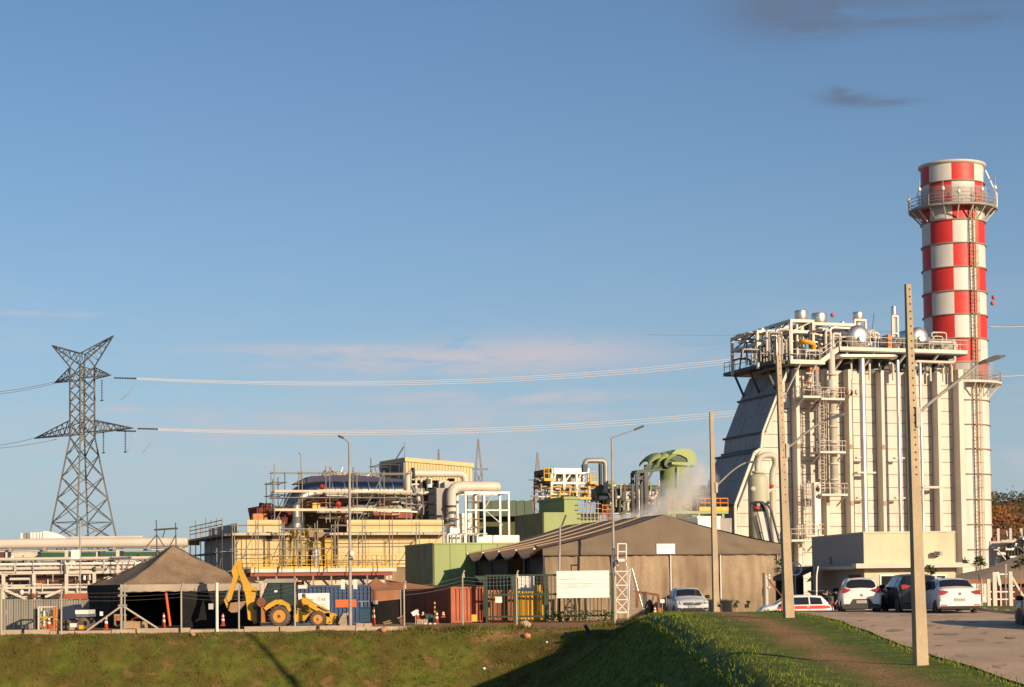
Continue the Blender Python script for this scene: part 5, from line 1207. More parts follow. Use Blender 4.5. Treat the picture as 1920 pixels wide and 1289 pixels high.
# ------------------------------------------------------------------ tents
def sag(p, q, k, amt): return Vector(p).lerp(Vector(q), k) - Vector((0, 0, amt * 4 * k * (1 - k)))
def marquee():
    t = T('canopy_tent', 'brown pyramid canopy with black tarpaulin sides at the left of the yard', 'tent', 228, 118, 27, .0); fx = t.f
    A = fx(228, 1098); Bq = fx(488, 1094); w = Bq.x; ze = (A.z + Bq.z) / 2; d = 8.; zp = 0
    for _ in range(1): zp = t.f(350, 1023, d / 2).z
    apex = Vector((w / 2, d / 2, zp)); cs = [Vector((0, 0, ze)), Vector((w, 0, ze)), Vector((w, d, ze)), Vector((0, d, ze))]
    for k in range(4):
        a, b = cs[k], cs[(k + 1) % 4]; rows = []
        for i in range(13):
            s_ = i / 12; p, q = sag(a, apex, s_, .22), sag(b, apex, s_, .22)
            rows.append([p.lerp(q, j / 14) - Vector((0, 0, .10 * math.sin(math.pi * j / 14) * (1 - s_) + .11 * noise.noise((j * .6 + k * 7, i * .5, 2)) * min(1, 2 - 2 * s_))) for j in range(15)])
        t.add('roof_panel', MB().grid(rows), tentm)
        e = (b - a).normalized(); m = MB(); rows = []
        for hh in (0, .1, .25, .42): rows.append([a.lerp(b, j / 24) + Vector((0, 0, -hh + .02)) + Vector((e.y, -e.x, 0)) * (.03 + .03 * noise.noise((j * .8, k, hh))) - Vector((0, 0, .04 * abs(math.sin(j * 1.57)) if hh > .4 else 0)) for j in range(25)])
        m.grid(rows); t.add('valance', m, mat('pale_valance', (.36, .30, .235), .8, var=.2, streak=.3) if k == 0 else tarp)
        t.rod('seam', mat('seam_rope', (.09, .07, .055), .9), sag(a, apex, .02, .22), sag(a, apex, .5, .2), .03); t.rod('seam', MATS['seam_rope'], sag(a, apex, .5, .2), apex, .03)
        t.rod('pole', steel, (a.x, a.y, 0), a, .06)
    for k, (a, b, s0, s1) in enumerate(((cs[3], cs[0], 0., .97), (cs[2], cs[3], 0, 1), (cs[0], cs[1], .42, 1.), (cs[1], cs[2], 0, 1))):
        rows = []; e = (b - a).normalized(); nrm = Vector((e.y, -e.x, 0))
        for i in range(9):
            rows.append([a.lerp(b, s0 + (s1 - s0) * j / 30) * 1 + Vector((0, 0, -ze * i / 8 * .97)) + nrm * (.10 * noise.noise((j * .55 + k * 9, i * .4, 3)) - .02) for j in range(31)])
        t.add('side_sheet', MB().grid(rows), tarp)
    t.rod('orange_strut', mat('orange_pole', (.62, .10, .03), .5), fx(311, 1112, .1), fx(319, 1174, .1), .09)
    return t
mq = marquee()
def big_tent():
    t = T('storage_tent', 'huge grey brown gabled storage tent with scalloped eaves in the middle of the yard', 'tent', 1019, 132, 16.4, .0); fx = t.f
    w = fx(1466, 1022).x; ze = fx(1019, 1029).z; zr = fx(1245, 965).z; zh = fx(1240, 1040).z; d = 22.; up = w / 2
    ridge_u = fx(1245, 966).x
    # front gable canvas with a slack curved roof line, and the wall below its hem
    def line(u):
        if u < ridge_u: k = u / ridge_u
        else: k = (w - u) / (w - ridge_u)
        e = ze if u < ridge_u else fx(1466, 1021).z
        return e + (zr - e) * k - .35 * 4 * k * (1 - k) * .5
    rows = []
    N_ = 48
    for i in range(9):
        rows.append([(w * j / N_, -.03 - .16 * noise.noise((j * .3, i * .35, 5)), (zh - .05) + (line(w * j / N_) - zh + .05) * i / 8) for j in range(N_ + 1)])
    t.add('gable_canvas', MB().grid(rows), tentg)
    px_ = [0, .282, .525, .735, .98, 1.0]
    for a, b in zip(px_, px_[1:]):
        n = max(3, int(20 * (b - a) / .2)); rows = []
        for i in range(11): rows.append([(w * (a + (b - a) * j / n) + (.02 if j == 0 else 0), .12 - .2 * noise.noise((j * .55 + a * 40, i * .25, 8)) - .03 * math.sin(j * 1.9 + a * 9), (zh) * i / 10) for j in range(n + 1)])
        t.add('front_wall_sheet', MB().grid(rows), tentw)
    for a in px_[1:-1]: t.rod('pole', white if .5 < a < .8 else steel, (w * a, .02, 0), (w * a, .02, zh), .05)
    t.bar('hem_rope', mat('seam_rope', (.09, .07, .055)), (0, -.06, zh), (w, -.06, zh - .02), .05, .06)
    # left roof slope in strips with scallops hanging from the eave; right slope plain
    ns = 5
    for k in range(ns):
        v0, v1 = d * k / ns, d * (k + 1) / ns; rows = []
        for i in range(16):
            q = i / 15; row = []
            for j in range(13):
                c_ = j / 12; v = v0 + (v1 - v0) * c_; hang = -.6 * (1 - (2 * c_ - 1) ** 2) * (1 - q) ** 3
                rib = -.10 * math.sin(math.pi * c_) * (1 - .5 * q)
                z = ze + (zr - ze) * q - .35 * 4 * q * (1 - q) * .6 + hang + rib
                row.append((-.55 * (1 - q) + ridge_u * q, v, z))
            rows.append(row)
        t.add('roof_strip', MB().grid(rows), mat('roof_canvas', (.155, .112, .078), .75, var=.15, scale=.4, streak=.2, bump=.2))
        o = MB(); o.lathe([(.001, -.1), (.12, 0), (.001, .1)], (-.6, v0 + .05, ze - .02), 10); t.add('eave_clip', o, white)
        rows = [[(ridge_u + (w + .3 - ridge_u) * q, v0 + (v1 - v0) * c_, zr + (fx(1466, 1021).z - zr) * q - .2 * 4 * q * (1 - q) * .6) for q in [i / 10 for i in range(11)]] for c_ in (0, .5, 1)]
        t.add('roof_strip', MB().grid(rows), MATS['roof_canvas'])
        t.rod('pole', dsteel, (.1, v0 + .1, 0), (.1, v0 + .1, ze), .07)
        for i in range(6):
            q0, q1 = i / 6, (i + 1) / 6; fz = lambda q: (-.55 * (1 - q) + ridge_u * q, v0, ze + (zr - ze) * q - .35 * 4 * q * (1 - q) * .6 + .03)
            if k: t.rod('seam', mat('seam_tape', (.36, .26, .17), .8), fz(q0), fz(q1), .05)
            fm_ = lambda q: (-.55 * (1 - q) + ridge_u * q, (v0 + v1) / 2, ze + (zr - ze) * q - .35 * 4 * q * (1 - q) * .6 - .6 * (1 - q) ** 3 - .10 * (1 - .5 * q) + .02)
            t.rod('seam', MATS.get('seam_rope') or mat('seam_rope', (.09, .07, .055), .9), fm_(q0), fm_(q1), .04)
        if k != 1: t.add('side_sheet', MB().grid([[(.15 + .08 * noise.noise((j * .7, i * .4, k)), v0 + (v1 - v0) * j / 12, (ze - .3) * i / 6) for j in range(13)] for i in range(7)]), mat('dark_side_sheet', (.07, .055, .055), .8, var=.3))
    t.add('back_wall', MB().box(.2, w, d - .2, d, 0, ze), tentw)
    a = t.s_(938, 1060, -.05); b = t.s_(985, 1060, -.05); t.bar('door_post', black, (-.05, b.y, 0), (-.05, b.y, ze - .5), .22); t.bar('door_head', black, (-.05, b.y, ze - .5), (-.05, a.y, ze - .6), .2)
    s0 = fx(1231, 1039, -.1); s1 = fx(1265, 1020, -.1)
    sg = t.add('sign_board', MB().box(s0.x, s1.x, -.14, -.10, s0.z, s1.z), whitep); m = MB(); rl = random.Random(1)
    u = s0.x + .18
    while u < s1.x - .2: g_ = rl.uniform(.05, .12); m.box(u, u + g_, -.145, -.141, s0.z + .40, s0.z + .54); u += g_ + .035
    o = t.add('print', m, mat('faint_print', (.52, .50, .46), .7), sg); o['kind'] = 'stuff'
    return t
bt = big_tent()
def small_tent():
    t = T('canopy_tent', 'small rust brown canopy between the blue and the dark red containers', 'tent', 673, 127.6, 10, .0); fx = t.f
    w = fx(751, 1110).x; ze = fx(673, 1110).z; d = 4.2; zp = fx(708, 1083, 1.6).z; ap = Vector((w * .48, 1.8, zp)); cs = [Vector((0, 0, ze)), Vector((w, 0, ze + .1)), Vector((w + .3, d, ze + .1)), Vector((0, d, ze))]
    for k in range(4):
        a, b = cs[k], cs[(k + 1) % 4]; t.add('roof_panel', MB().grid([[sag(a, ap, i / 8, .12).lerp(sag(b, ap, i / 8, .12), j / 8) for j in range(9)] for i in range(9)]), brown)
        t.rod('pole', steel, (a.x, a.y, 0), a, .04)
        if k == 0: t.add('valance', MB().grid([[a.lerp(b, j / 16) + Vector((0, -.02 + .02 * math.sin(j * 1.3), -hh * (.62 + .16 * (1 - j / 16)))) for j in range(17)] for hh in (0, .5, 1)]), brown)
    t.add('side_sheet', MB().grid([[(w * (.25 + .75 * j / 12) , .1 + .06 * noise.noise((j * .9, i * .5, 2)), (ze - .3) * i / 6) for j in range(13)] for i in range(7)]), tarp)
    t.add('back_sheet', MB().grid([[(w * j / 10, d - .1, (ze) * i / 4) for j in range(11)] for i in range(5)]), tarp)
    p = fx(704, 1130, -.05); t.add('notice', MB().box(p.x - .16, p.x + .16, -.03, .0, p.z - .12, p.z + .13), mat('pale_notice', (.42, .42, .34), .7))
    return t
small_tent()
t = T('canopy_tent', 'flat rust brown awning spread over the dark red container end', 'tent', 735, 131, 10, 0); a, b, c_, e = t.f(735, 1090, 1), t.f(830, 1102, 0), t.f(726, 1108, -.6), t.f(722, 1086, 2)
t.add('roof_panel', MB().grid([[e.lerp(a, j / 6).lerp(c_.lerp(b, j / 6), i / 6) for j in range(7)] for i in range(7)]), brown); t.rod('pole', steel, (c_.x, c_.y, 0), c_, .04); t.rod('pole', steel, (b.x, b.y, 0), b, .04); t.rod('pole', steel, (e.x, e.y, 0), e, .04)
# ------------------------------------------------------------------ containers
def corr(t, name, m, u0, u1, z0, z1, v, k, dep=.09, axis='u', parent=None):
    b = MB(); pts = []
    for i in range(k):
        a = u0 + (u1 - u0) * i / k; s_ = (u1 - u0) / k
        pts += [(a, 0), (a + s_ * .32, 0), (a + s_ * .45, dep), (a + s_ * .85, dep)]
    pts.append((u1, 0))
    rows = [[((u, v + w_, z) if axis == 'u' else (v - w_, u, z)) for u, w_ in pts] for z in (z0, z1)]
    b.grid(rows, sm=False)
    if axis != 'u': b.f = [tuple(reversed(f)) for f in b.f]
    return t.add(name, b, m, parent)
def container(label, px, Y, th_, w, ln, h, m, dark=None):
    t = T('shipping_container', label, 'container', px, Y, th_, 0.02)
    corr(t, 'front_wall', m, .12, w - .12, .15, h - .12, 0.0, max(5, int(w / .28)))
    corr(t, 'side_wall', m, .12, ln - .12, .15, h - .12, .0, max(5, int(ln / .28)), axis='v')
    corr(t, 'side_wall', m, .12, ln - .12, .15, h - .12, w + .09, max(5, int(ln / .28)), axis='v')
    t.add('roof', MB().box(.02, w - .02, .02, ln - .02, h - .1, h - .03), m); t.add('back_wall', MB().box(.1, w - .1, ln - .1, ln - .03, .1, h - .1), m); t.add('floor', MB().box(.1, w - .1, .1, ln - .1, .08, .15), dsteel)
    for u in (.06, w - .06):
        for v in (.06, ln - .06): t.add('corner_post', MB().box(u - .07, u + .07, v - .07, v + .07, 0, h), m)
    for zz in (.08, h - .06):
        for v in (.05, ln - .05): t.add('rail', MB().box(.13, w - .13, v - .06, v + .06, zz - .07, zz + .06), m)
        for u in (.05, w - .05): t.add('rail', MB().box(u - .06, u + .06, .13, ln - .13, zz - .07, zz + .06), m)
    return t
c1 = container('rust red container with its dark long side to the left of the green fence', 846, 128, 20, 2.32, 12.1, 2.4, rustc)
c2 = container('dark blue container with an orange band behind the backhoe', 553, 127, 4, 4.95, 2.44, 2.62, bluec)
a, b = c2.f(629, 1125, -.04), c2.f(668, 1139, -.04); c2.add('orange_band', MB().box(a.x, b.x, -.03, -.008, b.z, a.z), oranges)
c2.add('white_strip', MB().box(c2.f(553, 1100).x, c2.f(576, 1100).x, -.03, -.01, c2.f(560, 1104).z, c2.f(560, 1098).z), white)
a, b = c2.f(557, 1113, -.12), c2.f(618, 1150, -.12); bn = c2.add('banner', MB().box(a.x, b.x, -.12, -.09, b.z, a.z), whitep)
zt_ = c2.f(580, 1127.5, -.13).z
text('lettering', 'ter', .27, inkk, bn, (c2.f(580, 1125).x, -.125, zt_ + .02)); text('lettering', 'STAR', .36, inkr, bn, (c2.f(594, 1125).x, -.125, zt_ - .02), sx_=.72)
m = MB()
for i in range(5):
    zz = zt_ - .22 - .13 * i; u = c2.f(599, 1135).x; m.box(u, u + (.55 if i % 2 else .4), -.125, -.121, zz - .03, zz + .03)
o = c2.add('print', m, mat('faint_print', (.52, .50, .46)), bn); o['kind'] = 'stuff'
c3 = container('rust brown container standing behind the first green fence panel', 916, 128.3, 8, 1.9, 5.8, 2.15, mat('brown_container', (.38, .14, .06), .7, streak=.3))
c4 = T('site_cabin', 'pale cabin behind the green fence beside the tent', 'cabin', 972, 130.2, 6, 0); c4.box('wall', whitep, 972, 1079, 1002, 1170, .02, 4); c4.box('roof', dsteel, 970, 1077.5, 1004, 1079, -.1, 4.1); corr(c4, 'front_sheet', white, 0, c4.f(1002, 1100).x, .1, c4.f(980, 1082).z, -.06, 9, .04)
c5 = T('yellow_container', 'yellow painted skip container behind the green fence', 'container', 972, 128.2, 6, 0); u1 = c5.f(1029, 1120).x; zt_ = c5.f(1000, 1110).z
c5.add('wall', MB().box(0, u1, .08, 1.1, 0.02, zt_), mat('ochre_yellow', (.68, .42, .05), .6, streak=.3)); corr(c5, 'front_sheet', MATS['ochre_yellow'], 0, u1, .1, zt_ - .05, 0, 14, .06); c5.add('top_box', MB().box(u1 * .55, u1, .1, 1, zt_, zt_ + .45), MATS['ochre_yellow']); c5.add('red_panel', MB().box(u1 * .78, u1 * .88, -.03, -.01, zt_ + .02, zt_ + .4), orange); c5.add('lid_rim', MB().box(-.03, u1 + .03, -.04, 1.14, zt_ - .06, zt_ + .02), MATS['ochre_yellow'])
# ------------------------------------------------------------------ fence panels and board
def fence():
    t = T('palisade_fence', 'dark green barred fence panels before the containers', 'fence', 906, 127.5, 0, .0); fx = t.f
    fg = mat('fence_green', (.03, .06, .04), .55, var=.2)
    zb, zt_, zm = fx(1000, 1156).z, fx(1000, 1079).z, fx(1000, 1115).z
    pans = ((912, 965), (970, 1022), (1026, 1048), (1050, 1148))
    for i, (a, b) in enumerate(pans):
        ua, ub = fx(a, 1100).x, fx(b, 1100).x
        for zz in (zb, zt_, zm): t.bar('rail', fg, (ua, 0, zz), (ub, 0, zz), .10, .12)
        for u in (ua, ub): t.bar('post', fg, (u, 0.02, 0), (u, .02, zt_ + .06), .14)
        k = max(3, round((ub - ua) / .25))
        for j in range(1, k): u = ua + (ub - ua) * j / k; t.bar('bar', fg, (u, -.05, zb - .1), (u, -.05, zt_), .055, .04)
    m = MB(); p = [fx(889, 1080), fx(910, 1080), fx(902, 1093)]; m.prism([(q.x, q.z) for q in p], (-.05, .0)); t.add('corner_plate', m, fg)
    ua, ub = fx(906, 1100).x, fx(914, 1100).x; t.add('solid_plate', MB().box(ua, ub, -.02, .02, zb, zt_), fg)
    p = fx(935, 1125, -.1); t.add('notice', MB().box(p.x - .22, p.x + .22, -.12, -.09, p.z - .2, p.z + .2), white)
    return t
fence()
m = MB(); rw = random.Random(15)
for i in range(260):
    p = P(rw.uniform(1034, 1150), 1158, 127.0 + rw.uniform(-.3, .2)); z = rw.uniform(.1, .75)
    a = Vector((rw.gauss(0, 1), rw.gauss(0, 1), rw.gauss(0, 1))).normalized() * rw.uniform(.06, .16); e = a.orthogonal().normalized() * a.length * .5; c_ = Vector((p.x, p.y, z)); o_ = len(m.v)
    m.v += [tuple(c_ - a), tuple(c_ + e), tuple(c_ + a), tuple(c_ - e)]; m.face([o_, o_ + 1, o_ + 2, o_ + 3])
o = m.build('weeds', leafm); o['kind'] = 'stuff'
def board():
    t = T('site_board', 'large white notice board on posts before the green fence', 'sign', 1044, 127.25, 0, .0); fx = t.f
    a, b = fx(1044, 1122), fx(1142, 1070); bd = t.add('panel', MB().box(a.x, b.x, -.06, 0, a.z, b.z), whitep)
    for px in (1052, 1092, 1134): u = fx(px, 1100).x; t.bar('post', wood, (u, .08, 0), (u, .08, b.z + (.12 if px != 1134 else 0)), .10)
    m = MB(); rl = random.Random(6)
    for x0, x1, y in ((1052, 1066, 1087), (1068, 1080, 1085), (1054, 1060, 1096), (1064, 1082, 1096), (1062, 1082, 1099), (1066, 1080, 1102), (1052, 1066, 1104), (1094, 1112, 1095.5), (1094, 1113, 1099)):
        p, q = fx(x0, y, -.06), fx(x1, y, -.06); u = p.x
        while u < q.x: g_ = rl.uniform(.03, .1); m.box(u, min(q.x, u + g_), -.063, -.0605, p.z - .03, p.z + .03); u += g_ + .02
    o = t.add('print', m, mat('pale_print', (.60, .585, .54), .7), bd); o['kind'] = 'stuff'
board()
# ------------------------------------------------------------------ concrete poles with lamp arms
def cpole(label, Y, top, bot, wt, wb, arm, head, holes, zb):
    p0, p1 = P(*bot, Y), P(*top, Y); t = T('lamp_pole', label, 'lamp pole', th=20, loc=(p0.x, Y, zb), group='concrete poles beside the road')
    h0 = Vector((0, 0, -.6)); h1 = t.loc(p1); lean = (h1 - t.loc(p0)); k = Y / F
    b = MB(); rows = []
    n = 8
    for i in range(n + 1):
        c_ = h0.lerp(h1, i / n); w = (wb + (wt - wb) * i / n) * k * 1.0; d = w * .62
        c_.x = t.loc(p0).x + lean.x * ((c_.z - t.loc(p0).z) / lean.z)
        rows.append([(c_.x - w / 2, -d / 2 + c_.y * 0, c_.z), (c_.x + w / 2, -d / 2, c_.z), (c_.x + w / 2, d / 2, c_.z), (c_.x + w * .10, d / 2, c_.z), (c_.x + w * .10, d * .12, c_.z), (c_.x - w * .10, d * .12, c_.z), (c_.x - w * .10, d / 2, c_.z), (c_.x - w / 2, d / 2, c_.z), (c_.x - w / 2, -d / 2, c_.z)])
    b.grid(rows, sm=False); b.poly([rows[-1][i] for i in range(8)]); s_ = t.add('shaft', b, conc)
    hb = MB()
    for i in range(holes):
        q = 1 - (i + .7) * .0195 * 715 / (bot[1] - top[1]); 
        z = t.loc(p0).z + lean.z * q; x = t.loc(p0).x + lean.x * q; w = (wb + (wt - wb) * q) * k * .62
        hb.lathe([(.026, 0), (.026, .02)], (x + .02, -w / 2 - .008, z), 8, 'y')
    o = t.add('bolt_hole', hb, mat('hole_black', (.03, .025, .02), .9), s_); o['kind'] = 'stuff'
    A, B = [t.loc(P(*q, Y)) for q in arm], [t.loc(P(*q, Y)) for q in head]
    t.add('lamp_arm', MB().tube([A[0]] + arc(A[1] if len(A) > 2 else A[0], A[-1], B[0], 6), .045, 10), steel)
    t.add('arm_clamp', MB().box(A[0].x - .09, A[0].x + .05, -.14, .14, A[0].z - .35, A[0].z + .2), steel)
    d = (B[1] - B[0]); lm = MB(); ln = d.length; dn = d.normalized(); up = Vector((-dn.z, 0, dn.x)) if dn.x > 0 else Vector((dn.z, 0, -dn.x))
    for a_, w, th_ in ((0, .07, .05),):
        pts = [(0, .06, .04), (.25, .13, .08), (.75, .15, .09), (1, .10, .03)]; rw = []
        for s2, w2, t2 in pts: c_ = B[0] + d * s2; rw.append([c_ + Vector((0, -w2, 0)) - up * t2 * .4, c_ + Vector((0, -w2 * .7, 0)) + up * t2, c_ + Vector((0, w2 * .7, 0)) + up * t2, c_ + Vector((0, w2, 0)) - up * t2 * .4, c_ + Vector((0, -w2, 0)) - up * t2 * .4])
        lm.grid(rw, sm=False); lm.poly(rw[-1][:4]); lm.poly(list(reversed(rw[0][:4])))
    t.add('lamp_head', lm, mat('lamp_head_grey', (.10, .10, .10), .5))
    return t
cpole('nearest and tallest concrete pole at the road edge before the boiler', 53, (1700, 534), (1726.5, 1250), 11, 26, ((1719, 778), (1748, 752), (1800, 712)), ((1835, 684), (1882, 668)), 26, zt(11.28, 53) - .02)
cpole('middle concrete pole in front of the corner of the boiler', 77, (1457, 668), (1479, 1158), 9, 19.5, ((1475, 842), (1492, 828), (1515, 806)), ((1545, 790), (1587, 776)), 20, zt(11.1, 77) - .02)
cpole('farthest concrete pole in front of the storage tent', 103, (1333, 773), (1342.5, 1143), 6.5, 12.5, ((1343, 912), (1352, 903), (1378, 876)), ((1398, 868), (1420, 867)), 0, zt(10.9, 103) - .02)
def slamp(label, Y, px, ytop, pb, yb, armp, headp, headm, zb, boxes=False):
    p0, p1 = P(pb, yb, Y), P(px, ytop, Y); t = T('street_lamp', label, 'street lamp', loc=(p0.x, Y, zb)); a, b = t.loc(p0), t.loc(p1)
    a = a.lerp(b, 0); a2 = Vector((a.x, 0, 0)); t.add('post', MB().tube([a2, b], [.11, .065], 12), steel)
    q, h = t.loc(P(*armp, Y)), t.loc(P(*headp, Y)); t.add('lamp_arm', MB().tube([b - Vector((0, 0, .2)), b, q], [.06, .05, .035], 8), steel); t.bar('lamp_head', headm, q, h, .22, .12)
    if boxes:
        for u in (-.42, .30): t.add('speaker_box', MB().box(a.x + u - .1, a.x + u + .12, -.15, .12, t.loc(P(655, 1105, Y)).z, t.loc(P(655, 1087, Y)).z), white)
        c_ = t.loc(P(658, 1040, Y)); t.add('camera_dome', MB().lathe([(.001, -.16), (.14, -.1), (.17, .08), (.1, .2), (.001, .22)], (c_.x + .05, -.1, c_.z), 14), white)
        c_ = t.loc(P(656, 1047, Y)); t.add('box_bracket', MB().box(c_.x - .1, c_.x + .2, -.15, .1, c_.z - .1, c_.z), dsteel)
    return t
slamp('grey street lamp with a camera and two white boxes behind the backhoe loader bucket', 112, 655, 831, 657, 1179, (644, 822), (634, 817.5), dsteel, 0, True)
slamp('slim pale street lamp beside the scaffold tower ladder', 130, 1147, 822, 1152, 1155, (1190, 806), (1207, 799), dsteel, .1)
slamp('distant thin lamp post beyond the silver duct', 185, 565, 855, 566, 1090, (562, 851), (561, 850), dsteel, 0)
slamp('ochre pole with a camera stick beside the white notice board', 128, 1050, 990, 1047, 1150, (1054, 985), (1061, 966), dsteel, .1)
o = T('jib_crane', 'thin leaning jib above the cream roof shed', 'crane', 748, 230, 0, 0); o.rod('jib', dsteel, o.f(742, 862), o.f(757, 838), .07); o.rod('mast', steel, (o.f(759, 860).x, 0, 0), o.f(759, 830), .06)
# thin fence posts with bent tops and barbed wire strung between them
fp = []
for i, (px, top, Y, lb) in enumerate(((2, 1098, 109.3, 'pale fence post at the far left edge of the yard'), (115, 1100, 109.2, 'thin fence post left of the pyramid tent near the dark truck'), (340, 1094, 109.2, 'thin fence post before the black tarp of the pyramid tent'), (448, 1098, 109.4, 'thin fence post before the digger bucket'), (553, 1085, 109.6, 'thin fence post crossing the digger between its wheels'), (758, 1090, 110.5, 'bent fence post left of the rust red container front'), (868, 1070, 112, 'bent fence post crossing the rust red container front'), (969, 1070, 113, 'bent fence post between the two barred panels'), (1153, 1075, 118, 'bent fence post at the foot of the scaffold ladder tower'))):
    p = P(px, 1180, Y); t = T('fence_post', lb, 'post', loc=(p.x, Y, 0), group='bent fence posts along the yard'); h = t.loc(P(px, top + 10, Y)).z
    t.add('post', MB().tube([(0, 0, -.15), (0, 0, h), (.12, -.05, h + .32)], .05 if i else .06, 8), mat('post_concrete', (.42, .37, .29), .8, var=.15)); fp.append((p.x, Y, h))
    if px > 700:
        for k in range(2): t.add('insulator', MB().lathe([(.03, 0), (.06, .04), (.03, .09)], (.08, -.03, h - .12 * k), 8), white)
t = T('fence_post', 'thick white fence post left of the digger bucket', 'post', 407, 109.3, 0, 0); h = t.f(407, 1096).z; t.rod('post', white, (0, 0, -.1), (0, 0, h), .085); t.add('cap', MB().lathe([(.09, 0), (.12, .05), (.001, .12)], (0, 0, h), 10), white)
bw = mat('barbed_wire', (.2, .18, .16), .6, .4)
for k in range(3):
    m = MB(); pts = [(x, Y, h - .05 - .22 * k) for x, Y, h in fp]; q = []
    for a, b in zip(pts, pts[1:]): q += [Vector(a).lerp(Vector(b), i / 8) - Vector((0, 0, .1 * 4 * (i / 8) * (1 - i / 8))) for i in range(8)]
    m.tube(q + [pts[-1]], .009, 4); o = m.build('barbed_wire', bw); tag(o, ('topmost', 'middle', 'lowest')[k] + ' strand of barbed wire strung between the yard fence posts', 'wire', 'barbed wire along the yard')
# strutted double post
t = T('strut_post', 'strutted double pole with two sloping legs before the pyramid tent', 'post', 230, 110.2, 0, 0); fx = t.f; gm_ = mat('post_concrete', (.42, .37, .29))
h = fx(228, 1096).z
for dx in (-.1, .12): t.rod('pole', steel, (dx, 0, -.1), (dx, 0, h), .05)
for px, py in ((153, 1190), (310, 1188)): t.rod('strut', gm_, fx(229, 1136), fx(px, py), .06)
for py in (1104, 1117, 1136): zz = fx(228, py).z; t.add('clamp', MB().box(-.24, .24, -.08, .08, zz - .06, zz + .06), steel)
# ------------------------------------------------------------------ backhoe
def backhoe():
    t = T('backhoe_loader', 'yellow backhoe loader with its digging arm folded up at the left', 'digger', 545, 117, 0, .0); fx = t.f
    Z = lambda x, y: (400 + x / 5.333, 1020 + y / 5.333)
    def poly(name, pts, v, m, parent=None):
        q = [fx(*Z(*p)) for p in pts]; return t.add(name, MB().prism([(a.x, a.z) for a in q], v), m, parent)
    def wheel(x, y, r, rr, v0, v1):
        c_ = fx(*Z(x, y)); k = 117 / F / 5.333; r *= k; rr *= k; s_ = 1 if v0 < 0 else -1; b = MB(); w = v1 - v0
        b.lathe([(rr, v0 + w * .1), (r * .86, v0), (r * .96, v0 + w * .12), (r, v0 + w * .3), (r, v1 - w * .3), (r * .96, v1 - w * .12), (r * .86, v1), (rr, v1 - w * .1)], (c_.x, 0, c_.z), 30, 'y', cap=False)
        o = t.add('wheel', b, rubber)
        lug = MB(); n = 18
        for i in range(n):
            a = 2 * math.pi * i / n
            for sgn in (-1, 1):
                a2 = a + sgn * .09 + (.17 if sgn > 0 else 0); p = lambda aa, rad, v: (c_.x + rad * math.cos(aa), v, c_.z + rad * math.sin(aa)); vm = (v0 + v1) / 2
                ve = v0 + w * .06 if sgn < 0 else v1 - w * .06
                lug.beam(p(a2, r * .995, ve), p(a2 + .16, r * 1.0, vm), .06, .07)
        q = t.add('tread_lug', lug, rubber, o); q['kind'] = 'stuff'
        ri = MB(); e = v0 if v0 < 0 else v1; sg = 1 if v0 < 0 else -1
        ri.lathe([(rr, e + sg * w * .10), (rr * .93, e + sg * w * .16), (rr * .85, e + sg * w * .34), (rr * .45, e + sg * w * .30), (rr * .42, e + sg * w * .12), (rr * .25, e + sg * w * .08), (.001, e + sg * w * .08)], (c_.x, 0, c_.z), 24, 'y'); t.add('rim', ri, mat('orange_rim', (.60, .27, .05), .55, streak=.3), o)
        hb = MB(); hb.lathe([(rr * .26, e + sg * w * .05), (rr * .2, e + sg * w * .02), (.001, e + sg * w * .02)], (c_.x, 0, c_.z), 12, 'y'); t.add('hub', hb, rubber, o)
    wheel(680, 722, 106, 62, -1.1, -.6); wheel(680, 722, 106, 62, .6, 1.1); wheel(1062, 752, 80, 46, -1.05, -.68); wheel(1062, 752, 80, 46, .68, 1.05)
    # chassis, engine cover, fender
    poly('chassis', [(480, 700), (540, 640), (820, 650), (990, 690), (1150, 700), (1150, 750), (940, 770), (930, 790), (600, 790), (480, 770)], (-.45, .45), dsteel)
    poly('engine_cover', [(835, 640), (850, 560), (905, 545), (1130, 650), (1150, 715), (985, 700), (900, 665)], (-.42, .42), jcb)
    poly('side_tank', [(815, 650), (985, 695), (930, 765), (845, 780), (822, 770)], (-.85, -.45), jcb); poly('side_tank', [(815, 650), (985, 695), (930, 765), (845, 780), (822, 770)], (.45, .85), jcb)
    poly('step_box', [(850, 780), (930, 770), (925, 795), (860, 795)], (-.9, -.5), dsteel)
    ft = [(800, 665), (775, 600), (700, 556), (640, 560), (560, 605), (530, 640), (545, 665), (590, 640), (650, 605), (700, 600), (745, 625), (775, 680)]
    poly('fender', ft, (-1.12, -.5), jcb); poly('fender', ft, (.5, 1.12), jcb)
    # cab
    poly('cab_glass', [(495, 565), (565, 385), (825, 380), (832, 640), (800, 650), (700, 560), (640, 562), (560, 605)], (-.72, .72), glassg)
    poly('cab_roof', [(505, 378), (545, 352), (825, 348), (835, 362), (830, 388), (520, 392)], (-.85, .85), mat('roof_grey', (.33, .31, .27), .6))
    for a, b in (((566, 388), (492, 570)), ((697, 388), (700, 560)), ((824, 385), (832, 640))):
        p, q = fx(*Z(*a)), fx(*Z(*b))
        for v in (-.74, .74): t.bar('cab_pillar', black, (p.x, v, p.z), (q.x, v, q.z), .09)
    p = fx(*Z(640, 475)); t.add('cab_sticker', MB().box(p.x - .09, p.x + .09, -.735, -.722, p.z - .06, p.z + .06), white)
    p = fx(*Z(660, 520)); t.add('seat', MB().box(p.x - .25, p.x + .25, -.25, .25, p.z - .3, p.z + .4), black)
    p, q = fx(*Z(835, 395)), fx(*Z(910, 385)); t.bar('mirror_arm', black, (p.x, -.9, p.z), (q.x, -.95, q.z), .04); t.add('mirror', MB().box(q.x - .05, q.x + .08, -1.05, -.85, q.z - .15, q.z + .1), black)
    p = fx(*Z(868, 395)); t.add('beacon', MB().box(p.x - .18, p.x + .14, -.4, .0, p.z - .12, p.z + .1), lampred)
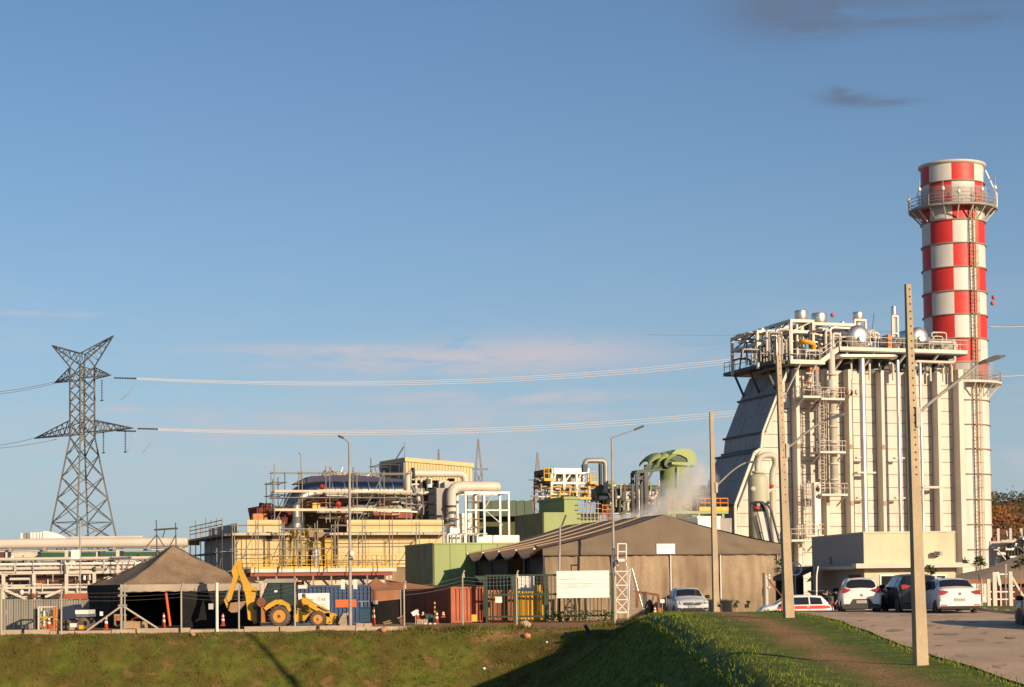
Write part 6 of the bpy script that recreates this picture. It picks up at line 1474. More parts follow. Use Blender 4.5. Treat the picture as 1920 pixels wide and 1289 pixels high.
    p = fx(*Z(905, 520)); t.rod('exhaust_stack', black, (p.x, .0, p.z - .5), (p.x, 0, p.z + .05), .07); t.add('silencer', MB().lathe([(.06, -.16), (.12, -.08), (.12, .08), (.05, .14)], (p.x, -.0, p.z), 10), rust)
    # loader arms, rams and bucket
    for v in ((-.80, -.62), (.62, .80)):
        poly('loader_arm', [(872, 560), (915, 535), (1060, 625), (1140, 680), (1215, 700), (1245, 740), (1225, 765), (1180, 735), (1120, 720), (1040, 668), (900, 590)], v, jcb)
        poly('lift_ram', [(862, 585), (880, 575), (1010, 670), (1040, 700), (1020, 708), (985, 690)], (v[0] - .06, v[1] - .1) if v[0] < 0 else (v[0] + .1, v[1] + .06), mat('ram_brown', (.35, .17, .05), .5))
        poly('tilt_ram', [(1040, 630), (1060, 622), (1150, 668), (1140, 680)], v, dsteel)
        poly('arm_link', [(1130, 690), (1175, 690), (1180, 790), (1140, 800)], v, jcb)
        poly('bucket_arm', [(1180, 745), (1240, 770), (1230, 800), (1165, 800)], v, jcb)
    poly('loader_bucket', [(1240, 835), (1262, 745), (1312, 680), (1325, 690), (1285, 752), (1278, 800), (1355, 832), (1350, 840)], (-1.15, 1.15), black); 
    for v in (-1.17, 1.14): poly('bucket_cheek', [(1262, 800), (1280, 750), (1318, 688), (1345, 690), (1358, 832), (1275, 832)], (v, v + .03), mat('worn_steel', (.42, .34, .25), .5, .3))
    # rear: slew post, stabilisers, boom, dipper, bucket
    poly('rear_frame', [(430, 640), (480, 600), (505, 620), (500, 780), (440, 790)], (-.6, .6), black)
    for v in ((-1.0, -.82), (.82, 1.0)):
        poly('stabiliser', [(498, 620), (525, 620), (540, 780), (500, 785)], v, mat('orange_rust', (.42, .16, .04), .6)); c_ = fx(*Z(500, 585)); t.add('stabiliser_ram', MB().lathe([(.28, v[0]), (.28, v[1])], (c_.x, 0, c_.z), 16, 'y'), rust)
    poly('boom', [(350, 755), (395, 775), (432, 770), (440, 700), (402, 640), (425, 520), (440, 465), (425, 440), (380, 428), (320, 320), (285, 240), (262, 205), (240, 230), (258, 300), (300, 420), (325, 520), (340, 640)], (-.16, .16), jcb)
    poly('dipper', [(262, 160), (290, 165), (285, 235), (262, 300), (215, 430), (178, 560), (150, 585), (132, 545), (180, 410), (200, 330), (185, 270), (200, 225), (225, 195)], (-.13, .13), jcb)
    poly('dipper_ram', [(152, 452), (160, 455), (132, 560), (112, 575), (115, 545)], (-.06, .06), chrome); poly('bucket_link', [(108, 560), (125, 545), (165, 650), (150, 668)], (-.1, .1), jcb)
    poly('boom_ram', [(405, 690), (425, 690), (370, 440), (355, 440)], (-.06, .06), dsteel)
    poly('digging_bucket', [(178, 590), (325, 572), (318, 605), (245, 683), (190, 688), (160, 668)], (-.32, .32), mat('worn_bucket', (.33, .22, .12), .6, .2))
    for i in range(4): p = fx(*Z(322, 578)); t.add('tooth', MB().box(p.x - .05, p.x + .12, -.3 + .17 * i, -.22 + .17 * i, p.z - .04, p.z + .03), steel)
    b = MB(); a = [fx(*Z(*q)) for q in ((430, 690), (452, 560), (440, 480), (390, 470))]; b.tube([(q.x, -.2, q.z) for q in a], .035, 6); t.add('hydraulic_hose', b, black)
    return t
backhoe()
# ------------------------------------------------------------------ gatehouse and right side
def gatehouse():
    t = T('gatehouse', 'cream two part gatehouse with a flat canopy ledge beside the parked cars', 'building', 1623, 113, 7, 0); fx = t.f
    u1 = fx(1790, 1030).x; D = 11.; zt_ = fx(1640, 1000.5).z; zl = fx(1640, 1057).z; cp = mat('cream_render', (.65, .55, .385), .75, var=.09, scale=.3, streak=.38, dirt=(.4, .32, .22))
    t.add('wall', MB().box(0, u1, 0, D, 0, zt_), cp); t.add('side_wall', MB().box(-.03, -.002, .0, D, 0, zt_ - .01), mat('shaded_render', (.40, .34, .28), .8, var=.06)); t.add('parapet', MB().box(-.05, u1 + .05, -.05, D + .05, zt_, zt_ + .1), cp)  # left wall skin darker than the front, shade put into its colour
    t.add('canopy_ledge', MB().box(-.75, u1 + 1.2, -.8, -.004, zl - .28, zl), creamcol); t.add('canopy_ledge', MB().box(-.75, -.004, 0, D * .8, zl - .30, zl - .12), cp)
    for i in range(5): t.add('light_strip', MB().box(-.6, -.3, 1.2 + 1.9 * i, 2.0 + 1.9 * i, zl - .34, zl - .302), white)
    def window(px0, py0, px1, py1):
        a, b = fx(px0, py1, -.03), fx(px1, py0, -.03); w = t.add('window', MB().box(a.x - .09, b.x + .09, -.05, -.004, a.z - .09, b.z + .09), white)
        mid = (a.x + b.x) / 2
        for s_, e in ((a.x, mid - .05), (mid + .05, b.x)): t.add('pane', MB().box(s_, e, -.062, -.052, a.z, b.z), glass, w)
        t.add('sill', MB().box(a.x - .14, b.x + .14, -.12, -.055, a.z - .16, a.z - .09), white, w)
    window(1653, 1080, 1708, 1109); window(1738, 1080, 1772, 1109)
    p = t.s_(1558, 1051, -.03); t.add('side_window', MB().box(-.05, -.005, p.y - .25, p.y + .25, p.z - .22, p.z + .22), black)
    a, b = t.s_(1592, 1100, -.03), t.s_(1614, 1078, -.03); t.add('door', MB().box(-.05, -.005, b.y, a.y, 0, b.z), mat('dark_red_door', (.12, .04, .03), .6))
    p = fx(1757, 1038, -.1); f_ = t.add('floodlight', MB().box(p.x - .22, p.x + .2, -.5, -.2, p.z - .14, p.z + .12), steel); t.add('arm', MB().box(p.x - .04, p.x + .04, -.2, -.01, p.z - .22, p.z - .05), black, f_); t.add('lens', MB().box(p.x - .2, p.x + .02, -.52, -.505, p.z - .12, p.z + .1), black, f_)
    t.pipe('downpipe', steel, [(u1 + .09, .2, 0), (u1 + .09, .2, zt_)], .05, n=8)
    for i in range(4): p = fx(1648, 1136 - 8 * i, -.5); t.add('pallet_board', MB().box(fx(1655, 1130, -.5).x - .1, fx(1668, 1130, -.5).x, -.7, -.3, .5 + i * .28, .74 + i * .28), creamcol)
    return t
gatehouse()
t = T('carport', 'dark sloping carport roof joined to the shaded side of the gatehouse', 'carport', 1488, 118, 6, 0); fx = t.f
a, b, c_, e = fx(1486, 1081), fx(1524, 1062), fx(1524, 1071), fx(1486, 1089)
t.add('roof', MB().prism([(a.x, a.z), (b.x, b.z), (c_.x, c_.z), (e.x, e.z)], (0, 5)), mat('dark_brown_roof', (.06, .045, .035), .7)); t.add('back_sheet', MB().box(e.x, c_.x + .5, 4.2, 4.4, 0, e.z + .3), black)
for px in (1489, 1523): p = fx(px, 1085); t.rod('post', dsteel, (p.x, .1, 0), (p.x, .1, e.z + (.1 if px < 1500 else .6)), .06)
a, b = fx(1512, 1092, -.1), fx(1524, 1079, -.1); t.add('tan_brace', MB().prism([(a.x, a.z), (b.x, a.z + .1), (b.x, b.z)], (-.1, 0)), mat('tan_plate', (.36, .27, .17)))
t = T('curved_post', 'white bent pole against the shaded gatehouse wall', 'post', 1530, 108, 0, 0); t.pipe('pole', white, [t.f(1531, 1150), t.f(1531, 1078), t.f(1534, 1062)], .045, .2, n=8)
t = T('wall_fan', 'round white extractor fan left of the gatehouse', 'fan', 1491, 117.8, 0, 0); p = t.f(1491, 1067); t.add('ring', MB().lathe([(.34, -.1), (.42, -.12), (.44, .1), (.36, .1)], (p.x, 0, p.z), 18, 'y', cap=False), white); t.add('hub', MB().lathe([(.001, -.08), (.14, -.06), (.16, .08)], (p.x, 0, p.z), 12, 'y'), steel)
for k in range(3): a = k * 2.1; t.bar('blade', white, (p.x, 0, p.z), (p.x + .38 * math.cos(a), .02, p.z + .38 * math.sin(a)), .12, .03)
t.bar('bracket', steel, (p.x, .1, 0), (p.x, .1, p.z - .3), .08)
# right edge: tent, steel steps frame, black pipework
t = T('canopy_tent', 'sand brown tent roof at the right edge behind the steel posts', 'tent', 1792, 104, -6, 0); fx = t.f
tl = [fx(1792, 1078, 3), fx(1850, 1066, 3), fx(1885, 1052, 3), fx(1990, 1010, 3)]; bl = [fx(1792, 1087), fx(1840, 1086), fx(1885, 1087), fx(1990, 1084)]
rows = []
for i in range(9): rows.append([(bl[k] if True else 0).lerp(tl[k], i / 8) + Vector((0, 3 * (i / 8) * 0, -.1 * math.sin(math.pi * i / 8))) for k in range(4)])
t.add('roof_panel', MB().grid(rows), mat('sand_canvas', (.33, .25, .17), .8, var=.12, streak=.2, bump=.2)); t.add('valance', MB().grid([[bl[k] + Vector((0, -.02, -h)) for k in range(4)] for h in (0, .25)]), brown)
for k in (0, 1, 2): t.rod('pole', steel, (bl[k].x, bl[k].y, 0), bl[k], .05)
t.add('side_sheet', MB().box(fx(1862, 1110, .5).x, fx(1990, 1110, .5).x, .5, .6, 0, bl[2].z - .1), mat('maroon_wall', (.12, .05, .04)))
t = T('steps_frame', 'cream steel gate frame with posts right of the white sedan', 'frame', 1866, 92, 0, .8); fx = t.f
for px, y0, y1, w in ((1853, 1086, 1137, .16), (1864, 1073, 1138, .19), (1894, 1072, 1142, .17), (1876, 1098, 1138, .07)): p = fx(px, y0); q = fx(px, y1); t.bar('post', creamcol, (p.x, 0, 0), (p.x, 0, p.z), w)
for y in (1077, 1110, 1124): t.bar('rail', white, fx(1850 if y > 1100 else 1862, y), fx(1897, y), .06)
t.bar('brace', creamcol, fx(1897, 1082), fx(1922, 1124), .1); t.bar('ladder_rail', white, fx(1870, 1073), fx(1875, 1098), .12); t.bar('post', steel, fx(1886, 1058), fx(1886, 1085), .08)
for y in (1087, 1098, 1110, 1122): t.add('hinge_block', MB().box(fx(1897, y).x, fx(1900, y).x + .05, -.06, .06, fx(1897, y + 2).z, fx(1897, y - 1).z), creamcol)
t.add('maroon_panel', MB().box(fx(1868, 1110).x, fx(1876, 1110).x, .1, .14, .2, fx(1868, 1092).z), mat('maroon_paint', (.2, .05, .05), .6)); t.add('orange_panel', MB().box(fx(1855, 1110).x, fx(1862, 1110).x, .12, .16, .2, fx(1858, 1092).z), rustc)
t = T('pipe_rack', 'white and black pipework at the right edge under the brown hill', 'pipe rack', 1862, 150, -4, 0); fx = t.f; rl = random.Random(77)
A = fx(1855, 1020); B = fx(1960, 1018); t.pipe('main_pipe', creamcol, [A, (B.x, 0, A.z)], .22)
for px in (1872, 1895, 1915): p = fx(px, 1020); t.bar('rack_post', creamcol, (p.x, 0, 0), (p.x, 0, p.z + 1.2), .2)
for i in range(6): p = fx(1886 + i * 6, 1024 - (i % 2) * 6); t.pipe('black_elbow', black, [(p.x, -.6, p.z - 2.2), (p.x, -.6, p.z), (p.x + .9, -.6, p.z + .1)], .14, .5)
for i in range(40): p = fx(rl.uniform(1862, 1935), rl.uniform(1006, 1058), rl.uniform(-1, 1)); t.pipe('small_pipe', rl.choice((white, creamcol, steel, dsteel, white)), [p, p + Vector((rl.uniform(.3, 1.2), 0, 0)), p + Vector((rl.uniform(.3, 1.2), 0, rl.uniform(-1, 1)))], rl.choice((.06, .1, .14)), .2, n=6)
t.add('orange_box', MB().box(fx(1862, 1010).x, fx(1870, 1010).x, 0, 1, fx(1862, 1018).z, fx(1862, 1008).z), rustc)
t.add('cabin_wall', MB().box(fx(1862, 1040).x, fx(1886, 1040).x, 1.5, 2, 0, fx(1862, 1024).z), creamcol)
for zy in (1030, 1036, 1042, 1048): p = fx(1872, zy); t.bar('rung', dsteel, (p.x, -.3, p.z), (p.x + .7, -.3, p.z), .06)
# ------------------------------------------------------------------ vehicles
def car(label, px, Y, th_, zb, prof, W_, paint, front_near, opts):
    t = T('parked_car', label, 'car', px, Y, th_, zb, 'cars parked by the gatehouse')
    def ring(p):
        v, z0, zbelt, ztop, w, wt = p
        h = [(-w * .93, z0), (-w * .985, z0 + .1), (-w, (z0 + zbelt) / 2 + .03), (-w * .985, zbelt), (-wt, ztop - .05), (-wt * .82, ztop - .008), (0, ztop + .02)]
        return [(x, v, z) for x, z in h] + [(-x, v, z) for x, z in reversed(h[:-1])]
    st = []
    for a, b in zip(prof, prof[1:]):
        n = max(1, round((b[0] - a[0]) / .28))
        for i in range(n): st.append(tuple(a[q] + (b[q] - a[q]) * i / n for q in range(6)))
    st.append(prof[-1])
    rings = [ring(s_) for s_ in st]; b = MB(); b.grid(rings); b.poly(list(reversed(rings[0]))); b.poly(rings[-1])
    for f in range(len(b.f)): b.f[f] = tuple(reversed(b.f[f])) if f < len(b.f) - 2 else b.f[f]
    bodyo = t.add('body', b, paint)
    def at(v):
        for a, c_ in zip(prof, prof[1:]):
            if a[0] <= v <= c_[0]: k = (v - a[0]) / (c_[0] - a[0] + 1e-9); return tuple(a[q] + (c_[q] - a[q]) * k for q in range(6))
        return prof[-1]
    def sidewin(v0, v1, sgn, k0=.06, k1=.86, s0=0, s1=0):
        rows = []
        for i in range(5):
            r_ = []
            for j in range(5):
                kk = k0 + (k1 - k0) * j / 4; v = v0 + s0 * kk + (v1 + s1 * kk - v0 - s0 * kk) * i / 4; p = at(v); x0, z0 = p[4] * .985, p[2]; x1, z1 = p[5], p[3] - .05
                r_.append((sgn * (x0 + (x1 - x0) * kk + .012), v, z0 + (z1 - z0) * kk + .004))
            rows.append(r_)
        m = MB(); m.grid(rows if sgn > 0 else [list(reversed(r_)) for r_ in rows]); t.add('side_window', m, glass)
    def topglass(v0, v1, name, ins=.94, k0=.08, k1=.92, oval=0, m=glass):
        rows = []
        for i in range(7):
            kk = k0 + (k1 - k0) * i / 6; v = v0 + (v1 - v0) * kk; p = at(v); e = .012 if v1 > v0 else .012; q = []
            w = p[5] * (1.0 if not oval else 1.0 - oval * (abs(2 * i / 6 - 1) ** 3))
            for j in range(9):
                x = -w * ins + 2 * w * ins * j / 8; xa = abs(x) / p[5]; z = p[3] + (.02 - .028 * (xa / .82) if xa < .82 else -.008 - .042 * (xa - .82) / .18)
                q.append((x, v - .012, z + .016))
            rows.append(q)
        m_ = MB(); m_.grid(rows); t.add(name, m_, m)
    for a in opts['side']:
        for sgn in (-1, 1): sidewin(a[0], a[1], sgn, s0=a[2], s1=a[3])
    topglass(*opts['g0'], name='rear_window' if not front_near else 'windscreen', oval=opts.get('oval', 0))
    topglass(*opts['g1'], name='windscreen' if not front_near else 'rear_window')
    R_ = opts.get('wr', .31)
    for v in opts['wheels']:
        for sgn in (-1, 1):
            x0 = W_ * .99; m = MB(); m.lathe([(R_ * .6, -.02), (R_ * .92, 0), (R_, .05), (R_, .16), (R_ * .92, .2), (R_ * .6, .2)], (sgn * (x0 - .2 if sgn > 0 else x0), v, R_), 22, 'x'); wo_ = t.add('wheel', m, rubber)
            m = MB(); xf = sgn * (x0 + .002); m.lathe([(R_ * .62, -.03), (R_ * .5, 0), (R_ * .15, .01), (.001, .015)] if sgn > 0 else [(.001, -.015), (R_ * .15, -.01), (R_ * .5, 0), (R_ * .62, .03)], (xf, v, R_), 16, 'x'); t.add('rim', m, alu, wo_)
            for k in range(5): a = k * 1.2566; t.bar('spoke', dsteel, (xf + sgn * .012, v + .05 * math.cos(a + .6), R_ + .05 * math.sin(a + .6)), (xf + sgn * .004, v + R_ * .55 * math.cos(a + .6), R_ + R_ * .55 * math.sin(a + .6)), .05, .02, wo_)
            m = MB(); n = 20; xx = sgn * (W_ * .988 + .004); m.poly([(xx, v + (R_ + .07) * math.cos(2 * math.pi * k / n) * sgn, max(.20, R_ + (R_ + .07) * math.sin(2 * math.pi * k / n))) for k in range(n)]); t.add('wheel_arch', m, black)
    vm = opts['mirror']; p = at(vm)
    for sgn in (-1, 1): x = sgn * (p[4] + .12); t.add('mirror', MB().lathe([(.05, -.13), (.09, -.09), (.095, .08), (.06, .13)], (x, vm, p[2] + .07), 10, 'x'), paint if opts.get('pm') else black)
    t.add('underbody', MB().box(-W_ * .85, W_ * .85, .25, prof[-1][0] - .25, .17, .42), black)
    for a, c_ in zip(opts['side'], opts['side'][1:]): pass
    if not front_near:
        z = opts['lz']; p = at(.05)
        for sgn in (-1, 1):
            x1 = p[4] * 1.0; m = MB(); lw = opts.get('lw', .36)
            q = [(x1 - lw, z + .02), (x1 - lw * .55, z - .07), (x1 - .02, z - .09), (x1 + .0, z + .1), (x1 - lw * .4, z + .11), (x1 - lw, z + .06)]
            dv = opts.get('lv', .045); m.prism([(sgn * a, c2) for a, c2 in q], (-.012 + dv * .2, .14)); lo = t.add('taillight', m, lampred)
            m = MB(); m.prism([(sgn * a, c2) for a, c2 in [(x1 - lw * .75, z), (x1 - lw * .35, z - .02), (x1 - lw * .35, z + .03), (x1 - lw * .75, z + .04)]], (-.022 + dv * .2, -.01 + dv * .2)); t.add('lens', m, mat('pale_lens', (.40, .05, .04), .3), lo)
        t.add('number_plate', MB().box(-.22, .22, -.035, -.01, opts['pz'] - .06, opts['pz'] + .06), plate)
        m = MB(); 
        for k in range(7): m.box(-.17 + k * .05, -.14 + k * .05, -.038, -.0355, opts['pz'] - .03, opts['pz'] + .03)
        o = t.add('print', m, ink); o['kind'] = 'stuff'
        m = MB(); r_ = .06; m.prism([(r_ * math.cos(a * .314), opts['ez'] + r_ * math.sin(a * .314)) for a in range(20)], (.0, .06)); t.add('emblem', m, chrome)
        if opts.get('lowblack'):
            q = opts['lowblack']; m = MB(); m.prism([(-W_ * .93, .2), (W_ * .93, .2), (W_ * .95, q), (.52, q), (.36, q + .26), (-.36, q + .26), (-.52, q), (-W_ * .95, q)], (-.02, .3)); t.add('bumper', m, mat('dull_bumper', (.06, .055, .05), .6))
        else:
            t.add('bumper', MB().box(-W_ * .97, W_ * .97, -.05, .3, .34, .52), paint); t.add('bumper_strip', MB().box(-W_ * .9, W_ * .9, -.052, .2, .22, .335), black)
            for sgn in (-1, 1): t.add('reflector', MB().box(sgn * W_ * .62, sgn * W_ * .93, -.056, -.04, .36, .40), lampred)
        t.rod('exhaust', steel, (W_ * .5, -.04, .22), (W_ * .5, .4, .22), .035)
        m = MB(); m.beam((-.5, .3, at(.35)[3] - .02), (.0, .26, at(.35)[3] - .06), .03, .02); t.add('wiper', m, black)
    else:
        for sgn in (-1, 1):
            m = MB(); m.prism([(sgn * x, z) for x, z in ((.42, .72), (.50, .64), (.80, .68), (.83, .80), (.70, .81), (.45, .75))], (-.0, .35)); hl = t.add('headlight', m, mat('headlamp', (.55, .56, .57), .08, .3))
            m = MB(); m.lathe([(.001, -.012), (.055, -.01), (.06, .02)], (sgn * .66, .0, .735), 12, 'y'); t.add('lens', m, chrome, hl)
            m = MB(); m.prism([(sgn * x, z) for x, z in ((.50, .34), (.80, .38), (.78, .47), (.58, .46))], (-.03, .2)); t.add('fog_lamp', m, black)
        m = MB(); m.prism([(-.42, .74), (.42, .74), (.46, .66), (.36, .60), (-.36, .60), (-.46, .66)], (-.045, .2)); t.add('grille', m, black)
        t.bar('grille_bar', chrome, (-.42, -.05, .70), (.42, -.05, .70), .03); t.bar('grille_bar', chrome, (-.40, -.05, .645), (.40, -.05, .645), .025)
        m = MB(); m.lathe([(.075, -.02), (.085, -.02), (.085, .02)], (0, -.05, .68), 18, 'y'); em = t.add('emblem', m, chrome)
        for a, c_ in (((-.05, .72), (-.012, .63)), ((-.012, .63), (0, .67)), ((0, .67), (.012, .63)), ((.012, .63), (.05, .72))): t.bar('emblem_bar', chrome, (a[0], -.06, a[1]), (c_[0], -.06, c_[1]), .014, .01, em)
        t.add('lower_grille', MB().prism([(-.55, .34), (.55, .34), (.50, .46), (-.50, .46)], (-.03, .2)), black); t.add('number_plate', MB().box(-.2, .2, -.06, -.035, .50, .58), plate)
        m = MB()
        for k in range(7): m.box(-.16 + k * .046, -.13 + k * .046, -.063, -.0605, .52, .56)
        o = t.add('print', m, ink); o['kind'] = 'stuff'
        t.add('bumper', MB().prism([(-.84, .22), (.84, .22), (.84, .34), (-.84, .34)], (.02, .4)), black)
        for sgn in (-1, 1): m = MB(); m.beam((sgn * .1 - .3, 1.12, 1.0), (sgn * .1 + .2, 1.2, 1.03), .02, .02); t.add('wiper', m, black)
    for sgn in (-1, 1):
        for v in opts.get('handles', ()): p = at(v); t.add('door_handle', MB().box(sgn * (p[4] - .02), sgn * (p[4] + .03), v, v + .16, p[2] - .12, p[2] - .08), paint)
        for v in opts.get('seams', ()): p = at(v); m = MB(); m.box(sgn * (p[4] * .99), sgn * (p[4] + .004), v - .008, v + .008, .3, p[2] - .02); t.add('door_seam', m, black)
    return t, at
HATCH = [(0, .40, .66, .70, .76, .62), (.03, .32, .82, .90, .82, .70), (.10, .27, .95, 1.04, .85, .72), (.52, .22, .98, 1.47, .865, .60), (1.2, .2, .97, 1.53, .87, .62), (2.1, .2, .96, 1.52, .87, .62), (2.5, .2, .95, 1.44, .87, .61), (3.15, .22, .94, 1.02, .86, .72), (3.8, .27, .82, .90, .82, .68), (4.02, .36, .62, .68, .74, .58)]
SEDAN = [(0, .40, .66, .70, .78, .62), (.04, .30, .86, .95, .84, .72), (.10, .26, .98, 1.06, .86, .74), (.62, .22, 1.0, 1.10, .87, .74), (1.20, .2, .99, 1.43, .875, .62), (1.8, .2, .98, 1.48, .875, .62), (2.5, .2, .97, 1.46, .875, .62), (2.8, .2, .96, 1.40, .87, .61), (3.5, .22, .95, 1.03, .86, .74), (4.2, .27, .83, .90, .82, .68), (4.42, .36, .62, .68, .74, .58)]
SUV = [(0, .45, .80, .86, .78, .64), (.04, .36, 1.0, 1.08, .86, .72), (.12, .30, 1.10, 1.20, .89, .74), (.45, .26, 1.12, 1.60, .90, .64), (1.2, .25, 1.11, 1.68, .905, .66), (2.3, .25, 1.09, 1.66, .905, .66), (2.7, .25, 1.08, 1.56, .90, .64), (3.3, .27, 1.07, 1.15, .89, .76), (4.0, .32, .95, 1.02, .86, .72), (4.25, .42, .72, .78, .76, .6)]
FRONT = [(0, .34, .58, .62, .74, .56), (.06, .26, .70, .76, .82, .68), (.22, .24, .80, .86, .85, .70), (1.05, .22, .93, 1.02, .87, .72), (1.70, .2, .96, 1.42, .87, .61), (2.1, .2, .97, 1.49, .875, .62), (3.0, .2, .97, 1.48, .875, .62), (3.5, .2, .98, 1.40, .87, .60), (4.0, .3, .96, 1.02, .84, .70), (4.15, .4, .7, .75, .78, .6)]
ho = dict(side=((.5, 1.2, .10, .0), (1.28, 2.1, 0, 0), (2.18, 3.05, 0, -.45)), g0=(.10, .52), g1=(3.15, 2.5), wheels=(.75, 3.25), mirror=2.75, lz=.97, pz=.50, ez=.78, oval=.25, lowblack=.36, handles=(1.25, 2.1), seams=(1.24, 2.14, 3.0))
car('white hatchback seen from behind with an oval rear window, at the gatehouse corner', 1616, 83, -7, 1.06, HATCH, .87, carw, False, dict(ho))
so_ = dict(side=((.95, 1.65, .15, .0), (1.73, 2.5, 0, 0), (2.58, 3.4, 0, -.45)), g0=(.62, 1.20), g1=(3.5, 2.8), wheels=(.85, 3.55), mirror=3.05, lz=.88, pz=.60, ez=.84, handles=(1.6, 2.4), seams=(1.69, 2.54, 3.3), pm=0, wr=.32)
car('white sedan seen from behind, nearest parked car to the right edge steps', 1801, 79, 0, 1.04, SEDAN, .875, carw, False, dict(so_))
su = dict(side=((.5, 1.15, .05, .0), (1.23, 2.2, 0, 0), (2.28, 3.2, 0, -.4)), g0=(.12, .45), g1=(3.3, 2.7), wheels=(.8, 3.4), mirror=2.95, lz=1.12, pz=.74, ez=.96, lowblack=.42, handles=(1.25, 2.2), seams=(1.19, 2.24, 3.1), wr=.36)
car('dark sport utility car partly hidden by the nearest concrete pole', 1729, 81.5, 2, 1.05, SUV, .90, card, False, dict(su))
car('white car farther back between the dark car and the white sedan', 1755, 92, 0, 1.06, HATCH, .87, carw, False, dict(ho))
fo = dict(side=((1.35, 2.05, .35, 0), (2.13, 2.95, 0, 0), (3.03, 3.75, 0, -.3)), g0=(1.05, 1.70), g1=(4.0, 3.5), wheels=(.78, 3.3), mirror=1.45, handles=(2.0, 2.9), seams=(1.3, 2.09, 2.99))
car('silver car facing the camera on the grass crest before the storage tent', 1299, 98, 3, .74, FRONT, .87, cars, True, dict(fo))
ed = dict(so_); car('dark car cut off by the right edge of the road', 2021, 66, 4, .62, SUV, .90, card, False, dict(su))
pc, at_ = car('white car in profile with a broad red side stripe behind the road hump', 1555, 107.5, 92, .20, HATCH, .87, carw, False, dict(ho, lowblack=None))
stm = mat('stripe_red', (.60, .055, .04), .35)
m = MB()
for i in range(20):
    v0, v1 = .12 + 2.95 * i / 20, .12 + 2.95 * (i + 1) / 20; p, q = at_(v0), at_(v1); m.add([(-p[4] * .992 - .006, v0, p[2] - .03), (-q[4] * .992 - .006, v1, q[2] - .03), (-q[4] - .006, v1, .76), (-p[4] - .006, v0, .76)], [(0, 3, 2, 1)], 0)
pc.add('red_stripe', m, stm); m = MB()
for v, w in ((1.1, .5), (2.3, .6)):
    for k in range(6): m.box(-.885, -.878, v + w * k / 6, v + w * (k + .7) / 6, .60, .68)
o = pc.add('print', m, ink); o['kind'] = 'stuff'
pc.bar('roof_aerial', black, (-.1, .9, 1.52), (-.1, .6, 1.68), .03)
gc, at2 = car('grey car with its tailgate raised behind the striped car', 1538, 114, -28, .12, HATCH, .86, mat('grey_car_paint', (.20, .21, .20), .3, .4), False, dict(ho))
m = MB(); gz = [(-.62, .55, 1.50), (.62, .55, 1.50), (.60, -.45, 1.78), (-.60, -.45, 1.78)]; m.add(gz + [(x, y, z + .06) for x, y, z in gz], [(0, 1, 2, 3), (7, 6, 5, 4), (0, 4, 5, 1), (1, 5, 6, 2), (2, 6, 7, 3), (3, 7, 4, 0)]); gc.add('tailgate', m, MATS['grey_car_paint'])
